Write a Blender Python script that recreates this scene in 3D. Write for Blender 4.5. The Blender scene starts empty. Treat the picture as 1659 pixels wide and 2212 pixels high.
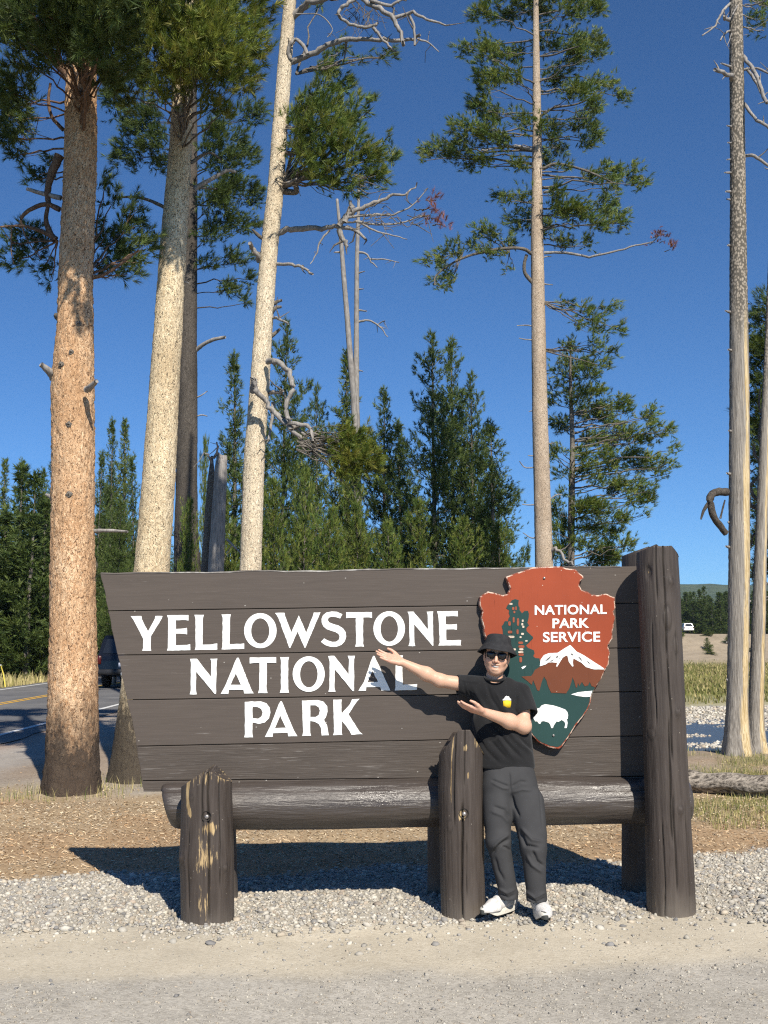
import bpy, math, random
import numpy as np
from mathutils import Vector, Matrix
rng = np.random.default_rng(7)
SC = bpy.context.scene
COL = SC.collection
# ------------------------------------------------------------------ camera, sky, sun, exposure
CAM = np.array((0.0, 0.0, 1.62)); FD = 2400.0; CU, CV = 829.5, 1106.0
PITCH = math.atan(309 / 2400); ROLL = 0.0125
_f = np.array((0, math.cos(PITCH), math.sin(PITCH))); _r0 = np.array((1.0, 0, 0)); _u0 = np.cross(_r0, _f)
_r = math.cos(ROLL) * _r0 - math.sin(ROLL) * _u0
_u = math.sin(ROLL) * _r0 + math.cos(ROLL) * _u0
cam = bpy.data.cameras.new('camera'); camo = bpy.data.objects.new('camera', cam); COL.objects.link(camo)
cam.sensor_fit = 'VERTICAL'; cam.sensor_height = 24; cam.lens = FD / 2212 * 24
cam.clip_start = 0.1; cam.clip_end = 12000
camo.matrix_world = Matrix(((_r[0], _u[0], -_f[0], CAM[0]), (_r[1], _u[1], -_f[1], CAM[1]), (_r[2], _u[2], -_f[2], CAM[2]), (0, 0, 0, 1)))
SC.camera = camo
SUNV = np.array((0.36, -1.0, 0.97)); SUNV /= np.linalg.norm(SUNV)      # towards the sun
ELEV = math.asin(SUNV[2])
world = bpy.data.worlds.new('World'); SC.world = world; world.use_nodes = True
wn = world.node_tree.nodes; bg = wn['Background']; sky = wn.new('ShaderNodeTexSky')
sky.sky_type = 'NISHITA'; sky.sun_disc = False; sky.sun_elevation = ELEV
sky.sun_rotation = math.atan2(SUNV[0], SUNV[1]); sky.altitude = 2400; sky.air_density = 1.0; sky.dust_density = 0.0; sky.ozone_density = 4.0
bg.inputs['Strength'].default_value = 0.056
tint = wn.new('ShaderNodeMix'); tint.data_type = 'RGBA'; tint.blend_type = 'MULTIPLY'; tint.inputs[0].default_value = 1; tint.inputs[7].default_value = (.74, 1.21, 1.60, 1)   # deep mountain blue
world.node_tree.links.new(sky.outputs[0], tint.inputs[6]); world.node_tree.links.new(tint.outputs[2], bg.inputs['Color'])
sl = bpy.data.lights.new('sun', 'SUN'); sl.energy = 5.0; sl.angle = math.radians(0.53); sl.color = (1.0, 0.93, 0.81)
slo = bpy.data.objects.new('sun', sl); COL.objects.link(slo); slo.location = (5, -10, 20)
slo.rotation_euler = Vector(-SUNV).to_track_quat('-Z', 'Y').to_euler()
SC.view_settings.view_transform = 'Standard'; SC.view_settings.look = 'None'
SC.view_settings.gamma = 1; SC.view_settings.exposure = 0.45; SC.view_settings.use_curve_mapping = False
SC.render.engine = 'CYCLES'
SC.cycles.max_bounces = 5; SC.cycles.diffuse_bounces = 1; SC.cycles.transparent_max_bounces = 4
SC.cycles.volume_bounces = 0; SC.cycles.use_denoising = False; SC.cycles.filter_width = 1.2

# ------------------------------------------------------------------ helpers
def ray(u, v):                        # photo position (1659 x 2212 grid) -> direction with unit depth
    d = FD * _f + (u - CU) * _r - (v - CV) * _u
    return d / d[1]
def P(u, v, Y):                       # the point at distance Y in front of the camera
    return CAM + ray(u, v) * Y
def Sx(x, y): return (x / 1.85172, y / 1.85172)
def sstep(a, b, x):
    t = np.clip((np.asarray(x, float) - a) / (b - a), 0, 1); return t * t * (3 - 2 * t)
def hnoise(x, y, s=1.0, seed=0):       # cheap smooth value noise
    x = np.asarray(x, float) * s + 13.7 * seed; y = np.asarray(y, float) * s + 7.3 * seed
    xi = np.floor(x); yi = np.floor(y); fx = x - xi; fy = y - yi
    fx = fx * fx * (3 - 2 * fx); fy = fy * fy * (3 - 2 * fy)
    def h(a, b): 
        q = np.sin(a * 127.1 + b * 311.7 + seed * 17.3) * 43758.5453; return q - np.floor(q)
    return (h(xi, yi) * (1 - fx) + h(xi + 1, yi) * fx) * (1 - fy) + (h(xi, yi + 1) * (1 - fx) + h(xi + 1, yi + 1) * fx) * fy
def fbm(x, y, s=1.0, o=4, seed=0):
    a = 0; w = .5
    for i in range(o): a = a + w * (hnoise(x, y, s * 2 ** i, seed + i) * 2 - 1); w *= .5
    return a

def setp(o, label=None, cat=None, group=None, kind=None):
    if label: o['label'] = label
    if cat: o['category'] = cat
    if group: o['group'] = group
    if kind: o['kind'] = kind
    return o
def empty(name, loc, label=None, cat=None, group=None):
    o = bpy.data.objects.new(name, None); COL.objects.link(o); o.location = tuple(loc); o.empty_display_size = .2
    return setp(o, label, cat, group)
def rootloc(o):
    while o.parent: o = o.parent
    return np.array(o.location)
def mesh_np(name, V, tris=None, quads=None, faces=None, smooth=False):
    me = bpy.data.meshes.new(name); V = np.asarray(V, np.float32)
    if faces is not None:
        me.from_pydata([tuple(map(float, p)) for p in V], [], [tuple(map(int, f)) for f in faces])
    else:
        n3 = 0 if tris is None else len(tris); n4 = 0 if quads is None else len(quads)
        me.vertices.add(len(V)); me.vertices.foreach_set('co', V.ravel())
        li = []; 
        if n3: li.append(np.asarray(tris, np.int32).ravel())
        if n4: li.append(np.asarray(quads, np.int32).ravel())
        li = np.concatenate(li); me.loops.add(len(li)); me.loops.foreach_set('vertex_index', li)
        st = np.concatenate([np.arange(n3) * 3, n3 * 3 + np.arange(n4) * 4]).astype(np.int32)
        me.polygons.add(n3 + n4); me.polygons.foreach_set('loop_start', st)
        me.update(calc_edges=True)
    if smooth: me.polygons.foreach_set('use_smooth', np.ones(len(me.polygons), bool))
    me.update(); return me
def mk(name, V, mat, parent=None, tris=None, quads=None, faces=None, smooth=False, **kw):
    """one mesh object from world-space vertices; a part keeps the origin of its thing"""
    V = np.asarray(V, float)
    off = rootloc(parent) if parent is not None else np.zeros(3)
    me = mesh_np(name, V - off, tris, quads, faces, smooth)
    if mat: me.materials.append(mat)
    o = bpy.data.objects.new(name, me); COL.objects.link(o)
    if parent is not None: o.parent = parent
    return setp(o, **kw)
def vattr(o, name, vals):
    me = o.data if hasattr(o, 'data') else o
    vals = np.asarray(vals, np.float32)
    if vals.ndim == 1:
        a = me.attributes.new(name, 'FLOAT', 'POINT'); a.data.foreach_set('value', vals)
    else:
        a = me.attributes.new(name, 'FLOAT_COLOR', 'POINT')
        if vals.shape[1] == 3: vals = np.hstack([vals, np.ones((len(vals), 1), np.float32)])
        a.data.foreach_set('color', vals.ravel())
def cat_geo(L):                        # [(V, tris, quads)] -> one
    V = []; T = []; Q = []; n = 0
    for v, t, q in L:
        V.append(v)
        if t is not None and len(t): T.append(np.asarray(t) + n)
        if q is not None and len(q): Q.append(np.asarray(q) + n)
        n += len(v)
    return np.vstack(V), (np.vstack(T) if T else None), (np.vstack(Q) if Q else None)
def box(c, s, R=None):
    V = np.array([(x, y, z) for x in (-1, 1) for y in (-1, 1) for z in (-1, 1)], float) * np.array(s) / 2
    if R is not None: V = V @ np.asarray(R).T
    return V + np.array(c), None, np.array([(0, 1, 3, 2), (4, 6, 7, 5), (0, 4, 5, 1), (2, 3, 7, 6), (0, 2, 6, 4), (1, 5, 7, 3)])
def rbox(c, s, b=.01, R=None):          # box with all edges chamfered
    s = np.array(s, float) / 2; V = []; 
    for x in (-1, 1):
        for y in (-1, 1):
            for z in (-1, 1):
                V += [(x * s[0], y * (s[1] - b), z * (s[2] - b)), (x * (s[0] - b), y * s[1], z * (s[2] - b)), (x * (s[0] - b), y * (s[1] - b), z * s[2])]
    V = np.array(V); idx = lambda x, y, z, a: ((x * 2 + y) * 2 + z) * 3 + a
    Q = []; T = []
    for a in range(3):
        o1, o2 = [i for i in range(3) if i != a]
        for sgn in (0, 1):
            q = []
            for (p, r) in ((0, 0), (0, 1), (1, 1), (1, 0)):
                k = [0, 0, 0]; k[a] = sgn; k[o1] = p; k[o2] = r; q.append(idx(*k, a))
            Q.append(q)
    for a, bb in ((0, 1), (0, 2), (1, 2)):
        c3 = 3 - a - bb
        for p in (0, 1):
            for r in (0, 1):
                k0 = [0, 0, 0]; k1 = [0, 0, 0]; k0[a] = k1[a] = p; k0[bb] = k1[bb] = r; k0[c3] = 0; k1[c3] = 1
                Q.append([idx(*k0, a), idx(*k1, a), idx(*k1, bb), idx(*k0, bb)])
    for x in (0, 1):
        for y in (0, 1):
            for z in (0, 1): T.append([idx(x, y, z, 0), idx(x, y, z, 1), idx(x, y, z, 2)])
    cen = V.mean(0)
    def fix(F):
        out = []
        for f in F:
            p = V[f]; n = np.cross(p[1] - p[0], p[2] - p[0])
            out.append(f if n @ (p.mean(0) - cen) > 0 else f[::-1])
        return np.array(out)
    Q = fix(Q); T = fix(T)
    if R is not None: V = V @ np.asarray(R).T
    return V + np.array(c), T, Q
def tube(path, rad, sides=8, cap=True, jitter=0, ph=0.0):
    path = np.asarray(path, float); n = len(path); rad = np.broadcast_to(np.asarray(rad, float), (n,))
    t = np.gradient(path, axis=0); t /= np.linalg.norm(t, axis=1)[:, None] + 1e-9
    ref = np.array((0, 0, 1.0)) if abs(t[:, 2].mean()) < .8 else np.array((1.0, 0, 0))
    a = np.cross(t, ref); a /= np.linalg.norm(a, axis=1)[:, None] + 1e-9; b = np.cross(t, a)
    ang = np.arange(sides) * 2 * np.pi / sides + ph
    R = rad[:, None] * (1 + jitter * (rng.random((n, sides)) - .5) * 2)
    V = path[:, None] + R[..., None] * (np.cos(ang)[None, :, None] * a[:, None] + np.sin(ang)[None, :, None] * b[:, None])
    V = V.reshape(-1, 3); i = np.arange(n - 1)[:, None] * sides; j = np.arange(sides)[None]; k = (j + 1) % sides
    Q = np.stack([i + j, i + k, i + sides + k, i + sides + j], -1).reshape(-1, 4)[:, ::-1]
    T = None
    if cap:
        V = np.vstack([V, path[0], path[-1]]); m = n * sides
        T = np.array([(m, x, (x + 1) % sides) for x in range(sides)] + [(m + 1, (n - 1) * sides + (x + 1) % sides, (n - 1) * sides + x) for x in range(sides)])[:, ::-1]
    return V, T, Q
def smooth_path(pts, n=None, w=None):
    """Catmull-Rom through pts (k,3+); resampled to n points"""
    p = np.asarray(pts, float); k = len(p); n = n or (k - 1) * 4 + 1
    if k < 3:
        t = np.linspace(0, 1, n)[:, None]; return p[0] * (1 - t) + p[-1] * t
    q = np.vstack([2 * p[0] - p[1], p, 2 * p[-1] - p[-2]])
    s = np.linspace(0, k - 1 - 1e-6, n); i = s.astype(int); f = (s - i)[:, None]
    p0, p1, p2, p3 = q[i], q[i + 1], q[i + 2], q[i + 3]
    return .5 * (2 * p1 + (p2 - p0) * f + (2 * p0 - 5 * p1 + 4 * p2 - p3) * f ** 2 + (3 * p1 - p0 - 3 * p2 + p3) * f ** 3)
def lathe(prof, n=32, c=(0, 0, 0), R=None):
    prof = np.asarray(prof, float); a = np.arange(n) * 2 * np.pi / n
    V = np.stack([prof[:, None, 0] * np.cos(a), prof[:, None, 0] * np.sin(a), np.repeat(prof[:, 1:2], n, 1)], -1).reshape(-1, 3)
    i = np.arange(len(prof) - 1)[:, None] * n; j = np.arange(n)[None]; k = (j + 1) % n
    Q = np.stack([i + j, i + k, i + n + k, i + n + j], -1).reshape(-1, 4)
    if R is not None: V = V @ np.asarray(R).T
    return V + np.array(c), None, Q

# ------------------------------------------------------------------ materials
class NT:
    def __init__(s, name):
        s.m = bpy.data.materials.new(name); s.m.use_nodes = True; s.t = s.m.node_tree; s.N = s.t.nodes; s.L = s.t.links
        s.b = s.N['Principled BSDF']; s.out = s.N['Material Output']
        s.tc = None
    def n(s, typ, inp=None, **pr):
        x = s.N.new('ShaderNode' + typ)
        for k, v in pr.items(): setattr(x, k, v)
        for k, v in (inp or {}).items(): s.set(x, k, v)
        return x
    def set(s, x, k, v):
        i = x.inputs[k]
        if hasattr(v, 'is_output') or isinstance(v, bpy.types.NodeSocket): s.L.new(v, i)
        else: i.default_value = v
    def co(s, kind='Object', scale=(1, 1, 1), rot=(0, 0, 0)):
        if s.tc is None: s.tc = s.n('TexCoord')
        mp = s.n('Mapping', {'Vector': s.tc.outputs[kind], 'Scale': scale, 'Rotation': rot}); return mp.outputs[0]
    def noise(s, vec, scale=5, detail=4, rough=.55, dist=0):
        return s.n('TexNoise', {'Vector': vec, 'Scale': scale, 'Detail': detail, 'Roughness': rough, 'Distortion': dist}).outputs['Fac']
    def vor(s, vec, scale=5, feature='F1', out='Distance', rnd=1.0):
        return s.n('TexVoronoi', {'Vector': vec, 'Scale': scale, 'Randomness': rnd}, feature=feature).outputs[out]
    def ramp(s, fac, stops, interp='LINEAR'):
        x = s.n('ValToRGB', {'Fac': fac}); e = x.color_ramp; e.interpolation = interp
        while len(e.elements) > len(stops): e.elements.remove(e.elements[-1])
        while len(e.elements) < len(stops): e.elements.new(0.5)
        for q, (p, c) in zip(e.elements, stops):
            q.position = p; q.color = tuple(c) + ((1,) if len(c) == 3 else ()) if hasattr(c, '__len__') else (c, c, c, 1)
        return x.outputs['Color']
    def mix(s, fac, a, b, blend='MIX'):
        x = s.n('Mix', data_type='RGBA', blend_type=blend); s.set(x, 0, fac)
        for i, v in ((6, a), (7, b)):
            if hasattr(v, '__len__') and not isinstance(v, bpy.types.NodeSocket): v = tuple(v) + ((1,) if len(v) == 3 else ())
            s.set(x, i, v)
        return x.outputs[2]
    def math(s, op, a, b=0.0, c=0.0):
        x = s.n('Math', operation=op); s.set(x, 0, a); s.set(x, 1, b)
        if op in ('MULTIPLY_ADD',): s.set(x, 2, c)
        return x.outputs[0]
    def mr(s, v, a, b, c=0.0, d=1.0):
        return s.n('MapRange', {'Value': v, 'From Min': a, 'From Max': b, 'To Min': c, 'To Max': d}).outputs[0]
    def attr(s, name, out='Fac'): return s.n('Attribute', attribute_name=name).outputs[out]
    def sep(s, vec): return s.n('SeparateXYZ', {0: vec}).outputs
    def bump(s, h, strength=.5, dist=.01, normal=None):
        i = {'Height': h, 'Strength': strength, 'Distance': dist}
        if normal is not None: i['Normal'] = normal
        return s.n('Bump', i).outputs[0]
    def done(s, color=None, rough=.8, spec=.3, normal=None, metal=0.0, sub=None):
        if color is not None:
            if hasattr(color, '__len__') and not isinstance(color, bpy.types.NodeSocket): color = tuple(color) + ((1,) if len(color) == 3 else ())
            s.set(s.b, 'Base Color', color)
        s.set(s.b, 'Roughness', rough); s.set(s.b, 'Specular IOR Level', spec); s.set(s.b, 'Metallic', metal)
        if normal is not None: s.set(s.b, 'Normal', normal)
        return s.m
def flat(name, c, rough=.7, spec=.3, nz=.12, scale=30, bump=0.0, metal=0.0):
    t = NT(name); f = t.noise(t.co(), scale, 4)
    col = t.mix(t.mr(f, .3, .7), [x * (1 - nz) for x in c], [min(1, x * (1 + nz)) for x in c])
    return t.done(col, rough, spec, t.bump(f, bump, .01) if bump else None, metal)
# ------------------------------------------------------------------ ground
def zones(x, y):
    x = np.asarray(x, float); y = np.asarray(y, float)
    n1 = fbm(x, y, 1.1, 4, 3); n2 = fbm(x, y, 3.5, 3, 9)
    j = .30 * n1 + .12 * n2
    sand = sstep(5.75, 6.0, y + j * .7 - .03 * x) * (1 - sstep(6.75, 7.1, y + j * 1.2 - .02 * x))
    grav = sstep(6.5, 6.8, y + j * 1.3 - .05 * np.abs(x - .3)) * (1 - sstep(8.05, 8.6, y + j * 1.6 - .18 * np.maximum(x, -1)))
    mulch = sstep(7.95, 8.5, y + j * 1.6 - .18 * np.maximum(x, -1)) * (1 - sstep(11.0, 14.5, y + 2.2 * n1 - .2 * np.maximum(x, 0)))
    return sand, grav, mulch, n1, n2
def valley(x, y):
    xb = .205 * y
    return sstep(xb - .4, xb + .5 + .025 * y, x) * sstep(16.3, 17.2, y + .4 * hnoise(x, y, .6, 5))
RX0, RX1, RXM = -6.9, -13.3, -10.35
def H(x, y, micro=True):
    x = np.asarray(x, float); y = np.asarray(y, float)
    yy = np.minimum(y, 130) + .1 * np.maximum(y - 130, 0)
    h = .017 * np.maximum(yy - 4.5, 0)
    h = np.where(y > 400, h + 0 * y, h)
    near = (1 - sstep(11, 16, y)) * sstep(-6.2, -4.6, x)
    if micro:
        sand, grav, mulch, n1, n2 = zones(x, y)
        h = h + near * (grav * (.022 + .02 * n1 + .014 * n2) + mulch * (.03 * n1 + .008 * n2) + .003 * n2 + sand * .006 * n1)
        h = h + sstep(-6.6, -5.5, x) * sstep(12, 15, y) * (.08 * fbm(x, y, .35, 3, 2)) * (1 - sstep(30, 60, y))
    vm = valley(x, y)
    prof = np.interp(y, [16, 17.5, 19, 21, 24, 68, 74, 84, 190, 206, 216, 400, 900, 9000], [.2, -.3, -1.2, -2.2, -2.9, -2.9, -2.35, -2.1, -.55, 2.6, 4.5, 5.0, 6, 6])
    prof = prof + sstep(70, 90, y) * (1 - sstep(300, 500, y)) * .5 * fbm(x, y, .06, 3, 4) + sstep(186, 200, y) * (1 - sstep(215, 230, y)) * 1.6 * fbm(x, y, .09, 3, 6)
    return h * (1 - vm) + prof * vm

def geo_grid():
    fine = np.arange(-4.8, 5.2, .088)
    a = [5.2]; 
    while a[-1] < 2600: a.append(a[-1] + max(.25, (a[-1] - 4) * .07))
    b = [-4.8]
    while b[-1] > -2600: b.append(b[-1] - max(.25, (-b[-1] - 3.5) * .07))
    xs = np.array(b[:0:-1] + list(fine) + a)
    ys = list(np.arange(-6, 2.4, .6)) + list(np.arange(2.5, 13, .088))
    while ys[-1] < 5000: ys.append(ys[-1] + max(.12, (ys[-1] - 11) * .028))
    return xs, np.array(ys)
xs, ys = geo_grid()
GX, GY = np.meshgrid(xs, ys)
gx, gy = GX.ravel(), GY.ravel()
gz = H(gx, gy)
nx, ny = len(xs), len(ys)
i = np.arange(ny - 1)[:, None] * nx + np.arange(nx - 1)[None]
Q = np.stack([i, i + 1, i + nx + 1, i + nx], -1).reshape(-1, 4)
# base colours by ground kind: (dark, light)
CA = np.tile(np.array((.27, .248, .21)), (len(gx), 1)); CB = np.tile(np.array((.50, .465, .40)), (len(gx), 1))   # compacted fine gravel
def paint(w, a, b):
    global CA, CB
    w = np.clip(w, 0, 1)[:, None]; CA = CA * (1 - w) + np.array(a) * w; CB = CB * (1 - w) + np.array(b) * w
sand, grav, mulch, n1, n2 = zones(gx, gy)
dirt = sstep(12, 15, gy + n1) 
paint(dirt, (.20, .15, .11), (.36, .29, .22))
paint(mulch, (.24, .165, .095), (.46, .355, .225))
mred = mulch * sstep(-.1, .35, fbm(gx, gy, .9, 3, 21) + .5 * np.exp(-((gy - 8.9) / .8) ** 2))
paint(mred * .35, (.24, .13, .065), (.44, .28, .15))
paint(sand * .9, (.44, .385, .29), (.57, .51, .40))
paint(grav * .8, (.30, .27, .22), (.50, .46, .38))
shoulder = (1 - sstep(-5.2, -4.4, gx + .3 * n1)) * sstep(9, 12, gy)
paint(shoulder, (.24, .215, .19), (.40, .36, .31))
rl = (1 - sstep(-6.4, -5.8, gx + .35 * n1)) * shoulder
paint(rl * .6, (.22, .13, .09), (.36, .25, .19))
verge = 1 - sstep(-14.1, -13.6, gx + .3 * n1)
paint(verge, (.12, .10, .035), (.36, .31, .14))
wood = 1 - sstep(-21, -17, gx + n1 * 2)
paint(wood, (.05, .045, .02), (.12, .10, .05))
grs = sstep(.05, .35, fbm(gx, gy, .55, 3, 31)) * sstep(9.8, 11.5, gy) * (1 - sstep(40, 60, gy)) * sstep(1.5, 3.5, gx)
paint(grs * .55, (.10, .10, .03), (.28, .27, .10))
fl = sstep(16, 22, gy) * sstep(-5, -3, gx)
paint(fl * .8 * (1 - valley(gx, gy)), (.09, .07, .04), (.22, .17, .11))
vm = valley(gx, gy)
paint(vm * sstep(16.5, 18, gy), (.17, .14, .11), (.36, .31, .25))
paint(vm * sstep(66, 69, gy), (.30, .27, .22), (.48, .44, .37))
paint(vm * sstep(73, 79, gy + 3 * fbm(gx, gy, .2, 3, 8)), (.26, .24, .15), (.42, .38, .24))
paint(vm * sstep(80, 88, gy + 5 * fbm(gx, gy, .12, 3, 8)), (.13, .14, .035), (.27, .26, .085))
paint(vm * sstep(100, 150, gy) * sstep(0, .3, fbm(gx, gy, .05, 3, 14)), (.28, .19, .08), (.36, .28, .12))
paint(vm * sstep(184, 192, gy), (.22, .175, .12), (.41, .34, .25))
paint(vm * sstep(214, 222, gy), (.10, .09, .04), (.20, .18, .08))
paint(sstep(400, 700, gy), (.03, .045, .02), (.06, .08, .035))
t = NT('ground_mix')
v = t.co(); g1 = t.vor(v, 75, 'F1', 'Color'); g2 = t.vor(v, 34, 'F1', 'Color'); s1 = t.sep(g1)[0]; s2 = t.sep(g2)[1]
nn = t.noise(v, 160, 3, .7); nb = t.noise(v, 2.2, 5, .6)
f = t.math('ADD', t.math('MULTIPLY', s1, .5), t.math('MULTIPLY', s2, .25)); f = t.math('ADD', f, t.math('MULTIPLY', nn, .6)); f = t.math('ADD', f, t.math('MULTIPLY', nb, .7))
f = t.mr(f, .55, 1.5)
colr = t.mix(f, t.attr('ca', 'Color'), t.attr('cb', 'Color'))
far = t.noise(v, .35, 6, .7)
colr = t.mix(1.0, colr, t.ramp(far, [(.3, (.8, .8, .8)), (.7, (1.15, 1.15, 1.15))]), 'MULTIPLY')
vd = t.vor(v, 75, 'F1', 'Distance')
nrm = t.bump(t.math('SUBTRACT', t.math('MULTIPLY', nn, .8), t.math('MULTIPLY', vd, .6)), .45, .008)
t.done(colr, .92, .15, nrm)
M_GROUND = t.m
ground = mk('ground', np.stack([gx, gy, gz], 1), M_GROUND, quads=Q, smooth=True, kind='structure')
vattr(ground, 'ca', CA); vattr(ground, 'cb', CB)

# ------------------------------------------------------------------ road and its painted lines
t = NT('asphalt'); v = t.co(); a1 = t.noise(v, 180, 3, .7); a2 = t.noise(v, .8, 5)
t.done(t.mix(t.mr(t.math('ADD', a1, a2), .7, 1.3), (.085, .085, .09), (.19, .185, .18)), .85, .25, t.bump(a1, .5, .005))
M_ASPH = t.m
def strip(name, x0, x1, y0, y1, dz, mat, wob=0.0, **kw):
    yy = np.concatenate([np.arange(y0, min(y1, 60), .5), np.geomspace(60, y1, 40)]) if y1 > 60 else np.linspace(y0, y1, max(2, int((y1 - y0) * 2)))
    xa = x0 + wob * fbm(yy, yy * 0, .9, 4, 5); m = 5
    X = xa[:, None] * (1 - np.linspace(0, 1, m)) + x1 * np.linspace(0, 1, m)
    Yg = np.repeat(yy[:, None], m, 1); Z = .017 * np.maximum(np.minimum(Yg, 130) + .1 * np.maximum(Yg - 130, 0) - 4.5, 0) + dz
    q = np.arange(len(yy) - 1)[:, None] * m + np.arange(m - 1)[None]
    return mk(name, np.stack([X, Yg, Z], -1).reshape(-1, 3), mat, quads=np.stack([q, q + m, q + m + 1, q + 1], -1).reshape(-1, 4), **kw)
strip('road', RX0 + .55, RX1 - .5, 6, 420, .012, M_ASPH, .18, kind='structure')
M_WLINE = flat('road_paint_white', (.62, .62, .60), .7, .3, .2, 12); M_YLINE = flat('road_paint_yellow', (.62, .36, .05), .7, .3, .2, 12)
strip('edge_line_near', RX0 - .12, RX0 + .02, 6, 420, .017, M_WLINE, kind='structure')
strip('edge_line_far', RX1 - .06, RX1 + .08, 6, 420, .017, M_WLINE, kind='structure')
strip('centre_line', RXM - .17, RXM - .06, 6, 420, .017, M_YLINE, kind='structure')
strip('centre_line', RXM + .06, RXM + .17, 6, 420, .017, M_YLINE, kind='structure')

# ------------------------------------------------------------------ river
t = NT('river_water'); v = t.co(scale=(1, .35, 1)); w1 = t.noise(v, .9, 5, .6); w2 = t.noise(v, 5, 4, .6)
t.done((.05, .055, .052), .3, .28, t.bump(t.math('ADD', w1, t.math('MULTIPLY', w2, .35)), .7, .25))
river = mk('river', [(5, 20, -2.62), (160, 20, -2.62), (160, 90, -2.62), (5, 90, -2.62)], t.m, quads=[(0, 1, 2, 3)], kind='structure')

# ------------------------------------------------------------------ loose stones, chips and grass (uncountable)
ICO_V = []
ph = (1 + 5 ** .5) / 2
for a in (-1, 1):
    for b in (-ph, ph): ICO_V += [(0, a, b), (a, b, 0), (b, 0, a)]
ICO_V = np.array(ICO_V, float); ICO_V /= np.linalg.norm(ICO_V[0])
ICO_F = []
for a in range(12):
    for b in range(a + 1, 12):
        for c in range(b + 1, 12):
            d = [np.linalg.norm(ICO_V[p] - ICO_V[q]) for p, q in ((a, b), (b, c), (a, c))]
            if max(d) < 1.1:
                n = np.cross(ICO_V[b] - ICO_V[a], ICO_V[c] - ICO_V[a]); ICO_F.append((a, b, c) if n @ ICO_V[a] > 0 else (a, c, b))
ICO_F = np.array(ICO_F)
OCT_V = np.array([(1, 0, 0), (-1, 0, 0), (0, 1, 0), (0, -1, 0), (0, 0, 1), (0, 0, -1)], float)
OCT_F = np.array([(0, 2, 4), (2, 1, 4), (1, 3, 4), (3, 0, 4), (2, 0, 5), (1, 2, 5), (3, 1, 5), (0, 3, 5)])
def rotz_many(V, ang):
    c, s = np.cos(ang)[:, None], np.sin(ang)[:, None]
    return np.stack([V[..., 0] * c - V[..., 1] * s, V[..., 0] * s + V[..., 1] * c, V[..., 2]], -1)
def scatter(name, pts, sizes, BV, BF, mat, cols, flatn=.7, jit=.36, **kw):
    n = len(pts); m = len(BV)
    V = BV[None] * (1 + jit * (rng.random((n, m, 1)) * 2 - 1)) * np.stack([.8 + .5 * rng.random(n), .65 + .4 * rng.random(n), flatn * (.6 + .6 * rng.random(n))], -1)[:, None] * sizes[:, None, None]
    tl = (rng.random(n) - .5) * .9; c, s = np.cos(tl)[:, None], np.sin(tl)[:, None]
    V = np.stack([V[..., 0] * c - V[..., 2] * s, V[..., 1], V[..., 0] * s + V[..., 2] * c], -1)
    V = rotz_many(V, rng.random(n) * 6.28) + pts[:, None]
    F = (BF[None] + (np.arange(n) * m)[:, None, None]).reshape(-1, 3)
    o = mk(name, V.reshape(-1, 3), mat, tris=F, **kw); vattr(o, 'tint', np.repeat(cols, m, 0)); return o
t = NT('gravel_stone'); v = t.co(); nn = t.noise(v, 120, 3)
t.done(t.mix(t.mr(nn, .3, .7), t.mix(.75, (.2, .2, .2), t.attr('tint', 'Color')), t.attr('tint', 'Color')), .85, .25); M_STONE = t.m
def stone_cols(n, warm=.5):
    pal = np.array([(.60, .56, .48), (.50, .46, .39), (.36, .34, .31), (.64, .59, .49), (.55, .47, .36), (.26, .25, .24), (.46, .38, .30)])
    return pal[rng.choice(len(pal), n, p=[.26, .22, .14, .16, .12, .05, .05])] * .84 * (.7 + .45 * rng.random((n, 1)))
px = rng.uniform(-3.6, 4.4, 60000); py = rng.uniform(6.1, 9.0, 60000)
sa, gr, mu, _, _ = zones(px, py); keep = rng.random(60000) < (np.clip(gr * 1.1, 0, 1) ** 1.5 * (.7 + .5 * hnoise(px, py, 2.2, 8)) + .10 * sstep(6.1, 6.8, py) * (py < 7.2))
keep &= (np.abs(px) < .37 * py + .3)
px, py = px[keep], py[keep]; px, py = px[:33000], py[:33000]
sz = np.clip(rng.lognormal(math.log(.0082), .48, len(px)), .003, .026)
scatter('coarse_gravel', np.stack([px, py, H(px, py) + sz * .18], 1), sz, ICO_V, ICO_F, M_STONE, stone_cols(len(px)), label='coarse pale grey gravel heaped around the sign posts', cat='gravel', kind='stuff')
px = rng.uniform(-2.8, 2.8, 60000); py = rng.uniform(3.4, 7.4, 60000)
sa, gr, mu, _, _ = zones(px, py); keep = (rng.random(60000) < np.where(sa > .5, .20, .55) * (1 - gr * .8) * (.35 + 1.3 * hnoise(px, py, 1.6, 4))) & (np.abs(px) < .37 * py + .2)
px, py = px[keep], py[keep]; sz = np.clip(rng.lognormal(math.log(.0040), .5, len(px)), .0018, .016)
scatter('fine_gravel', np.stack([px, py, H(px, py) + sz * .1], 1), sz, OCT_V, OCT_F, M_STONE, stone_cols(len(px)) * .85, label='small loose stones strewn over the grey pull-out in front', cat='gravel', kind='stuff')
# river shore pebbles
px = rng.uniform(10, 34, 14000); py = rng.uniform(40, 78, 14000); keep = (px > .21 * py + 1.5) & (px < .37 * py) & ((py > 66) | (hnoise(px, py, .35, 3) > .52))
px, py = px[keep], py[keep]; sz = rng.uniform(.06, .2, len(px))
scatter('river_stones', np.stack([px, py, np.maximum(H(px, py), -2.66) + sz * .1], 1), sz, OCT_V, OCT_F, M_STONE, stone_cols(len(px)) * 1.1, label='pale stones scattered in the shallow river', cat='stones', kind='stuff')
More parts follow.
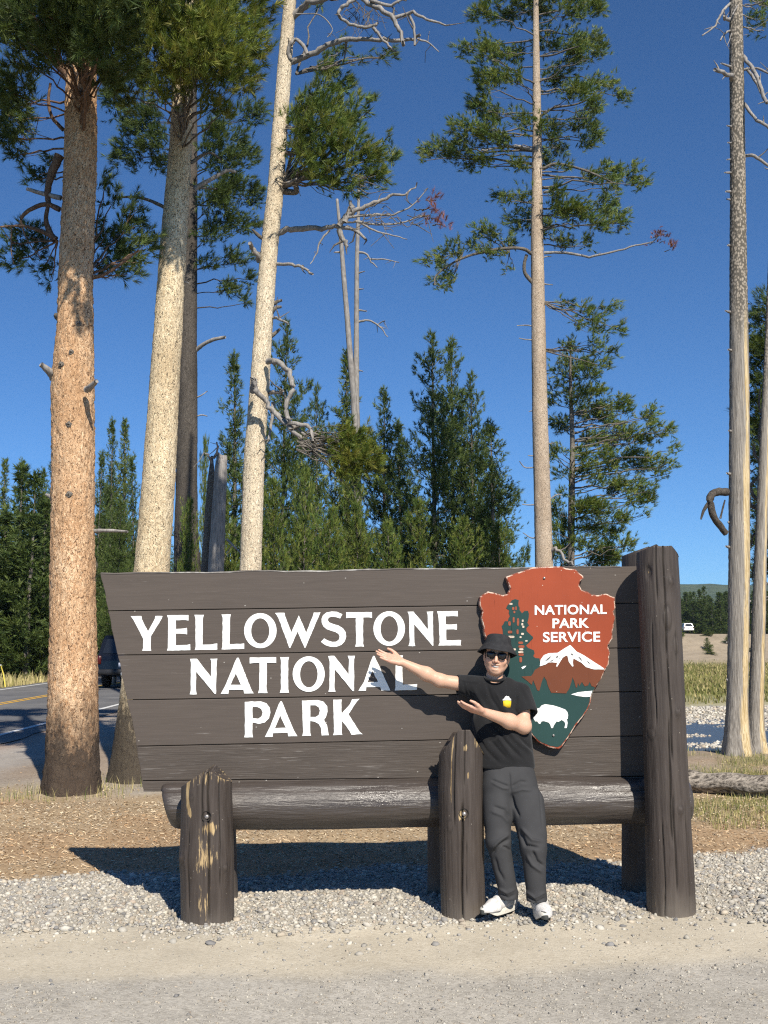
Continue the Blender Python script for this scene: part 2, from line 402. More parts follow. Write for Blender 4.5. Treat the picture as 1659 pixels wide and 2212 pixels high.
# bark and wood chips
t = NT('wood_chip'); t.done(t.attr('tint', 'Color'), .85, .2); M_CHIP = t.m
n = 70000; px = rng.uniform(-5.2, 5.6, n); py = rng.uniform(7.9, 15, n); sa, gr, mu, n1, _ = zones(px, py)
keep = (rng.random(n) < np.clip(mu * .75 + .08, 0, 1) * np.where(py > 12, .3, 1) * (1 - .85 * gr)) & (np.abs(px) < .37 * py + .3)
px, py = px[keep], py[keep]; n = len(px)
L = rng.uniform(.006, .019, n); W = rng.uniform(.0018, .005, n)
B = np.array([(-1, -1, 0), (1, -1, .25), (1, 1, .1), (-1, 1, -.2)], float)
V = B[None] * np.stack([L, W, np.full(n, .008)], -1)[:, None]
tl = rng.normal(0, .35, n); c, s = np.cos(tl)[:, None], np.sin(tl)[:, None]
V = np.stack([V[..., 0] * c - V[..., 2] * s, V[..., 1], V[..., 0] * s + V[..., 2] * c], -1)
tl = rng.normal(0, .5, n); c, s = np.cos(tl)[:, None], np.sin(tl)[:, None]
V = np.stack([V[..., 0], V[..., 1] * c - V[..., 2] * s, V[..., 1] * s + V[..., 2] * c], -1)
V = rotz_many(V, rng.random(n) * 6.28) + np.stack([px, py, H(px, py) + .008], 1)[:, None]
chips = mk('wood_chips', V.reshape(-1, 3), M_CHIP, quads=np.arange(n * 4).reshape(-1, 4), label='brown bark and wood chips covering the ground behind the gravel', cat='wood chips', kind='stuff')
pal = np.array([(.50, .39, .25), (.42, .29, .17), (.58, .48, .33), (.32, .21, .12), (.46, .37, .26), (.36, .31, .24)])
redz = sstep(-.1, .3, fbm(px, py, .9, 3, 21) + .5 * np.exp(-((py - 8.9) / .8) ** 2))[:, None]
cc = pal[rng.integers(0, 6, n)] * (.75 + .5 * rng.random((n, 1))); cc = cc * (1 - redz * .3) + cc * np.array((1.0, .78, .58)) * redz * .3
vattr(chips, 'tint', np.repeat(cc, 4, 0))
def grass(name, px, py, hmin, hmax, w, cols, lean=.5, **kw):
    n = len(px); hh = rng.uniform(hmin, hmax, n); a = rng.random(n) * 6.28; le = rng.random(n) * lean * hh
    base = np.stack([px, py, H(px, py) - .01], 1); d = np.stack([np.cos(a), np.sin(a), 0 * a], 1); sd = np.stack([-np.sin(a), np.cos(a), 0 * a], 1)
    b2 = rng.random(n) * 6.28; sd = np.stack([np.cos(b2), np.sin(b2), 0 * a], 1)
    ww = w * rng.uniform(.6, 1.3, n)[:, None]
    mid = base + d * (le * .35)[:, None] + np.array((0, 0, 1)) * (hh * .6)[:, None]; tip = base + d * le[:, None] + np.array((0, 0, 1)) * hh[:, None]
    V = np.stack([base - sd * ww, base + sd * ww, mid - sd * ww * .7, mid + sd * ww * .7, tip], 1)
    k = (np.arange(n) * 5)[:, None]
    T = np.concatenate([k + np.array([[0, 1, 3]]), k + np.array([[0, 3, 2]]), k + np.array([[2, 3, 4]])])
    o = mk(name, V.reshape(-1, 3), M_CHIP, tris=T, **kw)
    c = cols[rng.integers(0, len(cols), n)] * (.7 + .6 * rng.random((n, 1))); vattr(o, 'tint', np.repeat(c, 5, 0)); return o
GC = np.array([(.16, .17, .05), (.30, .27, .10), (.44, .37, .18), (.10, .13, .035)])
# around the two trunks on the left
a = rng.random(650) * 6.28; rr = .30 + np.abs(rng.normal(0, .2, 650)); w = rng.random(650) < .5
px = np.where(w, -3.55, -3.0) + np.cos(a) * rr * 1.25; py = np.where(w, 12.45, 13.35) + np.sin(a) * rr * .8
grass('grass_at_trunks', px, py, .03, .17, .003, GC[[1, 2, 2, 3]] * .9, label='thin dry grass around the two trunk bases on the left', cat='grass', kind='stuff')
px = rng.uniform(2.8, 6.5, 30000); py = rng.uniform(9.8, 17, 30000); keep = (fbm(px, py, .55, 3, 31) > .1 + .25 * rng.random(30000)) & (px > .25 * py - .2) & (px < .37 * py + .2)
grass('grass_by_log', px[keep][:7000], py[keep][:7000], .02, .09, .003, GC, label='short patchy grass around the fallen log at the right', cat='grass', kind='stuff')
px = rng.uniform(-26, -13.7, 26000); py = rng.uniform(34, 85, 26000); keep = (px > -.40 * py) & (px < -.24 * py)
grass('verge_grass', px[keep], py[keep], .12, .55, .02, GC[1:3] * 1.0, label='dry golden verge grass beyond the road', cat='grass', kind='stuff')
px = rng.uniform(20, 74, 30000); py = rng.uniform(80, 192, 30000); keep = (px > .262 * py) & (px < .37 * py)
grass('meadow_grass', px[keep], py[keep], .15, .5, .06, GC[[0, 0, 1, 2]] * .78, label='green and golden meadow grass across the river', cat='grass', kind='stuff')
# ------------------------------------------------------------------ the park sign
BO = np.array((0, 7.22, 0.0)); BE = np.array((1, .05, 0)); BE = BE / np.linalg.norm(BE); BN = np.cross(BE, (0, 0, 1.0))
def B(x, y, off=0.0):                 # photo pixel (3072 x 4096 grid) -> (s, t) on the board plane
    r = ray(*Sx(x, y)); k = (off - BN @ (CAM - BO)) / (BN @ r); p = CAM + k * r
    return np.array(((p - BO) @ BE, p[2]))
def bw(st, z=0.0):                    # board (s, t) + distance in front of the board -> world
    st = np.asarray(st, float); return BO + st[..., 0:1] * BE + st[..., 1:2] * np.array((0, 0, 1.0)) + np.asarray(z)[..., None] * BN
def crop(ox, oy, sc, pts, off=0.0): return np.array([B(ox + a / sc, oy + b / sc, off) for a, b in pts])
def ell(ox, oy, sc, cx, cy, rx, ry, off=0.0, n=40):
    a = np.arange(n) * 2 * np.pi / n
    return crop(ox, oy, sc, np.stack([cx + rx * np.cos(a), cy + ry * np.sin(a)], 1), off)
def densify(lp, step=.012, jit=.0):
    out = []
    for a, b in zip(lp, np.roll(lp, -1, 0)):
        k = max(1, int(np.linalg.norm(b - a) / step))
        for q in range(k):
            p = a + (b - a) * q / k
            if q and jit: p = p + rng.normal(0, jit, 2)
            out.append(p)
    return np.array(out)
def poly_mesh(loops, depth=.004, bevel=0.0):
    cu = bpy.data.curves.new('tmp', 'CURVE'); cu.dimensions = '2D'; cu.fill_mode = 'BOTH'; cu.extrude = depth / 2; cu.bevel_depth = bevel; cu.bevel_resolution = 1; cu.offset = -bevel
    for lp in loops:
        sp = cu.splines.new('POLY'); sp.points.add(len(lp) - 1); sp.use_cyclic_u = True
        sp.points.foreach_set('co', np.hstack([lp, np.zeros((len(lp), 1)), np.ones((len(lp), 1))]).astype(np.float32).ravel())
    ob = bpy.data.objects.new('tmp', cu); me = bpy.data.meshes.new_from_object(ob)
    V = np.array([v.co[:] for v in me.vertices]); F = [tuple(p.vertices) for p in me.polygons]
    bpy.data.objects.remove(ob); bpy.data.curves.remove(cu); bpy.data.meshes.remove(me)
    V[:, 2] -= depth / 2 + bevel; return V, F
def plate(name, loops, mat, parent, off, depth=.004, bevel=0.0, **kw):
    V, F = poly_mesh(loops, depth, bevel)
    return mk(name, bw(V[:, :2], V[:, 2] + off), mat, parent, faces=F, **kw)

def board_mat(name, wear, base=(.076, .062, .053)):
    t = NT(name); v = t.co(scale=(1, 1, 14)); g = t.noise(v, 3.2, 6, .65, .4); g2 = t.noise(t.co(scale=(1.6, 1, 60)), 3.0, 4, .6, .3)
    big = t.noise(t.co(), 1.3, 4); ri = t.n('ObjectInfo').outputs['Random']
    c = t.mix(t.mr(g, .3, .7), [x * .80 for x in base], [x * 1.14 for x in base]); c = t.mix(t.math('MULTIPLY', ri, .45), c, [x * 1.3 for x in base])
    c = t.mix(t.mr(big, .4, .7, 0, .25), c, [x * 1.25 for x in base])
    patch = t.mr(t.noise(t.co(scale=(1, 1, 3)), 2.2, 4), .62 - .22 * wear, .72, 0, 1)
    scr = t.mr(g2, .645 - .04 * wear, .69, 0, 1)
    c = t.mix(t.math('MULTIPLY', scr, t.math('MULTIPLY', patch, .75)), c, (.42, .40, .38))
    chip = t.mr(t.vor(t.co(scale=(1, 1, 1.6)), 9, 'F1'), .035, .05, 1, 0)
    c = t.mix(t.math('MULTIPLY', chip, .6), c, (.5, .48, .44))
    crk = t.mr(g2, .31, .37, 1, 0)
    c = t.mix(t.math('MULTIPLY', crk, t.math('MULTIPLY', patch, wear)), c, (.03, .025, .02))
    hgt = t.math('ADD', t.math('MULTIPLY', g, .5), t.math('MULTIPLY', g2, .35 + .5 * wear))
    t.done(c, t.mr(big, .3, .7, .52, .68), .22, t.bump(hgt, .2 + .35 * wear, .008)); return t.m
M_BOARD = board_mat('board_paint', .15); M_BOARDW = board_mat('board_paint_weathered', 1.0, (.073, .060, .051))
M_WHITE = None
t = NT('letter_white'); v = t.co(); a = t.noise(v, 9, 4); b = t.noise(t.co(scale=(1, 1, 6)), 14, 4, .6, 1.0)
t.done(t.mix(t.mr(b, .60, .68, 0, .5), t.mix(t.mr(a, .3, .7), (.80, .80, .77), (.88, .88, .86)), (.58, .58, .56)), .55, .3, t.bump(b, .35, .006)); M_WHITE = t.m

sign = empty('park_sign', (0, 7.22, .04), 'big dark brown plank sign reading YELLOWSTONE NATIONAL PARK on log posts', 'sign')
LEFT = np.array([(401, 2293), (404, 2312), (413, 2339), (423, 2390), (431, 2435), (440, 2471), (449, 2525), (462, 2580), (470, 2616), (480, 2658), (492, 2724), (508, 2797), (512, 2820), (525, 2869), (542, 2953), (549, 3002), (561, 3074), (566, 3120), (574, 3164)], float)
LINES = [((401, 2293), (2580, 2264)), ((431, 2444), (2580, 2412)), ((470, 2621), (2580, 2591)), ((508, 2800), (2580, 2766)), ((545, 2985), (2580, 2943)), ((568, 3123), (2580, 3106)), ((574, 3168), (2580, 3150))]
def line_y(k, x): (a, b), (c, d) = LINES[k]; return b + (d - b) * (x - a) / (c - a)
XR = 2580
for k in range(6):
    top = []; bot = []; gp = 1.6
    xsn = np.linspace(0, 1, 60)
    for q in range(len(xsn)):
        y0 = line_y(k, 500); y1 = line_y(k + 1, 500)
        xl0 = np.interp(line_y(k, 420 + 30 * k), LEFT[:, 1], LEFT[:, 0]); xl1 = np.interp(line_y(k + 1, 450 + 30 * k), LEFT[:, 1], LEFT[:, 0])
        xa = xl0 + (XR - xl0) * xsn[q]; xb = xl1 + (XR - xl1) * xsn[q]
        w0 = (1.6 * math.sin(xa * .011) + 2.2 * (hnoise(xa, 0, .013, 3) - .5) * 2 + 1.5 * (hnoise(xa, 0, .05, 7) - .5)) if k == 0 else .8 * (hnoise(xa, k, .02, 5) - .5)
        w1 = .8 * (hnoise(xb, k + 1, .02, 5) - .5)
        top.append(B(xa, line_y(k, xa) + (gp if k else 0) + w0)); bot.append(B(xb, line_y(k + 1, xb) - gp + w1))
    yl = [line_y(k, LEFT[0, 0] + 30 * k), line_y(k + 1, 440 + 30 * k)]
    mid = [(x, y) for x, y in LEFT if yl[0] + 8 < y < yl[1] - 8]
    ys_ = np.linspace(yl[0] + 10, yl[1] - 10, 9); xs_ = np.interp(ys_, LEFT[:, 1], LEFT[:, 0]) + 1.6 * (hnoise(ys_, 0, .09, 4) - .5) * 2
    lp = np.array(top + bot[::-1] + [B(x, y) for x, y in zip(xs_[::-1], ys_[::-1])])
    plate('plank', [lp], M_BOARDW if k >= 4 else M_BOARD, sign, (0, .0015, -.001, .0005, -.0015, .001)[k], .085, .003)
back = np.array([B(440, 2330), B(2570, 2300), B(2570, 3140), B(590, 3150)])
plate('gap_light_blocker', [back], M_BOARD, sign, -.035, .03)  # added sheet behind the plank faces, stops light through the gaps
# pale worn top edge of the board
t = NT('worn_edge'); a = t.noise(t.co(), 30, 4); t.done(t.mix(t.mr(t.noise(t.co(), 3.0, 5), .45, .6), (.12, .105, .095), t.mix(t.mr(a, .4, .6), (.30, .28, .26), (.52, .50, .47))), .75, .2); M_EDGE = t.m
xt = np.linspace(404, 2480, 90); ee = []
for q, x in enumerate(xt):
    w0 = (1.6 * math.sin(x * .011) + 2.2 * (hnoise(x, 0, .013, 3) - .5) * 2 + 1.5 * (hnoise(x, 0, .05, 7) - .5))
    ee.append(B(x, line_y(0, x) + w0 + 1.0))
ee = np.array(ee); up = ee + np.array((0, .0035)); dn = ee - np.stack([0 * xt, .0035 + .006 * np.clip(hnoise(xt, 0, .03, 9) - .45, 0, 1)], 1)
plate('worn_top_edge', [np.vstack([up, dn[::-1]])], M_EDGE, sign, .003, .086)

CA_ = (500, 2420, 3.318); CB_ = (950, 2420, 3.318); CC_ = (1400, 2420, 3.318); CD_ = (740, 2600, 3.318); CE_ = (1200, 2600, 3.318); CF_ = (960, 2780, 3.318)
GL = [
 (CA_, [[(75,148),(218,146),(225,190),(305,350),(395,185),(402,146),(498,146),(490,175),(345,415),(340,570),(348,607),(228,608),(240,570),(240,445),(160,290),(110,195)]]),
 (CA_, [[(557,136),(843,133),(843,208),(800,200),(675,203),(675,318),(780,312),(822,303),(824,391),(780,382),(675,380),(673,534),(820,530),(865,520),(867,600),(557,606),(568,570),(572,180)]]),
 (CA_, [[(920,130),(1048,130),(1035,175),(1028,527),(1150,524),(1225,511),(1225,592),(925,598),(937,560),(935,180)]]),
 (CA_, [[(1280,126),(1405,124),(1395,170),(1388,520),(1530,517),(1582,510),(1582,583),(1280,590),(1293,550),(1296,170)]]),
 (CB_, ['E', (303,341,216,233), (302,345,120,168)]),
 (CB_, [[(497,106),(625,104),(632,150),(715,362),(813,137),(912,367),(1005,130),(1012,100),(1103,98),(1085,135),(905,560),(897,572),(888,565),(797,355),(705,562),(695,573),(685,565),(545,180),(520,135)]]),
 (CB_, [[(1393,122),(1362,180),(1310,163),(1250,155),(1210,170),(1198,200),(1215,230),(1260,248),(1340,272),(1400,310),(1435,360),(1443,420),(1425,480),(1380,530),(1310,557),(1240,557),(1170,535),(1107,490),(1150,443),(1200,472),(1260,490),(1310,487),(1345,460),(1355,420),(1340,385),(1300,360),(1240,342),(1180,320),(1140,285),(1117,235),(1115,185),(1135,135),(1180,100),(1250,86),(1320,90)]]),
 (CC_, [[(-52,97),(292,95),(293,172),(250,165),(175,166),(173,510),(187,554),(68,554),(80,510),(78,168),(0,168),(-52,176)]]),
 (CC_, ['E', (520,313,210,230), (521,318,115,170)]),
 (CC_, [[(762,90),(843,88),(1035,322),(1030,130),(1017,90),(1105,86),(1098,130),(1107,540),(1095,542),(850,255),(855,500),(867,545),(775,545),(790,500),(785,180),(778,120)]]),
 (CC_, [[(1155,84),(1430,80),(1432,152),(1380,148),(1270,150),(1272,258),(1370,258),(1418,252),(1418,330),(1370,323),(1278,325),(1280,470),(1475,466),(1467,537),(1172,540),(1190,500),(1175,180),(1168,130)]]),
 (CD_, [[(67,118),(157,116),(345,357),(350,160),(336,116),(430,114),(420,160),(411,583),(395,585),(150,290),(145,530),(155,590),(62,590),(75,540),(78,170)]]),
 (CD_, [[(690,103),(713,104),(870,500),(912,577),(785,578),(775,530),(583,530),(575,584),(473,584),(530,480),(610,290),(665,150)], [(673,315),(742,462),(604,462)]]),
 (CD_, [[(858,100),(1210,97),(1210,172),(1150,170),(1085,172),(1083,520),(1096,572),(968,574),(985,520),(988,172),(920,172),(858,180)]]),
 (CD_, [[(1263,95),(1382,93),(1370,140),(1370,520),(1381,568),(1257,569),(1272,520),(1272,140)]]),
 (CE_, ['E', (115,320,213,236), (117,323,116,174)]),
 (CE_, [[(373,82),(455,77),(645,320),(650,130),(632,77),(730,76),(718,130),(717,545),(700,546),(460,255),(458,510),(473,554),(375,555),(390,510),(392,150)]]),
 (CE_, [[(970,78),(990,80),(1155,440),(1200,538),(1080,540),(1065,492),(880,494),(875,542),(775,544),(850,420),(935,160)], [(960,280),(1035,422),(897,428)]]),
 (CE_, [[(1265,72),(1368,72),(1355,120),(1365,460),(1500,458),(1555,452),(1553,528),(1258,538),(1268,490),(1265,110)]]),
 (CF_, [[(62,92),(280,86),(350,110),(395,170),(404,235),(385,310),(330,365),(250,385),(168,365),(165,520),(173,563),(55,563),(65,520)], [(168,157),(230,160),(280,185),(300,235),(285,285),(240,315),(168,308)]]),
 (CF_, [[(535,85),(555,85),(715,470),(762,547),(640,550),(632,500),(437,508),(432,557),(330,558),(400,420),(510,130)], [(535,275),(608,435),(463,440)]]),
 (CF_, [[(822,75),(1030,68),(1110,90),(1158,150),(1162,220),(1140,295),(1115,330),(1155,400),(1178,535),(1083,538),(1075,440),(1045,385),(990,355),(932,345),(932,500),(943,542),(826,545),(838,490)], [(933,138),(1000,137),(1045,165),(1060,210),(1045,265),(1005,292),(933,292)]]),
 (CF_, [[(1237,62),(1350,60),(1345,110),(1350,245),(1460,120),(1487,58),(1588,50),(1550,90),(1440,255),(1475,310),(1590,490),(1630,522),(1478,528),(1455,480),(1355,345),(1350,500),(1358,532),(1235,535),(1248,490)]]),
]
for cr, g in GL:
    if g[0] == 'E': loops = [ell(*cr, *g[1], .003), ell(*cr, *g[2], .003)]
    else: loops = [densify(crop(*cr, lp, .003), .018, .0007) for lp in g]
    plate('letter', loops, M_WHITE, sign, .004, .006, .001)

# ------------------------------------------------------------------ arrowhead emblem
def red_mat(name, c):
    t = NT(name); g = t.noise(t.co(scale=(40, 1, 1.5)), 2.6, 5, .6, .3); big = t.noise(t.co(), 2.5, 4); sp = t.vor(t.co(), 14, 'F1')
    col = t.mix(t.mr(big, .3, .7), [x * .88 for x in c], [x * 1.1 for x in c])
    col = t.mix(t.mr(g, .28, .36, .8, 0), col, [x * .25 for x in c])
    col = t.mix(t.mr(sp, .03, .05, .7, 0), col, (.7, .6, .5))
    return t.done(col, t.mr(big, .3, .7, .55, .7), .14, t.bump(g, .25, .006))
M_RED = red_mat('arrowhead_red', (.295, .062, .029)); M_BROWN = red_mat('arrowhead_brown', (.145, .048, .025)); M_GREEN = red_mat('arrowhead_green', (.022, .055, .052))
t = NT('arrowhead_rim'); a = t.noise(t.co(), 28, 4, .7); t.done(t.mix(t.mr(a, .44, .58), (.20, .045, .024), (.58, .44, .35)), .7, .25); M_RIM = t.m
AH = [(2023,2308),(2063,2292),(2099,2281),(2126,2270),(2171,2267),(2207,2266),(2240,2265),(2265,2273),(2303,2277),(2317,2292),(2334,2304),(2335,2315),(2323,2324),(2318,2342),(2328,2360),(2352,2367),(2368,2379),(2397,2380),(2424,2374),(2446,2384),(2460,2389),(2461,2413),(2463,2431),(2455,2447),(2462,2471),(2457,2489),(2456,2509),(2450,2534),(2451,2556),(2433,2581),(2441,2612),(2437,2639),(2436,2658),(2419,2684),(2407,2713),(2390,2740),(2378,2759),(2366,2788),(2364,2810),(2352,2839),(2332,2868),(2306,2901),(2291,2923),(2272,2954),(2246,2991),(2234,2998),(2197,2991),(2154,2969),(2127,2940),(2108,2906),(2080,2860),(2052,2825),(2030,2770),(2005,2735),(1990,2690),(1972,2650),(1962,2605),(1943,2557),(1936,2532),(1934,2507),(1925,2472),(1930,2445),(1918,2422),(1919,2387),(1952,2365),(1978,2371),(2012,2380),(2030,2375),(2041,2355),(2034,2335),(2027,2319)]
AO = .055
ah = densify(np.array([B(x, y, AO) for x, y in AH]), .012, .0009)
V, F = poly_mesh([ah], .04, .008)
panel = mk('arrowhead_panel', bw(V[:, :2], V[:, 2] + AO), M_RED, sign, faces=F, label='red arrowhead emblem panel with bison, trees and snowy mountain')
panel.data.materials.append(M_RIM)
nz_ = np.array([p.normal @ Vector(BN) for p in panel.data.polygons]); panel.data.polygons.foreach_set('material_index', (nz_ < .97).astype(np.int32))
C3 = (2060, 2600, 4.1475, ); C1 = (1900, 2250, 5.53); C2 = (2180, 2250, 5.53)
def to3(pts): return [((1900 + a / 5.53 - 2060) * 4.1475, (2250 + b / 5.53 - 2600) * 4.1475) for a, b in pts]
treeL = [(620,1600),(615,1560),(610,1480),(590,1410),(630,1360),(660,1295),(730,1300),(740,1240),(770,1190),(745,1120),(755,1060),(690,1015),(725,940),(770,900),(820,830),(890,808),(970,830),(960,900),(965,960),(990,1000),(985,1050),(1040,1125),(1100,1070),(1175,1070),(1195,1140),(1190,1210),(1160,1330),(1195,1390),(1140,1450),(1145,1520),(1200,1570),(1280,1640),(1285,1680),(1200,1770),(1130,1830),(1175,1890),(1300,1940),(1320,2010),(1290,2070),(1330,2110),(1430,2120)]
green = [(1330,620),(1290,700),(1245,790),(1240,860),(1190,980),(1110,1100),(1000,1230),(940,1330),(865,1450),(760,1590),(710,1610),(580,1590),(400,1510),(300,1400),(215,1260),(110,1110),(-30,930),(-120,760),(-230,560),(-320,330),(-400,120),(-360,-60)] + to3(treeL) + [(420,250),(600,350),(1000,420),(1300,560)]
def emb(name, pts, mat, lev, cr=C3, jit=.0004, step=.01): return plate(name, [densify(crop(*cr, pts, AO + lev), step, jit)], mat, panel, AO + lev, .003, .0006)
emb('green_field', green, M_GREEN, .002)
emb('brown_mountain', [(105,440),(270,430),(300,390),(330,330),(420,275),(520,245),(560,205),(690,215),(850,90),(1000,140),(1200,300),(1480,325),(1450,400),(1420,490),(1360,560),(1325,620),(1270,600),(1240,530),(1210,590),(1160,605),(1110,530),(1080,580),(1070,600),(1045,545),(1030,620),(1010,625),(985,530),(955,455),(935,540),(900,640),(850,720),(600,710),(575,660),(545,590),(520,500),(480,440),(440,540),(415,650),(400,680),(370,670),(330,570),(300,500),(280,580),(200,510)], M_BROWN, .0042)
emb('snow_cap', [(410,270),(425,160),(480,85),(560,52),(707,46),(820,-27),(873,-57),(917,-83),(960,-40),(1023,26),(1143,86),(1300,190),(1480,305),(1475,322),(1310,322),(1180,285),(1100,210),(970,140),(960,200),(970,270),(950,275),(890,190),(870,100),(850,92),(790,130),(740,210),(695,285),(685,265),(700,210),(560,205),(500,245)], M_WHITE, .0062)
M_GREY = flat('rock_grey', (.12, .12, .12))
for pts in ([(500,178),(545,135),(610,95),(585,130),(540,172)], [(680,135),(690,100),(725,85),(705,132)], [(925,70),(945,50),(968,75),(955,92)], [(1045,108),(1085,125),(1125,192),(1085,158)], [(1195,182),(1225,195),(1248,232),(1220,218)], [(735,150),(745,122),(760,125),(748,150)], [(570,190),(630,160),(655,140),(620,188)]):
    emb('snow_rock', pts, M_GREY, .0082)
emb('white_lake', [(930,737),(1050,700),(1200,685),(1285,675),(1250,775),(1180,780),(1050,765)], M_WHITE, .0042)
bis = emb('bison', [(300,1120),(330,1010),(372,970),(410,960),(440,920),(500,900),(640,920),(750,955),(830,985),(870,1030),(882,1080),(875,1140),(860,1150),(873,1210),(858,1295),(820,1295),(835,1230),(820,1190),(775,1160),(720,1195),(690,1185),(665,1220),(640,1260),(630,1295),(600,1295),(585,1240),(560,1205),(480,1180),(440,1185),(420,1225),(395,1222),(370,1185),(335,1185)], M_WHITE, .0042)
emb('white_stone', [(105,290),(150,265),(190,262),(160,295),(125,318)], M_WHITE, .0042)
M_PALE = flat('slot_pale', (.55, .45, .36), .7, .2, .3, 60); M_SLOT = flat('slot_red', (.28, .075, .04), .7, .2, .25, 60)
for x0, y0, x1, y1, c in [(760,895,830,940,1),(820,985,872,1055,0),(888,970,925,1055,0),(850,1070,892,1122,0),(833,1208,876,1330,0),(735,1300,792,1400,0),(926,1230,978,1402,0),(1035,1262,1078,1315,1),(1025,1338,1068,1395,1),(1045,1398,1092,1448,1),(725,1508,825,1570,0),(918,1478,966,1585,0),(1018,1556,1082,1604,1),(985,1632,1030,1672,1),(725,1620,875,1670,1),(958,1748,1066,1802,0),(960,1828,1095,1890,0),(978,1898,1072,1944,1),(952,1962,1072,2002,1),(962,2010,1078,2065,0),(980,2092,1042,2212,0),(1108,1718,1166,1752,1),(845,1900,905,1945,1)]:
    a = np.arange(12) * 2 * np.pi / 12; pw = lambda q: np.sign(q) * np.abs(q) ** .6
    pts = [((x0 + x1) / 2 + (x1 - x0) / 2 * pw(math.cos(q)), (y0 + y1) / 2 + (y1 - y0) / 2 * pw(math.sin(q))) for q in a]
    emb('tree_slot', pts, M_PALE if c else M_SLOT, .0044, C1, .0006)
def words(txt, x0, y0, x1, y1):       # lettering fitted between cap line y0 and base line y1
    cu = bpy.data.curves.new('tmp', 'FONT'); cu.body = txt; cu.extrude = .001; cu.offset = .022; cu.space_character = 1.04
    ob = bpy.data.objects.new('tmp', cu); me = bpy.data.meshes.new_from_object(ob)
    V = np.array([v.co[:] for v in me.vertices]); F = [tuple(p.vertices) for p in me.polygons]
    bpy.data.objects.remove(ob); bpy.data.curves.remove(cu); bpy.data.meshes.remove(me)
    lo, hi = V.min(0), V.max(0); f = (V - lo) / (hi - lo + 1e-9)
    a, b, c = B(x0, y1[0], AO + .003), B(x1, y1[1], AO + .003), B(x0, y0, AO + .003)
    st = a + f[:, 0:1] * (b - a) + f[:, 1:2] * (c - a)
    mk('lettering', bw(st, AO + .003 + (f[:, 2] - 1) * .002), M_WHITE, panel, faces=F)
words('NATIONAL', 2139, 2421, 2427, (2460, 2456)); words('PARK', 2210, 2474, 2356, (2513, 2511)); words('SERVICE', 2172, 2528, 2401, (2569, 2567))
M_BOLT = flat('bolt_metal', (.30, .28, .27), .4, .5, .3, 60, 0, .6)
for x, y in ((2177, 2312), (2214, 2942)):
    s = B(x, y, AO + .004); V, T_, Q_ = lathe([(0, .004), (.005, .004), (.008, .001), (.008, -.006)], 12)
    W = bw(s + V[:, :2], V[:, 2] + AO + .005); mk('bolt', W, M_BOLT, panel, quads=Q_)

# ------------------------------------------------------------------ posts and the log rail
t = NT('post_paint'); v = t.co(scale=(1, 1, .08)); g = t.noise(v, 34, 6, .65, .2); g2 = t.noise(t.co(scale=(1, 1, .14)), 80, 4, .65); big = t.noise(t.co(), 3, 4)
c = t.mix(t.mr(g, .3, .7), (.040, .031, .026), (.074, .060, .052)); c = t.mix(t.mr(big, .45, .75, 0, .4), c, (.085, .070, .060))
c = t.mix(t.mr(t.vor(t.co(scale=(1, 1, .5)), 26), .04, .06, .6, 0), c, (.4, .36, .3))
wear = t.attr('wear'); st = t.math('ADD', g2, t.math('MULTIPLY', g, .6))
c = t.mix(t.mr(t.math('ADD', t.math('MULTIPLY', wear, .8), t.math('MULTIPLY', st, .95)), 1.19, 1.30, 0, 1), c, t.mix(t.mr(g2, .35, .65), (.20, .13, .06), (.46, .34, .18)))
c = t.mix(t.attr('crack'), c, (.012, .010, .008))
c = t.mix(t.math('MULTIPLY', t.attr('dust'), t.mr(big, .3, .7, .3, .8)), c, (.26, .23, .19))
t.done(c, t.mr(g, .3, .7, .45, .65), .28, t.bump(t.math('ADD', g, t.math('MULTIPLY', g2, .5)), .4, .012)); M_POST = t.m
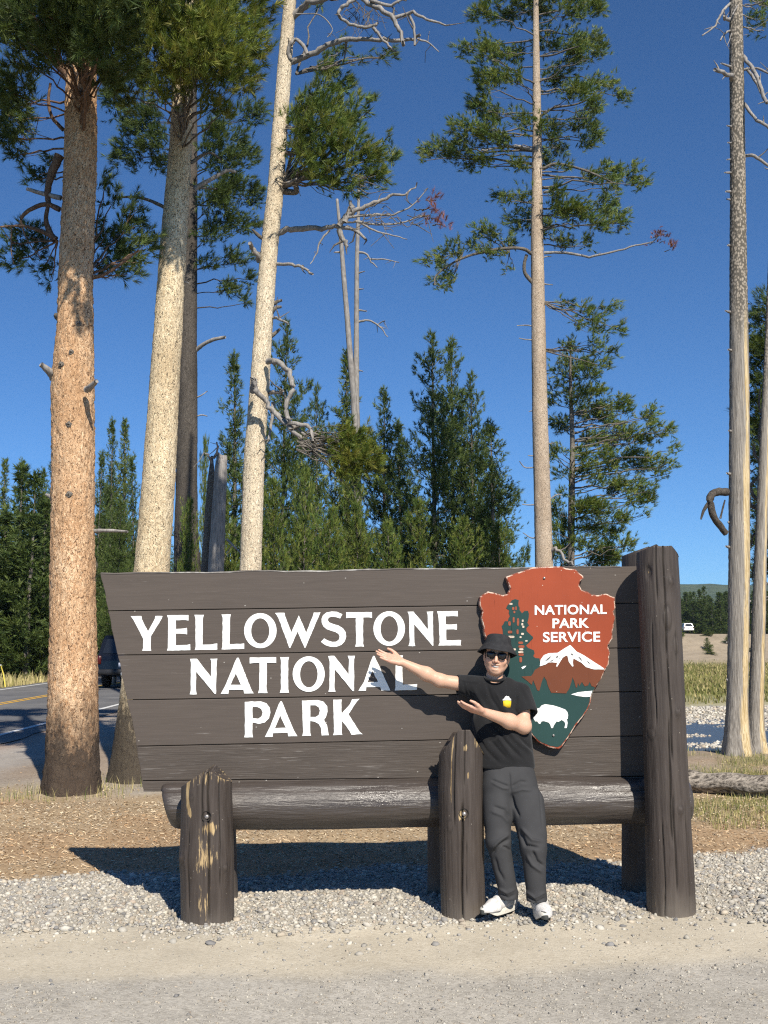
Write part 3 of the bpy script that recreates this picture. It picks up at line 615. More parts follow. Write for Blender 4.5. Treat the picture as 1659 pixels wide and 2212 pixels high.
def post(name, pts, Yc, zb, planes, knots=(), cracks=(), wearf=None, sag=.012, na=170, dz=.015, seed=1, parent=sign, facet=.0):
    """pts: (u, v, width) in the photo from top to bottom; Yc: distance of the axis"""
    W = np.array([(*P(u, v, Yc), w * Yc / FD / 2) for u, v, w in pts]); W = W[np.argsort(W[:, 2])]
    ztop = W[-1, 2]; zz = np.arange(zb, ztop + dz, dz); nr = len(zz)
    cx = np.interp(zz, W[:, 2], W[:, 0]); rr = np.interp(zz, W[:, 2], W[:, 3]); a = np.arange(na) * 2 * np.pi / na
    A, Z = np.meshgrid(a, zz); R = np.repeat(rr[:, None], na, 1)
    R = R * (1 + sag * 2.6 * fbm(np.cos(A) * 1.2 + seed, np.sin(A) * 1.2 + Z * 1.7, 1.4, 3, seed)) + .0014 * fbm(A * 9, Z * 1.2, 1, 3, seed + 3) + .0022 * fbm(A * 26, Z * 1.0, 1, 2, seed + 7)
    cr = np.zeros_like(R)
    for ang, z, amp, w, hgt in knots:
        d = np.angle(np.exp(1j * (A - ang))) * .14
        q = np.exp(-(d / w) ** 2 - ((Z - z) / hgt) ** 2); R = R + amp * q
        ring = np.sqrt((d / w) ** 2 + ((Z - z) / hgt) ** 2); R = R - .35 * abs(amp) * np.exp(-((ring - .75) / .18) ** 2); cr = np.maximum(cr, .35 * np.exp(-((ring - .75) / .16) ** 2))
    for ang, z0, z1, wid, dep, drift in cracks:
        wid *= .8
        ac = ang + drift * (Z - z0) + .05 * (hnoise(Z * 5, 0 * Z, 1, seed + 5) - .5) * 2
        d = np.abs(np.angle(np.exp(1j * (A - ac)))) * np.maximum(R, .05)
        m = sstep(z0 - .06, z0 + .05, Z) * (1 - sstep(z1 - .05, z1 + .05, Z))
        q = np.exp(-(d / wid) ** 2) * m; R = R - dep * q; cr = np.maximum(cr, np.clip(q * 1.6 - .35, 0, 1))
    X = cx[:, None] + R * np.cos(A); Yv = Yc + R * np.sin(A)
    Zc = Z.copy()
    for (px_, pz, sl, ax) in planes:                     # hewn cuts of the top
        pw = P(px_, pz, Yc); c0 = pw[0] if ax == 'x' else Yc
        q = X if ax == 'x' else Yv
        Zc = np.minimum(Zc, pw[2] - sl * (q - c0))
    V = np.stack([X, Yv, Zc], -1).reshape(-1, 3)
    i = np.arange(nr - 1)[:, None] * na; j = np.arange(na)[None]; k = (j + 1) % na
    Qd = np.stack([i + j, i + k, i + na + k, i + na + j], -1).reshape(-1, 4)
    top = np.array((cx[-1], Yc, Zc[-1].mean())); V = np.vstack([V, top]); m = len(V) - 1; b = (nr - 1) * na
    Tt = np.array([(b + x, b + (x + 1) % na, m) for x in range(na)])
    o = mk(name, V, M_POST, parent, tris=Tt, quads=Qd, smooth=True)
    we = np.zeros_like(R) if wearf is None else wearf(A, Z)
    dust = np.clip(1 - (Z - zb - .12) / .3, 0, 1) ** 2 * .8
    tail = [0.0]; vattr(o, 'wear', np.concatenate([we.ravel(), tail])); vattr(o, 'crack', np.concatenate([cr.ravel(), tail])); vattr(o, 'dust', np.concatenate([dust.ravel(), tail]))
    return o
FR = -math.pi / 2                      # azimuth facing the camera
def zat(v, Y, u=829.5): return P(u, v, Y)[2]
YL, YM, YR = 7.22 + .05 * -1.1 - .27, 7.22 + .05 * .5 - .26, 7.22 + .05 * 1.75 - .26
def wearL(A, Z):
    d = np.angle(np.exp(1j * (A - FR))); u = d
    st = np.exp(-((u + .42 - .25 * np.sin((Z - 1.0) * 9)) / .09) ** 2) * sstep(zat(1765, YL), zat(1740, YL), Z) * 1.0
    patch = np.exp(-((u - .12) / .6) ** 2) * np.exp(-((Z - zat(1835, YL)) / .13) ** 2) * .40 + .62 * np.exp(-((u - .30) / .30) ** 2 - ((Z - zat(1775, YL)) / .035) ** 2)
    low = np.exp(-((u - .0) / .4) ** 2) * np.exp(-((Z - zat(1930, YL)) / .14) ** 2) * .34
    tp = .34 * sstep(zat(1705, YL), zat(1668, YL), Z)
    return np.maximum(np.maximum(st, patch), np.maximum(low, tp)) + .18
post('post', [(447, 1650, 104), (446, 1720, 106), (447, 1800, 110), (447, 1850, 114), (448, 1900, 110), (449, 1990, 110), (449, 2060, 110)], YL, -.15,
     [(456, 1656, .72, 'x'), (456, 1656, -.66, 'x'), (456, 1656, -.12, 'y')],
     knots=[(FR - .95, zat(1842, YL), .014, .035, .04), (FR + .85, zat(1862, YL), .012, .025, .03), (FR - .45, zat(1712, YL), .006, .02, .025)],
     cracks=[(FR + .22, .1, 1.2, .006, .02, -.02), (FR - .02, .55, .92, .005, .014, .02), (FR - .6, .15, .6, .004, .01, 0), (FR + .65, .3, .9, .004, .01, .05)], wearf=wearL, seed=2)
def wearM(A, Z):
    u = np.angle(np.exp(1j * (A - FR)))
    st = np.exp(-((u + .50) / .035) ** 2) * sstep(zat(1760, YM), zat(1700, YM), Z)
    hole = np.exp(-((u - .02) / .22) ** 2) * np.exp(-((Z - zat(1757, YM)) / .035) ** 2) * .85
    fl = np.exp(-((u - .26) / .04) ** 2) * np.exp(-((Z - zat(1672, YM)) / .03) ** 2) * .9 + np.exp(-((u - .1) / .1) ** 2) * np.exp(-((Z - zat(1615, YM)) / .025) ** 2) * .8
    return np.maximum(np.maximum(st, hole), np.maximum(fl, .55 * sstep(zat(1640, YM), zat(1600, YM), Z) * (u > .5))) + .1
post('post', [(1000, 1576, 88), (996, 1632, 93), (995, 1700, 95), (997, 1800, 93), (999, 1900, 92), (1001, 1970, 92), (1001, 2050, 92)], YM, -.15,
     [(1016, 1580, 1.75, 'x'), (984, 1580, -1.35, 'x'), (1000, 1579, .12, 'y')],
     knots=[(FR - .6, zat(1780, YM), .004, .03, .05)],
     cracks=[(FR - .42, .62, 1.35, .005, .016, .04), (FR - .10, .05, .72, .007, .024, .10), (FR + .05, .85, 1.3, .004, .012, 0), (FR + .15, .2, .5, .003, .008, 0)], wearf=wearM, seed=5, sag=.006)
def wearR(A, Z):
    u = np.angle(np.exp(1j * (A - FR)))
    return .35 * np.exp(-((u - .9) / .2) ** 2) * sstep(zat(1260, YR), zat(1200, YR), Z) + .22 * np.exp(-((Z - .1) / .08) ** 2) + .75 * np.exp(-((u + .75) / .07) ** 2 - ((Z - zat(1245, YR)) / .02) ** 2) + .08
post('post', [(1420, 1165, 86), (1420, 1215, 88), (1424, 1280, 88), (1428, 1380, 87), (1432, 1480, 88), (1436, 1600, 89), (1441, 1720, 92), (1446, 1850, 97), (1450, 1950, 99), (1453, 2030, 100)], YR, -.12,
     [(1428, 1171, .95, 'x'), (1428, 1171, -.42, 'x'), (1428, 1171, -.30, 'y')],
     knots=[(FR + .38, zat(1266, YR), .010, .028, .03), (FR - .72, zat(1245, YR), -.012, .022, .04), (FR + .1, zat(1345, YR), .014, .04, .10), (FR + .45, zat(1545, YR), .012, .03, .035), (FR + .35, zat(1752, YR), .012, .03, .035), (FR + .5, zat(1400, YR), .006, .03, .08), (FR - .9, zat(1590, YR), .006, .04, .05)],
     cracks=[(FR + .02, zat(1420, YR), 2.5, .005, .018, .0), (FR - .35, zat(1300, YR), 2.5, .004, .012, .02), (FR + .05, zat(1640, YR), zat(1430, YR), .005, .018, -.02), (FR + .55, zat(1440, YR), zat(1375, YR), .005, .018, 0), (FR - .1, .5, 1.2, .005, .016, .06), (FR + .0, .2, .75, .005, .014, .04), (FR + .62, .05, .7, .004, .014, .05), (FR - .5, .05, .6, .004, .012, 0), (FR - .65, 1.2, 1.8, .004, .01, 0)], wearf=wearR, seed=9, sag=.008, dz=.015)
YB = lambda X: 7.22 + .05 * X + .32
post('rear_post', [(452, 1700, 104), (458, 1900, 104), (460, 2000, 104)], YB(-1.1), -.1, [(456, 1702, .5, 'x'), (456, 1702, -.5, 'x')], seed=3, na=70, dz=.03)
post('rear_post', [(970, 1700, 90), (970, 1900, 90), (970, 2000, 90)], YB(.45), -.1, [(970, 1702, .5, 'x'), (970, 1702, -.5, 'x')], seed=4, na=70, dz=.03)
post('rear_post', [(1386, 1180, 84), (1388, 1500, 86), (1390, 1900, 90), (1390, 1980, 90)], YB(1.8), -.1, [(1392, 1184, .6, 'x'), (1392, 1184, -.34, 'x')], cracks=[(FR - .05, .1, .8, .005, .018, 0), (FR - .3, 1.8, 2.6, .004, .012, 0)], seed=6, na=70, dz=.03)
# log rail
t = NT('log_paint'); v = t.co(scale=(.07, 1, 1)); g = t.noise(v, 30, 6, .65, .3); g2 = t.noise(t.co(scale=(.08, 1, 1)), 80, 4, .6); big = t.noise(t.co(scale=(.6, 1, 1)), 4, 5, .6)
c = t.mix(t.mr(g, .3, .7), (.038, .030, .026), (.075, .062, .054))
c = t.mix(t.mr(t.math('ADD', t.math('MULTIPLY', g2, .5), t.math('MULTIPLY', t.attr('wear'), .8)), .78, .9), c, (.40, .28, .14))
c = t.mix(t.mr(t.math('ADD', g2, t.math('MULTIPLY', t.attr('wear'), .2)), .73, .80, 0, .45), c, (.26, .24, .21))
c = t.mix(t.mr(g2, .30, .25, 0, .8), c, (.02, .017, .014))
t.done(c, t.mr(big, .35, .65, .20, .46), .6, t.bump(t.math('ADD', g, t.math('MULTIPLY', g2, .7)), .55, .012)); M_LOG = t.m
nl, na = 220, 64
l0 = B(660, 3232, .1); l1 = B(2772, 3206, .1)
S_ = np.linspace(l0[0], l1[0], nl); A = np.arange(na) * 2 * np.pi / na; SS, AA = np.meshgrid(S_, A, indexing='ij')
cz = l0[1] + (l1[1] - l0[1]) * (S_ - S_[0]) / (S_[-1] - S_[0]) + .006 * np.sin(S_ * 2.2)
R = .150 + .006 * np.sin(S_ * 1.7 + 1)[:, None] + .010 * fbm(SS * 1.1, np.cos(AA) * 1.1, 1.2, 3, 4) + .003 * fbm(SS * 1.5, AA * 6, 1.5, 3, 8)
R = R - .016 * np.exp(-((AA - .75 + .1 * SS) / .035) ** 2) * sstep(.2, .5, hnoise(SS * 1.2, 0 * SS, 1, 3))
ends = (1 - .12 * np.exp(-(SS - S_[0]) / .015)) * (1 - .12 * np.exp(-(S_[-1] - SS) / .015))
R = R * ends
offz = -.01 + R * np.cos(AA); tz = cz[:, None] + R * np.sin(AA) * 1.0
sl = SS + np.where(SS < S_[0] + .25, -(tz - cz[:, None]) * .28, 0) * (1 - (SS - S_[0]) / .25).clip(0, 1)
V = bw(np.stack([sl, tz], -1).reshape(-1, 2), offz.ravel())
i = np.arange(nl - 1)[:, None] * na; j = np.arange(na)[None]; k = (j + 1) % na
Q_ = np.stack([i + j, i + na + j, i + na + k, i + k], -1).reshape(-1, 4)
V = np.vstack([V, bw(np.array([[S_[0], cz[0]], [S_[-1], cz[-1]]]), np.array([-.01, -.01]))]); m = nl * na
T_ = np.array([(m, (x), (x + 1) % na) for x in range(na)] + [(m + 1, (nl - 1) * na + (x + 1) % na, (nl - 1) * na + x) for x in range(na)])
lg = mk('log_rail', V, M_LOG, sign, tris=T_, quads=Q_, smooth=True, label='thick glossy brown log rail under the planks')
wl = .5 * sstep(.55, .75, hnoise(SS * 3, AA * 3, 1, 6)) * np.exp(-((AA - .2) / .5) ** 2) + .5 * np.exp(-((AA - .95) / .25) ** 2) * hnoise(SS * 2, AA, 1, 2)
vattr(lg, 'wear', np.concatenate([wl.ravel(), [0, 0]]))
# bolts in the post holes
for (u, v, Yc, rad) in ((446, 1763, YL, .152), (1002, 1757, YM, .134)):
    c0 = P(u, v, Yc - rad - .001); Rm = np.array(((1, 0, 0), (0, 0, -1), (0, 1, 0)))
    V, _, Q_ = lathe([(0, -.006), (.024, -.006), (.026, .004), (.030, .004)], 20, c0, Rm); mk('bolt_hole', V, flat('hole_dark', (.02, .017, .014)), sign, quads=Q_)
    V, _, Q_ = lathe([(0, .012), (.009, .012), (.013, .007), (.013, -.006)], 10, c0 + np.array((.002, 0, -.003)), Rm); mk('bolt', V, M_BOLT, sign, quads=Q_)
# ------------------------------------------------------------------ trees
def needle_mat(name, tr=.25):
    t = NT(name); c = t.attr('tint', 'Color'); t.done(c, .55, .3)
    tl = t.n('BsdfTranslucent', {'Color': t.mix(.5, c, (.10, .12, .02))}); mx = t.n('MixShader', {0: tr, 1: t.b.outputs[0], 2: tl.outputs[0]})
    t.L.new(mx.outputs[0], t.out.inputs['Surface']); return t.m
M_NEEDLE = needle_mat('pine_needles')
def bark_mat(name, dark, mid, light, scale=34, char=None, knots=True, bump=.45, stretch=.55):
    t = NT(name); v = t.co(scale=(1, 1, stretch)); w = t.noise(v, 9, 4)
    vv = t.n('VectorMath', {0: v, 1: t.n('TexNoise', {'Vector': v, 'Scale': 14.0, 'Detail': 3.0}).outputs['Color']}, operation='MULTIPLY_ADD'); vv.inputs[1].default_value = (.06, .06, .06)
    t.L.new(v, vv.inputs[2]); nz = t.n('TexNoise', {'Vector': v, 'Scale': 12.0, 'Detail': 3.0}); t.L.new(nz.outputs['Color'], vv.inputs[0])
    d1 = t.vor(vv.outputs[0], scale, 'F1'); cell = t.sep(t.vor(vv.outputs[0], scale, 'F1', 'Color'))[0]; d2 = t.vor(vv.outputs[0], scale * 2.3, 'F1')
    big = t.noise(t.co(scale=(1, 1, .5)), 2.2, 4)
    fl = t.sep(t.vor(vv.outputs[0], scale * .55, 'F1', 'Color'))[1]; c = t.mix(t.mr(t.math('ADD', cell, fl), .5, 1.5), mid, light); c = t.mix(t.mr(big, .35, .68), c, t.mix(cell, [x * .8 for x in mid], mid))
    crev = t.math('MAXIMUM', t.mr(d1, .58, .78), t.mr(d2, .68, .84, 0, .6)); c = t.mix(crev, c, dark)
    fk = t.noise(t.co(scale=(1, 1, .4)), 55, 3, .6); c = t.mix(t.mr(fk, .60, .67, 0, .6), c, dark); c = t.mix(t.mr(fk, .40, .32, 0, .6), c, [min(1, x * 1.25) for x in light])
    if char is not None:
        z = t.sep(t.co())[2]; m = t.mr(t.math('ADD', z, t.math('MULTIPLY', t.math('ADD', t.math('MULTIPLY', t.noise(t.co(scale=(1, 1, .35)), 4, 4), .6), t.math('MULTIPLY', t.noise(t.co(scale=(1, 1, .5)), 26, 3), .4)), 1.9)), char + 1.0, char + .35, 0, .93); c = t.mix(m, c, (.04, .034, .03))
    hgt = t.math('SUBTRACT', t.math('MULTIPLY', cell, .35), t.math('ADD', d1, t.math('MULTIPLY', d2, .4)))
    t.done(c, .9, .12, t.bump(hgt, bump, .025)); return t.m
M_BORANGE = bark_mat('bark_orange', (.13, .075, .045), (.56, .33, .175), (.82, .60, .39), 24, 1.15)
M_BCREAM = bark_mat('bark_cream', (.12, .095, .065), (.66, .51, .32), (.88, .75, .53), 26, 1.3)
M_BPALE = bark_mat('bark_pale', (.14, .115, .085), (.68, .56, .40), (.90, .79, .61), 28)
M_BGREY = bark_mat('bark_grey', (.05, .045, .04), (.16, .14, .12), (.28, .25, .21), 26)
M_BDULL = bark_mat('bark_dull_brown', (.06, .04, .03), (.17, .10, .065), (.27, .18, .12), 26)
M_BSHADE = bark_mat('bark_dark_and_shaded', (.03, .027, .024), (.085, .073, .062), (.15, .13, .11), 26)  # dark bark; on T3's trunk the dark tone stands in for shade
M_BBROWN = bark_mat('bark_brown', (.12, .095, .07), (.48, .37, .27), (.66, .55, .43), 30)
t = NT('dead_wood_grey'); v = t.co(scale=(1, 1, .06)); g = t.noise(v, 60, 5, .65, .3); bg_ = t.noise(t.co(), 6, 4)
t.done(t.mix(t.mr(t.math('ADD', g, t.math('MULTIPLY', bg_, .4)), .45, .9), (.10, .092, .085), (.36, .335, .31)), .8, .2, t.bump(g, .4, .01)); M_DEAD = t.m
t = NT('stripped_trunk'); v = t.co(scale=(1, 1, .035)); g = t.noise(v, 22, 6, .6, .5); g2 = t.noise(t.co(scale=(1, 1, .02)), 80, 4, .6); x = t.sep(t.co())
side = t.attr('streak'); c = t.mix(t.mr(g2, .3, .7), (.13, .115, .10), (.36, .33, .29))
ye = t.mix(t.mr(g2, .38, .6), (.36, .26, .12), (.62, .50, .31)); c = t.mix(t.mr(t.math('ADD', side, t.math('MULTIPLY', t.math('SUBTRACT', g, .5), 1.6)), .42, .62), c, ye)
bk = t.vor(t.co(scale=(1, 1, .6)), 38); c = t.mix(t.attr('barky'), c, t.mix(t.mr(bk, .3, .6), (.36, .31, .25), (.09, .08, .065)))
t.done(c, .85, .15, t.bump(t.math('ADD', g2, t.math('MULTIPLY', g, .5)), .6, .015)); M_STRIP = t.m

GREENS = 1.25 * np.array([(.050, .085, .020), (.070, .105, .024), (.088, .120, .028), (.038, .068, .018), (.105, .125, .034)]) * np.array((1.75, 1.6, 1.3))
OLIVES = np.array((1.1, 1.28, 1.2)) * np.array([(.085, .105, .026), (.115, .130, .032), (.135, .140, .034), (.060, .080, .020), (.150, .135, .040)]) * np.array((1.6, 1.5, 1.1))
DARKS = 1.15 * np.array([(.036, .062, .018), (.050, .078, .022), (.062, .090, .026), (.028, .050, .016)]) * np.array((1.7, 1.55, 1.3))
REDS = np.array([(.30, .10, .045), (.36, .14, .06), (.24, .08, .04)])
def tufts(pos, dirs, size, nn, width, pal, bright=None):
    """needle tufts: shoots with needles standing out around them"""
    nn = int(nn * 1.55); n = len(pos); size = np.broadcast_to(np.asarray(size, float), (n,))
    d = dirs / (np.linalg.norm(dirs, axis=1)[:, None] + 1e-9)
    ref = np.where(np.abs(d[:, 2:3]) < .9, np.array([[0, 0, 1.0]]), np.array([[1.0, 0, 0]]))
    a = np.cross(d, ref); a /= np.linalg.norm(a, axis=1)[:, None]; b = np.cross(d, a)
    ang = rng.random((n, nn)) * 6.283; along = rng.random((n, nn)) ** .8
    el = .95 - .75 * along + rng.normal(0, .12, (n, nn))                                    # spread narrows to the tip
    ln = size[:, None] * (.50 + .25 * rng.random((n, nn)))
    rad = np.cos(ang)[..., None] * a[:, None] + np.sin(ang)[..., None] * b[:, None]
    nd = rad * np.sin(el)[..., None] + d[:, None] * np.cos(el)[..., None]
    root = pos[:, None] + d[:, None] * (along * size[:, None] * .55)[..., None]
    tip = root + nd * ln[..., None] + np.array((0, 0, -.04)) * ln[..., None]
    sd = np.cross(nd, rng.normal(0, 1, (n, nn, 3))); sd /= np.linalg.norm(sd, axis=2)[..., None] + 1e-9
    w = .85 * width * (.7 + .6 * rng.random((n, nn, 1)))
    V = np.stack([root - sd * w, root + sd * w, tip], 2).reshape(-1, 3); Qd = np.arange(n * nn * 3).reshape(-1, 3)
    col = pal[rng.integers(0, len(pal), n)] * (.72 + .56 * rng.random((n, 1)))
    if bright is not None: col = col * bright[:, None]
    col = col[:, None] * (.85 + .3 * rng.random((n, nn, 1))); return V, Qd, np.repeat(col.reshape(-1, 3), 3, 0)
def trunk_geo(W, na=40, dz=.06, rough=.03, seed=0, flare=0, fine=.004):
    """W: rows (x, y, z, r) bottom to top"""
    W = np.asarray(W, float); L = np.concatenate([[0], np.cumsum(np.linalg.norm(np.diff(W[:, :3], axis=0), axis=1))])
    n = max(8, int(L[-1] / dz)); s = np.linspace(0, L[-1], n); C = np.stack([np.interp(s, L, W[:, i]) for i in range(4)], 1)
    k = max(1, n // 40); ker = np.ones(2 * k + 1) / (2 * k + 1)
    for i in range(4): C[:, i] = np.convolve(np.pad(C[:, i], k, mode='edge'), ker, 'valid') if i != 2 else C[:, i]
    a = np.arange(na) * 2 * np.pi / na; A, Sg = np.meshgrid(a, s)
    R = C[:, 3:4] * (1 + rough * 2 * fbm(np.cos(A) * 1.3 + seed, Sg * .9 + np.sin(A) * 1.3, 1.3, 3, seed)) + fine * (hnoise(A * 9, Sg * 26, 1, seed) + .6 * hnoise(A * 17, Sg * 50, 1, seed + 4) - .8) * 2 * np.minimum(1, C[:, 3:4] / .12)
    if flare: R = R * (1 + flare * np.exp(-Sg / .28) * (1 + .5 * np.cos(A * 5 + seed)))
    V = np.stack([C[:, 0:1] + R * np.cos(A), C[:, 1:2] + R * np.sin(A), np.repeat(C[:, 2:3], na, 1)], -1).reshape(-1, 3)
    i = np.arange(n - 1)[:, None] * na; j = np.arange(na)[None]; kk = (j + 1) % na
    Qd = np.stack([i + j, i + kk, i + na + kk, i + na + j], -1).reshape(-1, 4)
    V = np.vstack([V, C[-1, :3]]); T = np.array([((n - 1) * na + x, (n - 1) * na + (x + 1) % na, len(V) - 1) for x in range(na)])
    return V, T, Qd, A, Sg, C
class Tree:
    def __init__(s, name, base, Y, trunk, mat, label, cat='tree', group=None, flare=.25, na=40, dz=.05, rough=.03, pal=GREENS, seed=0, fine=.004):
        s.Y = Y; W = np.array([(*P(u, v, Y), w * Y / FD / 2) for u, v, w in trunk]); W = W[np.argsort(W[:, 2])]
        if base is not None: W = np.vstack([[*base, W[0, 3] * 1.06], W[W[:, 2] > base[2] + .05]])
        s.W = W; s.root = empty(name, W[0, :3], label, cat, group); s.pal = pal; s.seed = seed
        V, T, Qd, s.A, s.S, s.C = trunk_geo(W, na, dz, rough, seed, flare, fine)
        s.trunk = mk('trunk', V, mat, s.root, tris=T, quads=Qd, smooth=True)
        s.mat = mat; s.wood = []; s.leaf = []
        s.mdead = M_DEAD
    def axis(s, z):
        return np.array([np.interp(z, s.W[:, 2], s.W[:, i]) for i in range(3)])
    def radius(s, z): return float(np.interp(z, s.W[:, 2], s.W[:, 3]))
    def bough(s, pts, w0, w1, dy=0.0, sides=7, mat=None, name='branch', wig=.0, dys=None):
        """a branch through photo points; dy = how far its end stands nearer (-) or farther (+)"""
        k = len(pts); y = [s.Y + (dy * q / max(1, k - 1) if dys is None else dys[q]) for q in range(k)]
        p = np.array([P(u, v, yy) for (u, v), yy in zip(pts, y)]); p = smooth_path(p, (k - 1) * 4 + 1)
        if name == 'dead_branch' and len(p) > 6:      # kinks, and short snapped twigs
            r_m = (w0 + w1) / 2 * s.Y / FD; p[2:-1:3] += rng.normal(0, .3 * r_m, (len(p[2:-1:3]), 3))
            for b_ in rng.integers(len(p) // 3, len(p), 2):
                dv = rng.normal(0, 1, 3) * np.array((1, .5, 1)); dv /= np.linalg.norm(dv); L_ = rng.uniform(.08, .32); q0 = p[b_]; s.wood.append(tube([q0, q0 + dv * L_ * .5, q0 + dv * L_ + rng.normal(0, .04, 3)], (.3 * r_m, .2 * r_m, .004), 4, cap=False))
        if wig: p[1:-1] += rng.normal(0, wig, (len(p) - 2, 3))
        r = np.linspace(w0, w1, len(p)) * s.Y / FD / 2
        g = tube(p, r, sides, jitter=.12)
        if mat is not None: mk(name, g[0], mat, s.root, tris=g[1], quads=g[2], smooth=True)
        else: s.wood.append(g)
        return p
    def clump(s, u, v, ru, rv, dy=0.0, dens=1.0, size=.13, nn=18, w=.0035, att=None, up=.5, pal=None, twig=True, rd=None):
        """a spray of foliage: a bough from the trunk with twigs carrying needle tufts"""
        Yc = s.Y + dy; c = P(u, v, Yc); px = Yc / FD; R = np.array((ru * px, (rd if rd is not None else max(ru, rv) * .8) * px, rv * px))
        n = max(4, int(dens * 25.0 * ru * rv * px * px / (size * size)))
        q = rng.normal(0, 1, (n, 3)); q /= np.linalg.norm(q, axis=1)[:, None]; q *= (rng.random((n, 1)) ** .5)
        ncl = max(2, n // 6); q = q[rng.integers(0, ncl, n)]; q[:, 2] *= np.where(q[:, 2] < 0, .75, 1.0); pos = c + q * R + rng.normal(0, .42, (n, 3)) * size     # puffs of shoots at twig ends
        if att is None:
            z = c[2] - rv * px * .4 - .06 * abs(c[0] - s.axis(c[2])[0]); att_p = s.axis(z)
        else: att_p = P(att[0], att[1], s.Y)
        Lb = np.linalg.norm(c - att_p); m = 9; tt = np.linspace(0, 1, m)[:, None]
        path = att_p * (1 - tt) + (c + np.array((0, 0, -R[2] * .25))) * tt + np.array((0, 0, 1.0)) * (np.sin(tt * np.pi) * .08 * Lb * (rng.random() - .35)) + rng.normal(0, .02 * Lb, (m, 3)) * np.sin(tt * np.pi)
        r0 = min(.032, .006 + .009 * Lb)
        s.wood.append(tube(path, np.linspace(r0, .006, m), 6))
        out = (pos - att_p); out[:, 2] *= .4; out /= np.linalg.norm(out, axis=1)[:, None] + 1e-9
        dirs = out * .7 + np.array((0, 0, up)) + rng.normal(0, .35, (n, 3)) + q * .4
        if twig:
            bi = rng.integers(m // 3, m, n); st = path[bi]; sel = rng.random(n) < .06
            for a, b in zip(st[sel], pos[sel]):
                mid = (a + b) / 2 + rng.normal(0, .05, 3) * np.linalg.norm(b - a) + np.array((0, 0, -.04)); s.wood.append(tube(np.array([a, mid, b]), (.006, .0045, .003), 3, cap=False))
        s.leaf.append(tufts(pos, dirs, size * (.75 + .5 * rng.random(n)), nn, w, s.pal if pal is None else pal))
        if pal is not REDS:               # coarser inner shoots, coloured darker as shade within the spray
            m2 = max(2, n // 2); q2 = rng.normal(0, .42, (m2, 3)).clip(-.75, .75); s.leaf.append(tufts(c + q2 * R, rng.normal(0, 1, (m2, 3)), size * 1.0, max(6, int(nn * .5)), w * 1.6, (s.pal if pal is None else pal) * .8))
    def stub(s, v, side, L, elev=.2, r=.02, mat=None, depth=0.0):
        """broken branch: side -1 left, +1 right"""
        z = P(829.5, v, s.Y)[2]
        u_ = s.axis(z); z = P(829.5 + (u_[0] / s.Y) * FD, v, s.Y)[2]; a = s.axis(z); d = np.array((side * 1.0, depth, elev)); d /= np.linalg.norm(d)
        p0 = a + d * s.radius(z) * .7; p = np.array([p0, p0 + d * L * .55 + rng.normal(0, .08 * L, 3), p0 + d * L + np.array((0, 0, rng.normal(0, .15) * L))])
        V, T, Qd = tube(smooth_path(p, 6), np.linspace(r, r * .55, 6), 7, jitter=.15); mk('branch_stub', V, mat or M_DEAD, s.root, tris=T, quads=Qd, smooth=True)
    def finish(s, wood_mat=None):
        if s.wood:
            V, T, Qd = cat_geo(s.wood); mk('branches', V, wood_mat or s.mat, s.root, tris=T, quads=Qd, smooth=True, kind='stuff')
        if s.leaf:
            V = np.vstack([x[0] for x in s.leaf]); n = 0; Q_ = []
            for x in s.leaf: Q_.append(x[1] + n); n += len(x[0])
            o = mk('crown', V, M_NEEDLE, s.root, tris=np.vstack(Q_)); vattr(o, 'tint', np.vstack([x[2] for x in s.leaf]))
def gbase(u, v, Y, z=None):
    p = P(u, v, Y); return (p[0], p[1], float(H(p[0], p[1])) - .03)

# --- T1: orange-barked pine in front at the left
T = Tree('pine_tree', gbase(155, 1690, 12.75), 12.75, [(155, 1695, 112), (155, 1640, 107), (157, 1550, 104), (158, 1400, 97), (156, 1235, 93), (158, 1000, 89), (157, 860, 90), (156, 810, 92), (163, 740, 79), (163, 600, 75), (167, 500, 73), (172, 400, 72), (175, 300, 70), (175, 200, 68), (178, 100, 64), (182, 0, 60), (188, -200, 50), (195, -500, 32), (200, -800, 12)], M_BORANGE,
         'thick orange-barked pine in front at far left, crown cut by the top edge', na=110, dz=.034, rough=.03, pal=DARKS, seed=3, flare=.10, fine=.011)
D1 = dict(size=.16, nn=26, w=.0036)
for c in [(40,60,100,70,-1.2),(30,190,70,60,-.4),(18,290,45,50,.2),(100,20,100,60,-1.8),(200,40,90,60,-1.6),(245,120,75,50,-1.2),(130,105,80,50,-1.4),(190,105,50,40,-1.7),(70,130,60,40,-.9),(8,230,40,60,.5),(150,60,80,50,-1.0),(10,20,60,60,-.5),(255,55,60,50,-1.5),(225,160,45,30,-.9),(50,250,40,40,.3),(35,330,30,25,.4),(60,40,90,50,.6),(180,20,90,40,.8)]: T.clump(*c, dens=1.0, **D1)
for c in [(150,-80,150,70,-2.2),(60,-60,120,60,-1.5),(260,-60,110,70,-1.8),(180,-200,170,90,-2.0),(300,-180,90,80,-1.0),(60,-230,110,80,-.5),(190,-380,130,100,-1),(190,-560,90,90,0),(180,-130,120,70,1.5),(170,-330,140,90,1.5),(330,-80,70,60,-2.4),(230,-20,70,50,-2.6),(-60,-150,150,110,.2),(60,-400,180,110,.8),(-110,-350,150,110,1.2),(100,-620,150,110,.2),(-40,-520,130,100,.4),(20,-280,140,90,-1.2)]: T.clump(*c, dens=.9, size=.24, nn=20, w=.008, twig=False)
for c in [(165,70,60,60,-1.0),(195,70,60,50,-1.6),(215,90,50,40,-1.9),(190,20,70,50,-1.4),(235,30,60,50,-2.0),(170,110,40,30,-.8)]: T.clump(*c, dens=1.7, twig=False, **D1)
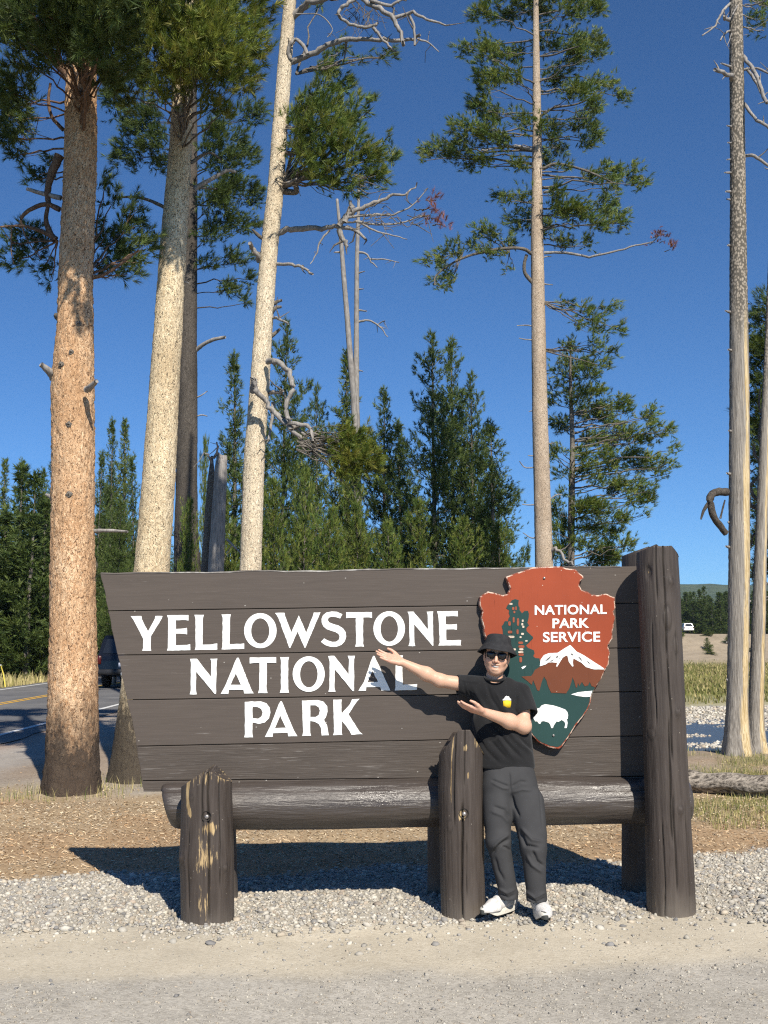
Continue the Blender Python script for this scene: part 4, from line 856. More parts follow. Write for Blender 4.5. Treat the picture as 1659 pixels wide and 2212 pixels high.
for c in [(290,480,40,45,.6),(250,530,55,40,.5),(315,530,28,36,.6),(225,575,38,22,.4),(275,588,38,18,.4),(300,560,30,25,.5),(230,490,25,40,.4),(226,395,16,34,.3),(240,440,20,20,.4)]: T.clump(*c, att=(180, 600), **D1)
for c in [(60,505,40,26,.2),(40,555,34,34,.2),(95,572,28,18,.3),(25,520,25,25,.2),(75,540,25,22,.2),(110,600,18,14,.3)]: T.clump(*c, att=(125, 520), **D1)
for c in [(85,372,24,22,.2),(72,385,12,12,.2),(105,345,16,20,.3)]: T.clump(*c, **D1)
T.bough([(137, 281), (113, 254), (105, 219), (109, 180)], 9, 6); T.bough([(129, 336), (113, 371), (103, 410), (104, 440)], 22, 12); T.bough([(129, 453), (98, 441), (62, 455), (45, 473), (47, 488)], 13, 6)
T.bough([(121, 517), (105, 506), (74, 494), (47, 488), (0, 490)], 14, 4); T.bough([(118, 520), (100, 480), (104, 440)], 14, 9); T.bough([(150, 165), (117, 133), (90, 106), (47, 105)], 24, 8)
T.bough([(47, 488), (60, 520), (90, 560)], 4, 2); T.bough([(25, 490), (24, 540), (30, 570)], 3, 2); T.bough([(170, 605), (230, 590), (300, 540)], 12, 4)
T.bough([(132, 428), (84, 416), (58, 408)], 12, 8, mat=M_DEAD); T.bough([(196, 1147), (235, 1146), (276, 1148)], 10, 5, mat=M_DEAD, dy=-.15)
T.bough([(118, 815), (108, 803), (88, 787)], 24, 11, mat=M_DEAD, dy=-.2); T.bough([(188, 842), (198, 834), (209, 823)], 16, 9, mat=M_DEAD, dys=(-.25, -.4, -.5)); T.bough([(118, 1080), (108, 1072), (98, 1068)], 14, 5, mat=M_DEAD)
for u, v in ((178, 710), (165, 772), (145, 798), (161, 926), (161, 1075), (126, 686)):   # bark knots
    p = P(u, v, 12.75); a = T.axis(p[2]); r_ = T.radius(p[2]); x = np.clip((p[0] - a[0]) / r_, -.95, .95); c0 = np.array((p[0], a[1] - r_ * math.sqrt(1 - x * x) * 1.0, p[2]))
    V, t_, q_ = tube([c0 + np.array((-x * .02, .03, 0)), c0 + np.array((x * .018, -.016, .0)), c0 + np.array((x * .024, -.022, -.005))], (.05, .028, .012), 11, jitter=.25); mk('knot', V, M_BGREY, T.root, tris=t_, quads=q_, smooth=True)
T.finish(M_BDULL)

# --- T2: pale trunk leaning to the right
T = Tree('pine_tree', gbase(292, 1672, 13.7), 13.7, [(294, 1672, 108), (300, 1560, 92), (305, 1480, 84), (318, 1350, 78), (328, 1235, 75), (345, 1000, 70), (357, 800, 65), (370, 600, 60), (380, 450, 56), (388, 350, 52), (392, 250, 48), (398, 120, 42), (402, 0, 36), (408, -200, 28), (412, -500, 14)], M_BCREAM,
         'tall cream-barked pine leaning right just left of the sign, olive crown above', na=90, dz=.036, rough=.02, pal=OLIVES, seed=8, flare=.1, fine=.006)
D2 = dict(size=.16, nn=26, w=.0036)
for c in [(470,55,85,60,-1.2),(535,75,40,65,-.6),(420,50,70,60,-1.6),(330,75,75,60,-1.4),(300,150,60,45,-1.0),(470,150,75,55,-1.3),(520,185,38,36,-.7),(410,165,55,36,-1.5),(350,195,55,36,-1.2),(440,225,36,26,-1.1),(480,240,40,22,-.9),(550,25,30,40,-.3),(500,120,50,40,-1.4),(430,110,60,40,-1.9),(370,130,50,35,-1.7),(290,60,60,55,-.6),(380,20,80,50,.6),(270,200,40,36,-.4),(450,30,90,50,.8),(320,20,70,50,-.8),(250,150,40,40,.2),(560,110,18,30,-.3),(545,150,20,26,-.3)]: T.clump(*c, dens=1.0, **D2)
for c in [(415,70,50,50,-1.0),(430,130,45,45,-1.3),(405,110,40,40,-.9),(450,80,50,40,-1.7)]: T.clump(*c, dens=1.5, twig=False, **D2)
for c in [(400,-90,150,60,-1.6),(520,-60,80,60,-.8),(300,-90,100,60,-1.4),(400,-220,120,80,-1.0),(408,-350,80,80,0),(420,-60,120,60,1.2),(500,-170,60,60,-1.5),(330,-200,90,80,.5),(470,-280,80,80,.4)]: T.clump(*c, dens=.9, size=.24, nn=20, w=.008, twig=False)
T.bough([(420, 408), (460, 385), (490, 368), (510, 372)], 12, 6, mat=M_DEAD); T.bough([(355, 448), (320, 432), (285, 425), (243, 428)], 9, 4); T.bough([(300, 435), (292, 438)], 3, 2)
T.bough([(412, 352), (450, 330), (480, 345)], 9, 4); T.bough([(400, 395), (430, 405), (470, 408)], 8, 3)
for v, sd in ((620, 1), (300, 1)): T.stub(v, sd, .12, .3, .02)
T.finish(M_BGREY)

# --- T3: trunk behind T2, its shade put into the bark colour
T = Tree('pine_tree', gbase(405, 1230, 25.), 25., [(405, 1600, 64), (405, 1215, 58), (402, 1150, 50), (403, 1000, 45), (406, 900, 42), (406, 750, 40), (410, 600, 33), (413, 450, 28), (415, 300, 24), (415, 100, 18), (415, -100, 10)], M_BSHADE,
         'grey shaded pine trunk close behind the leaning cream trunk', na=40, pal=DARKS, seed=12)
for c in [(300,268,55,36,-.5),(285,335,55,36,0),(335,305,36,36,-.5),(250,215,36,55,.3),(470,330,46,52,-1),(500,400,42,55,-.6),(462,430,46,42,-1),(520,330,36,55,-.4),(490,480,42,36,-.5),(450,508,38,22,-.8),(505,560,34,26,-.2),(490,622,34,22,0),(530,652,16,12,0),(440,572,26,16,-.4),(545,420,20,50,0),(320,250,40,30,-.5),(350,350,25,30,0),(540,250,30,40,0),(470,280,40,30,-1),(530,480,25,25,0),(545,600,14,20,0)]: T.clump(*c, size=.2, nn=18, w=.0055, dens=1.1)
T.bough([(424, 756), (440, 744), (460, 734), (487, 728)], 10, 7, mat=M_DEAD, dy=-.4)
for v, sd in ((903, 1), (862, 1), (1000, -1), (970, -1), (880, -1)): T.stub(v, sd, .3, .15, .02)
T.finish()

# --- T4: pale trunk in the middle-left with dead limbs
T = Tree('pine_tree', gbase(528, 1690, 16.), 16., [(529, 1690, 66), (535, 1400, 50), (541, 1232, 47), (548, 1000, 46), (556, 900, 44), (563, 800, 42), (575, 620, 40), (583, 520, 38), (595, 420, 36), (603, 300, 34), (614, 150, 32), (622, 50, 30), (627, 0, 28), (640, -200, 22), (650, -450, 10)], M_BPALE,
         'slender pale pine trunk rising behind the sign with dead grey limbs', na=76, dz=.04, rough=.035, seed=15, fine=.006)
D4 = dict(size=.17, nn=24, w=.0042)
for c in [(690,215,40,40,-.5),(650,250,36,46,-.2),(700,270,55,45,-.8),(750,255,36,40,-.5),(800,232,14,28,-.2),(740,320,52,42,-.9),(680,340,55,42,-.8),(790,335,42,36,-.4),(842,335,16,20,0),(720,385,56,28,-.7),(800,382,46,26,-.3),(760,412,28,12,-.3),(650,310,36,46,-.3),(828,300,8,20,0),(700,160,26,22,.3),(735,190,26,24,.2)]: T.clump(*c, att=(612, 395), dens=1.15, **D4)
for c in [(700,140,30,18,.8),(735,108,26,18,.8),(770,122,26,8,.4),(822,122,24,10,.3),(842,112,12,14,.3),(690,12,24,10,.6)]: T.clump(*c, att=(640, 160), dens=.9, pal=DARKS, **D4)
DB = dict(mat=M_DEAD, name='dead_branch', sides=8)
T.bough([(626, 135), (670, 117), (709, 98), (748, 85), (787, 85), (833, 88), (878, 86), (908, 75)], 15, 6, dy=-.8, **DB); T.bough([(901, 84), (924, 91), (948, 112)], 5, 2, dys=(-.8, -.8, -.85), **DB)
T.bough([(632, 36), (660, 13), (696, -2), (730, -14)], 17, 12, dy=-.5, **DB); T.bough([(640, 132), (628, 128), (622, 108), (634, 85), (655, 98), (664, 118)], 8, 9, dy=-.3, **DB)
T.bough([(775, -8), (752, 6), (736, 18), (732, 33), (748, 46), (781, 59), (800, 57), (817, 49)], 9, 6, dys=(-.6,) * 8, **DB); T.bough([(765, -20), (790, 2), (820, 20), (849, 39), (862, 65), (872, 98)], 13, 8, dys=(-.6, -.6, -.7, -.8, -.85, -.9), **DB)
T.bough([(849, 39), (875, 32), (891, 28), (921, 42), (945, 48), (963, 55)], 9, 4, dys=(-.8, -.8, -.85, -.9, -.9, -.95), **DB); T.bough([(884, 34), (895, 59), (896, 98)], 7, 5, dys=(-.85,) * 3, **DB); T.bough([(806, 60), (813, 68), (833, 94), (857, 112)], 8, 4, dys=(-.65,) * 4, **DB)
T.bough([(800, 0), (840, 12), (860, 2), (880, -6)], 8, 5, dys=(-.7,) * 4, **DB); T.bough([(640, 30), (690, 32), (718, 62), (707, 80)], 3, 2, dys=(-.1, -.4, -.5, -.5), **DB)
for k in range(26):                    # hanging dead twigs under the upper limb
    u0 = rng.uniform(745, 830); v0 = rng.uniform(-5, 40); T.bough([(u0, v0), (u0 + rng.normal(0, 12), v0 + rng.uniform(12, 25)), (u0 + rng.normal(0, 18), v0 + rng.uniform(28, 55))], 1.8, .8, dys=(-.4,) * 3)
T.bough([(600, 503), (638, 495), (696, 491), (735, 491), (768, 498), (790, 517)], 15, 6, dy=-.6, **DB); T.bough([(732, 487), (752, 462), (781, 449), (817, 436), (849, 420), (875, 420), (901, 394)], 13, 3, dys=(-.4, -.45, -.5, -.55, -.6, -.6, -.6), **DB)
T.bough([(752, 469), (800, 465), (849, 462), (891, 443), (924, 407)], 7, 2, dys=(-.45,) * 5, **DB); T.bough([(768, 478), (817, 485), (865, 482), (904, 469), (930, 465)], 6, 2, dys=(-.45,) * 5, **DB); T.bough([(784, 485), (817, 501), (849, 508), (880, 517)], 5, 2, dys=(-.5,) * 4, **DB)
T.bough([(732, 496), (742, 520), (750, 534)], 13, 8, dys=(-.4,) * 3, **DB); T.bough([(757, 434), (754, 455), (744, 480)], 8, 12, dys=(-.45,) * 3, **DB); T.bough([(712, 497), (690, 525), (685, 545), (670, 570)], 5, 2, dys=(-.35,) * 4, **DB)
for k in range(30):
    u0 = rng.uniform(740, 900); v0 = 462 + rng.normal(0, 14) + (u0 - 740) * .08; T.bough([(u0, v0), (u0 + rng.uniform(5, 25), v0 + rng.normal(0, 10)), (u0 + rng.uniform(15, 45), v0 + rng.normal(4, 16))], 2.4, .9, dys=(-.5,) * 3)
for k in range(22):                    # bare twigs below the live spray
    u0 = rng.uniform(625, 800); v0 = rng.uniform(375, 410); T.bough([(u0, v0), (u0 + rng.uniform(5, 25), v0 + rng.uniform(0, 14)), (u0 + rng.uniform(15, 60), v0 + rng.uniform(-5, 25))], 3, 1, dys=(-.5,) * 3)
T.bough([(610, 402), (632, 395), (660, 385), (720, 380)], 17, 8, dy=-.5); T.bough([(612, 412), (640, 415), (640, 395), (670, 375)], 16, 8, dy=-.4); T.bough([(614, 330), (640, 330), (680, 300)], 12, 5, dy=-.4); T.bough([(614, 385), (680, 360), (720, 320)], 12, 5, dy=-.5)
T.bough([(593, 570), (631, 571), (655, 578), (676, 592)], 8, 5, dy=-.3, **DB); T.bough([(586, 686), (605, 690), (623, 699)], 7, 5, dy=-.3, **DB)
for u, v in ((640, 272), (632, 310), (628, 390)): T.bough([(618, v), (u, v + 5), (u + 12, v - 5)], 10, 5, dy=-.5, **DB)
for c in [(943, 430, 12, 7), (917, 451, 7, 4), (934, 453, 7, 4), (957, 485, 15, 11), (914, 482, 7, 4), (940, 470, 8, 6)]: T.clump(*c, dy=-.5, size=.13, nn=20, w=.003, pal=REDS, att=(c[0] - 22, c[1] + 2), twig=False, dens=1.2)
# twisted limb and its broom
T.bough([(578, 781), (592, 779), (606, 785), (626, 812), (634, 843), (618, 871), (622, 902), (645, 917), (669, 921), (675, 953)], 13, 8, dys=(-.2, -.35, -.45, -.55, -.6, -.6, -.6, -.6, -.65, -.7), **DB)
T.bough([(546, 845), (550, 822), (549, 839), (563, 855), (579, 871), (599, 898), (630, 929), (657, 957), (677, 972), (704, 1000), (739, 1039)], 15, 5, dys=(-.3, -.5, -.5, -.45, -.4, -.45, -.55, -.6, -.65, -.7, -.8), **DB)
T.bough([(582, 848), (600, 848), (612, 844)], 9, 6, dy=-.4, **DB); T.bough([(590, 870), (588, 905), (580, 950)], 9, 5, dy=-.2, **DB); T.bough([(595, 890), (640, 925), (660, 940)], 8, 6, dys=(-.4, -.5, -.6), **DB)
for k in range(60):
    u0 = rng.uniform(640, 690); v0 = rng.uniform(930, 980); L = rng.uniform(25, 85); an = rng.uniform(-.35, .85); T.bough([(u0, v0), (u0 + L * .5, v0 + L * .5 * math.sin(an) + rng.normal(0, 6)), (u0 + L, v0 + L * math.sin(an) - rng.uniform(-5, 12))], rng.uniform(2, 4.5), 1.2, dys=(-.65, -.7, -.75 + rng.normal(0, .15)))
for c in [(774,985,40,46,-.8),(795,965,28,34,-.6),(735,960,30,26,-.6),(765,945,36,20,-.7),(760,1020,36,20,-.8),(720,985,24,24,-.7),(795,1005,24,28,-.6),(700,945,22,14,-.5)]: T.clump(*c, dens=1.25, size=.14, nn=24, w=.004, att=(690, 968), pal=OLIVES)
for v, sd in ((668, 1), (560, -1), (525, -1), (740, 1), (690, 1)): T.stub(v, sd, .22, .7, .035, M_BGREY)
T.bough([(560, 565), (548, 540), (540, 525)], 12, 9, dy=-.3, **DB)
T.finish(M_BGREY)

# --- T6: tall pine behind the arrowhead, T7: bushy one to its right
T = Tree('pine_tree', gbase(1178, 1300, 24.5), 24.5, [(1180, 1400, 44), (1176, 1230, 40), (1172, 1100, 37), (1166, 900, 34), (1163, 700, 31), (1160, 500, 27), (1160, 400, 24), (1160, 250, 20), (1158, 100, 15), (1157, -50, 11), (1155, -220, 4)], M_BBROWN,
         'tall pine with a straight tan trunk above the arrowhead emblem', na=44, dz=.06, rough=.03, seed=21)
g3 = lambda L: [(864 + a * .3581, b * .3581, c * .3581, d * .3581) for a, b, c, d in L]
L6 = [(520,60,90,70),(650,50,110,80),(850,60,120,90),(1050,70,120,90),(1170,40,60,60),(400,290,60,45),(500,320,70,60),(600,260,90,70),(700,330,70,70),(900,250,100,70),(1050,250,90,80),(1170,220,70,60),(1180,350,60,40),(1050,380,100,60),(520,430,70,60),(620,470,80,60),(520,530,50,50),(700,440,60,60),(920,480,90,80),(1050,560,100,70),(1150,500,70,50),(1240,500,50,40),(1340,560,60,40),(1180,640,60,50),(450,660,80,70),(580,680,90,60),(400,770,80,60),(520,800,110,70),(300,800,30,30),(350,880,90,60),(200,890,80,50),(150,975,25,20),(300,930,60,40),(400,990,80,40),(540,960,70,40),(620,860,60,60),(760,720,50,70),(900,760,80,70),(950,880,70,60),(1080,740,90,60),(1170,700,50,60),(1190,820,50,60),(1100,830,60,40),(720,1000,60,50),(860,960,60,60),(1000,990,40,30),(1290,1020,90,50),(1400,1030,80,50),(1450,1110,50,30),(1280,1110,80,40),(1150,1060,60,40),(600,1160,40,35),(650,1220,50,35),(740,1200,40,50),(760,1330,90,70),(700,1310,40,40),(860,1380,80,60),(960,1280,100,80),(1100,1280,100,80),(1230,1230,90,60),(1330,1350,70,60),(1200,1380,70,50),(1000,1420,80,40),(1130,1450,40,40),(940,1160,40,50),(480,1420,50,40),(560,1430,50,50),(650,1450,60,40),(420,1500,40,40),(330,1500,40,50),(260,1530,40,40),(210,1590,50,35),(150,1590,30,25),(280,1660,50,50),(310,1720,20,40),(220,1700,40,20),(270,1770,20,12),(550,1530,60,40),(640,1640,15,10),(690,1640,12,14)]
D6 = dict(size=.17, nn=16, w=.0056)
for q, c in enumerate(g3(L6)):
    b = L6[q][1]; att = (1158, c[1] + 8)
    if 1400 < b < 1800 and L6[q][0] < 700: att = (1100 if c[0] > 1000 else 1000, 545)
    T.clump(c[0] + rng.normal(0, 3), c[1] + rng.normal(0, 5), c[2] * 1.12, c[3] * 1.2, rng.uniform(-1.2, 1.0) * (.5 if L6[q][0] < 400 else 1), dens=1.0, att=att if b > 600 else None, **D6)
for c in [(850,-60,200,90),(1000,-60,150,80),(650,-40,120,70),(850,-250,150,100),(850,-420,90,90)]: T.clump(*g3([c])[0], 0, dens=.6, **D6)
g7 = lambda L: [(1080 + a * .349, 648 + b * .349, c * .349, d * .349) for a, b, c, d in L]
for c in g7([(420,30,60,40),(520,70,70,50),(480,140,60,40),(600,120,60,70),(660,50,70,50),(740,180,45,60),(620,200,70,50),(620,310,60,50),(700,320,50,40),(640,400,70,40),(560,380,60,50),(560,270,50,40)]): T.clump(*[x if i < 2 else x * .88 for i, x in enumerate(c)], rng.uniform(-.6, .3), att=(1168, 650 if c[1] < 720 else 757), dens=.9, **D6)
c3 = lambda L: [(864 + a * .3581, b * .3581) for a, b in L]
T.bough(c3([(870, 1525), (1000, 1525), (1140, 1545), (1280, 1520), (1420, 1480), (1520, 1460), (1560, 1420)]), 7, 2, dy=-.5, **DB); T.bough(c3([(795, 1530), (740, 1500), (620, 1500), (460, 1530), (330, 1580), (220, 1660), (210, 1720)]), 9, 3, dy=-.5)
for c in g3([(1560, 1420, 22, 28), (1600, 1450, 14, 10), (1630, 1500, 22, 22), (1540, 1460, 12, 10)]): T.clump(*c, dy=-.5, size=.12, nn=18, w=.004, pal=REDS, att=(c[0] - 12, c[1] + 6), twig=False, dens=1.4)
T.bough(c3([(800, 1705), (755, 1650), (750, 1590), (765, 1535)]), 9, 7, dy=-.2); T.bough(c3([(800, 905), (700, 880), (600, 890), (490, 905)]), 8, 5, dy=-.7, **DB); T.bough(c3([(860, 1020), (930, 990), (1020, 1000), (1150, 1040), (1280, 1100)]), 8, 4, dy=-.7)
T.bough(c3([(850, 700), (930, 650), (1060, 630), (1200, 570)]), 6, 3, dy=-.6); T.bough(c3([(850, 340), (930, 330), (1010, 300), (1080, 280)]), 5, 3, dy=-.6); T.bough(c3([(870, 1160), (930, 1150)]), 7, 5, dy=-.3, **DB)
for v, sd in ((560, 1), (612, 1), (735, -1), (705, -1), (890, -1), (985, -1), (1010, -1), (1090, -1), (1085, 1), (1160, -1), (960, 1)): T.stub(v, sd, rng.uniform(.12, .4), rng.uniform(-.1, .3), .018)
T.bough([(1183, 1210), (1192, 1190), (1205, 1185), (1225, 1212), (1240, 1222)], 9, 5, dy=-.5, **DB)
T.finish(M_BGREY)
T = Tree('pine_tree', gbase(1234, 1300, 26.), 26., [(1232, 1420, 20), (1233, 1230, 16), (1235, 1067, 14), (1237, 962, 11), (1233, 857, 8), (1232, 788, 5), (1233, 738, 3)], M_BGREY,
         'smaller bushy pine spreading to the right beside the right hand log post', na=28, dz=.08, seed=25)
L7 = [(430,310,50,50),(400,370,50,40),(490,370,50,50),(450,450,70,50),(360,450,40,30),(560,450,70,40),(320,540,40,20),(420,540,60,50),(520,560,60,50),(600,570,40,60),(340,620,50,40),(480,650,60,40),(590,660,70,50),(330,760,30,30),(390,790,60,40),(400,720,50,30),(520,740,70,60),(650,720,80,60),(750,640,60,50),(790,620,30,30),(800,690,40,20),(700,760,60,40),(560,850,80,60),(680,850,90,60),(800,850,60,50),(840,790,30,40),(920,690,40,50),(890,730,30,30),(940,780,40,30),(1030,800,30,30),(980,850,50,30),(900,880,80,50),(1090,940,30,30),(1030,990,60,25),(950,960,80,50),(800,960,90,50),(650,960,80,50),(530,960,60,50),(330,970,40,40),(310,1000,30,30),(380,950,40,25),(540,1050,70,40),(700,1050,90,40),(860,1050,80,40),(980,1060,60,25),(400,1090,70,25),(760,1130,100,50),(600,1130,70,30),(860,1160,60,40),(940,1180,30,25),(820,1230,70,50),(900,1270,60,35),(900,1320,30,15),(400,1190,30,30),(700,1210,60,40),(560,1250,90,50),(640,1290,90,60),(740,1360,70,50),(520,1330,60,50),(350,1300,50,60),(400,1390,30,40),(330,1430,40,40),(560,1410,90,60),(680,1440,80,40),(520,1500,80,50),(400,1490,50,30),(640,1540,100,50),(780,1530,70,30),(830,1500,25,15),(560,1600,90,50),(700,1600,80,40),(360,1550,50,50),(330,1610,30,30)]
for c in g7(L7): T.clump(c[0] + rng.normal(0, 4), c[1] + rng.normal(0, 5), c[2] * 1.1, c[3] * 1.2, rng.uniform(-1.0, 1.0), dens=1.05, att=(1234, c[1] + 14 + .12 * abs(c[0] - 1234)), size=.155, nn=15, w=.0055)
T.finish()
# ------------------------------------------------------------------ dead trunks at the right
def strip_attr(T, f, g):
    V = len(T.trunk.data.vertices); a = np.concatenate([f(T.A, T.S).ravel(), [0]]); vattr(T.trunk, 'streak', a); vattr(T.trunk, 'barky', np.concatenate([g(T.A, T.S).ravel(), [0]]))
T = Tree('dead_pine', gbase(1593, 1622, 15.6), 15.6, [(1592, 1625, 54), (1592, 1580, 46), (1593, 1500, 44), (1595, 1400, 44), (1597, 1200, 45), (1597, 1000, 44), (1597, 800, 42), (1595, 600, 38), (1594, 400, 34), (1592, 200, 32), (1590, 50, 30), (1589, -100, 26), (1585, -400, 14)], M_STRIP,
         'tall bare trunk with a yellow stripped streak near the right edge', na=56, dz=.05, rough=.02, seed=31, flare=.28)
zt = T.C[-1, 2] - T.C[0, 2]
strip_attr(T, lambda A, S: np.exp(-((np.angle(np.exp(1j * (A - FR - .55)))) / (.55)) ** 2) * (.85 - .35 * sstep(3.5, 7, S)) + .15 * np.exp(-S / .4),
           lambda A, S: sstep(6.2, 7.2, S + .8 * hnoise(A * 2, S, 1, 3)) * .9 + .8 * np.exp(-((np.angle(np.exp(1j * (A - FR - 1.45)))) / .22) ** 2) + .85 * np.exp(-((np.angle(np.exp(1j * (A - FR + 1.5)))) / .25) ** 2) * (1 - np.exp(-S / 2)))
c4 = lambda L: [(1404 + a * .3418, b * .3418) for a, b in L]
for pts, a, b in [([(530, 510), (470, 465), (410, 440)], 11, 8), ([(520, 425), (450, 400)], 6, 4), ([(520, 10), (460, 70), (430, 130), (405, 170), (330, 225)], 7, 3), ([(515, 120), (475, 118), (470, 97)], 9, 6), ([(515, 190), (470, 215), (445, 255)], 6, 3),
                  ([(590, 355), (650, 430), (680, 500), (740, 650)], 9, 8), ([(595, 440), (680, 432), (746, 460), (800, 450)], 6, 4), ([(610, 430), (670, 520), (700, 580), (735, 640)], 7, 5), ([(595, 655), (660, 740), (740, 800), (800, 860)], 8, 6), ([(595, 985), (660, 985), (746, 1050), (800, 1120)], 8, 6),
                  ([(515, 800), (488, 794)], 5, 3), ([(512, 1092), (472, 1090)], 6, 3), ([(508, 1210), (480, 1210)], 6, 4), ([(510, 1262), (484, 1258)], 5, 3), ([(500, 1972), (476, 1964)], 6, 3), ([(512, 905), (492, 900)], 5, 3), ([(508, 1008), (488, 1008)], 4, 3), ([(500, 1550), (492, 1550)], 6, 4), ([(560, 20), (540, 60), (520, 95)], 4, 3), ([(600, 30), (690, 20), (760, -20)], 4, 2), ([(520, 200), (500, 260), (485, 290)], 3, 1)]:
    T.bough(c4(pts), a, b, dy=rng.uniform(-.6, 0), **DB)
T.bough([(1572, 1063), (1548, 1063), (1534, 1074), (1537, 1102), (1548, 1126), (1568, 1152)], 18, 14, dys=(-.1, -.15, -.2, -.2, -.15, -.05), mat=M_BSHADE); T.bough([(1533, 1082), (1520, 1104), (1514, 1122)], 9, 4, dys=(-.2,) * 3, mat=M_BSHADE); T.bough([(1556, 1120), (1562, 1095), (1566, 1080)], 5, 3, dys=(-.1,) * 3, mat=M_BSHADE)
for a, b in [(1569, 672), (1574, 930), (1570, 1022), (1568, 1180), (1573, 755)]: T.bough([(a + 10, b + 3), (a, b)], 8, 4, dy=-.1, **DB)
for c in [(690,60,60,70),(720,180,50,70),(640,190,32,24),(680,120,50,50),(740,20,50,60)]: T.clump(1404 + c[0] * .3418, c[1] * .3418, c[2] * .3418, c[3] * .3418, .3, dens=.8, size=.15, nn=18, w=.004)
for v, sd in ((1130, -1), (1390, -1), (1470, -1), (1300, 1), (700, 1)): T.stub(v, sd, .06, .1, .03)
T.finish()
T = Tree('dead_pine', gbase(1634, 1612, 15.9), 15.9, [(1632, 1612, 40), (1633, 1560, 33), (1634, 1500, 31), (1639, 1350, 29), (1643, 1200, 26), (1650, 1000, 22), (1656, 850, 18), (1665, 600, 14), (1672, 300, 9)], M_STRIP, 'thinner bare leaning trunk at the right edge beside the tall stripped one', na=40, dz=.06, rough=.03, seed=35, flare=.25)
strip_attr(T, lambda A, S: .75 * np.exp(-((np.angle(np.exp(1j * (A - FR - .5)))) / .45) ** 2), lambda A, S: sstep(4.5, 6, S) * .6 + .5 * np.exp(-((np.angle(np.exp(1j * (A - FR + 1.3)))) / .4) ** 2))
for pts, a, b in [([(1640, 1080), (1628, 1072), (1622, 1050), (1638, 1030)], 9, 6), ([(1640, 1100), (1620, 1090), (1615, 1070)], 11, 8), ([(1645, 1150), (1628, 1155), (1622, 1180)], 7, 4), ([(1650, 1000), (1632, 985), (1628, 960)], 8, 5), ([(1652, 980), (1640, 940), (1650, 880)], 8, 5), ([(1655, 905), (1640, 880), (1642, 840)], 7, 4), ([(1648, 1200), (1630, 1215), (1625, 1250)], 6, 3)]: T.bough(pts, a, b, dys=(.2,) * len(pts))
T.finish(M_BGREY)
T = Tree('pine_tree', gbase(1700, 1500, 18.5), 18.5, [(1700, 1560, 34), (1702, 1200, 28), (1705, 900, 20), (1706, 640, 8)], M_BGREY, 'dark pine cut by the right edge behind the bare trunks', na=30, pal=DARKS, seed=38)
for c in [(1640,685,26,36),(1655,660,20,30),(1650,750,36,46),(1632,800,16,40),(1632,850,16,50),(1655,860,28,50),(1680,740,40,80),(1690,860,40,80),(1655,960,28,45),(1640,930,18,30),(1690,1000,40,60),(1650,1050,26,40),(1640,1110,16,30),(1626,1180,10,36),(1650,1160,22,40),(1690,1150,40,60),(1655,1230,24,30),(1632,1240,10,25),(1640,740,24,40),(1645,900,24,50),(1650,1000,24,40),(1636,1080,14,40)]: T.clump(*c, rng.uniform(-.4, .6), dens=1.1, size=.17, nn=18, w=.005, att=(1700, c[1] + 40))
for k in range(24):
    u0 = rng.uniform(1618, 1650); v0 = rng.uniform(900, 1330); T.bough([(1660, v0 - 20), (u0 + 8, v0 - 8), (u0, v0 + rng.uniform(0, 30))], 4, 1.5, dys=(0, 0, 0))
T.finish()
# fallen log on the ground
a = P(1470, 1672, 12.3); b = P(1700, 1684, 11.6); pth = np.array([a + (b - a) * q for q in np.linspace(-.1, 1.3, 40)]); pth[:, 2] = H(pth[:, 0], pth[:, 1], False) + .10 + .012 * np.sin(np.arange(40) * .5)
V, T_, Q_ = tube(pth, .115 + .006 * np.sin(np.arange(40) * .35), 28)
bp_ = V[:-2].reshape(40, 28, 3); rad_ = .010 * np.sin(np.arange(28) * 1.7)[None] + .006 * np.sin(np.arange(28) * .9 + np.arange(40)[:, None] * .08) - .02 * (np.arange(28) == 9)[None] - .016 * (np.arange(28) == 20)[None]; V[:-2] = (bp_ + (bp_ - pth[:, None]) / .115 * rad_[..., None]).reshape(-1, 3)
t = NT('weathered_log'); v = t.co(scale=(.06, 1, 1)); g = t.noise(v, 40, 6, .65, .3); t.done(t.mix(t.mr(g, .38, .62), (.07, .06, .05), (.40, .35, .29)), .85, .15, t.bump(g, .8, .02))
lo = empty('fallen_log', pth[0], 'grey weathered log lying on the ground right of the sign', 'log'); mk('log_body', V, t.m, lo, tris=T_, quads=Q_, smooth=True)

# ------------------------------------------------------------------ snags behind the sign
T = Tree('dead_snag', gbase(774, 1300, 34.), 34., [(775, 1420, 22), (774, 1250, 20), (772, 1100, 18), (770, 950, 17), (769, 850, 14), (770, 700, 11), (771, 560, 10), (774, 470, 8), (775, 408, 5)], M_DEAD, 'thin grey forked dead snag standing high between the pines', na=20, dz=.1, rough=.05, seed=41, flare=0)
V, T_, Q_, *_ = trunk_geo([(*P(u, v, 33.9), w * 34 / FD / 2) for u, v, w in [(769, 960, 13), (764, 860, 14), (758, 790, 13), (751, 700, 12), (742, 590, 11), (736, 510, 9), (728, 430, 6)]], 18, .1, .05, 44); mk('second_stem', V, M_DEAD, T.root, tris=T_, quads=Q_, smooth=True)
for pts, a, b in [([(774, 545), (790, 548), (803, 565), (815, 578)], 6, 2), ([(800, 560), (830, 560), (862, 567)], 4, 2), ([(774, 695), (795, 692), (820, 705), (838, 728)], 6, 2), ([(815, 702), (825, 695), (832, 693)], 3, 2), ([(822, 706), (833, 710)], 3, 1), ([(775, 670), (792, 672)], 5, 3), ([(735, 545), (722, 545)], 5, 3), ([(774, 590), (788, 586)], 4, 2), ([(775, 625), (786, 624)], 4, 2), ([(774, 800), (784, 802)], 4, 2)]: T.bough(pts, a, b, dy=-.2, **DB)
T.finish()
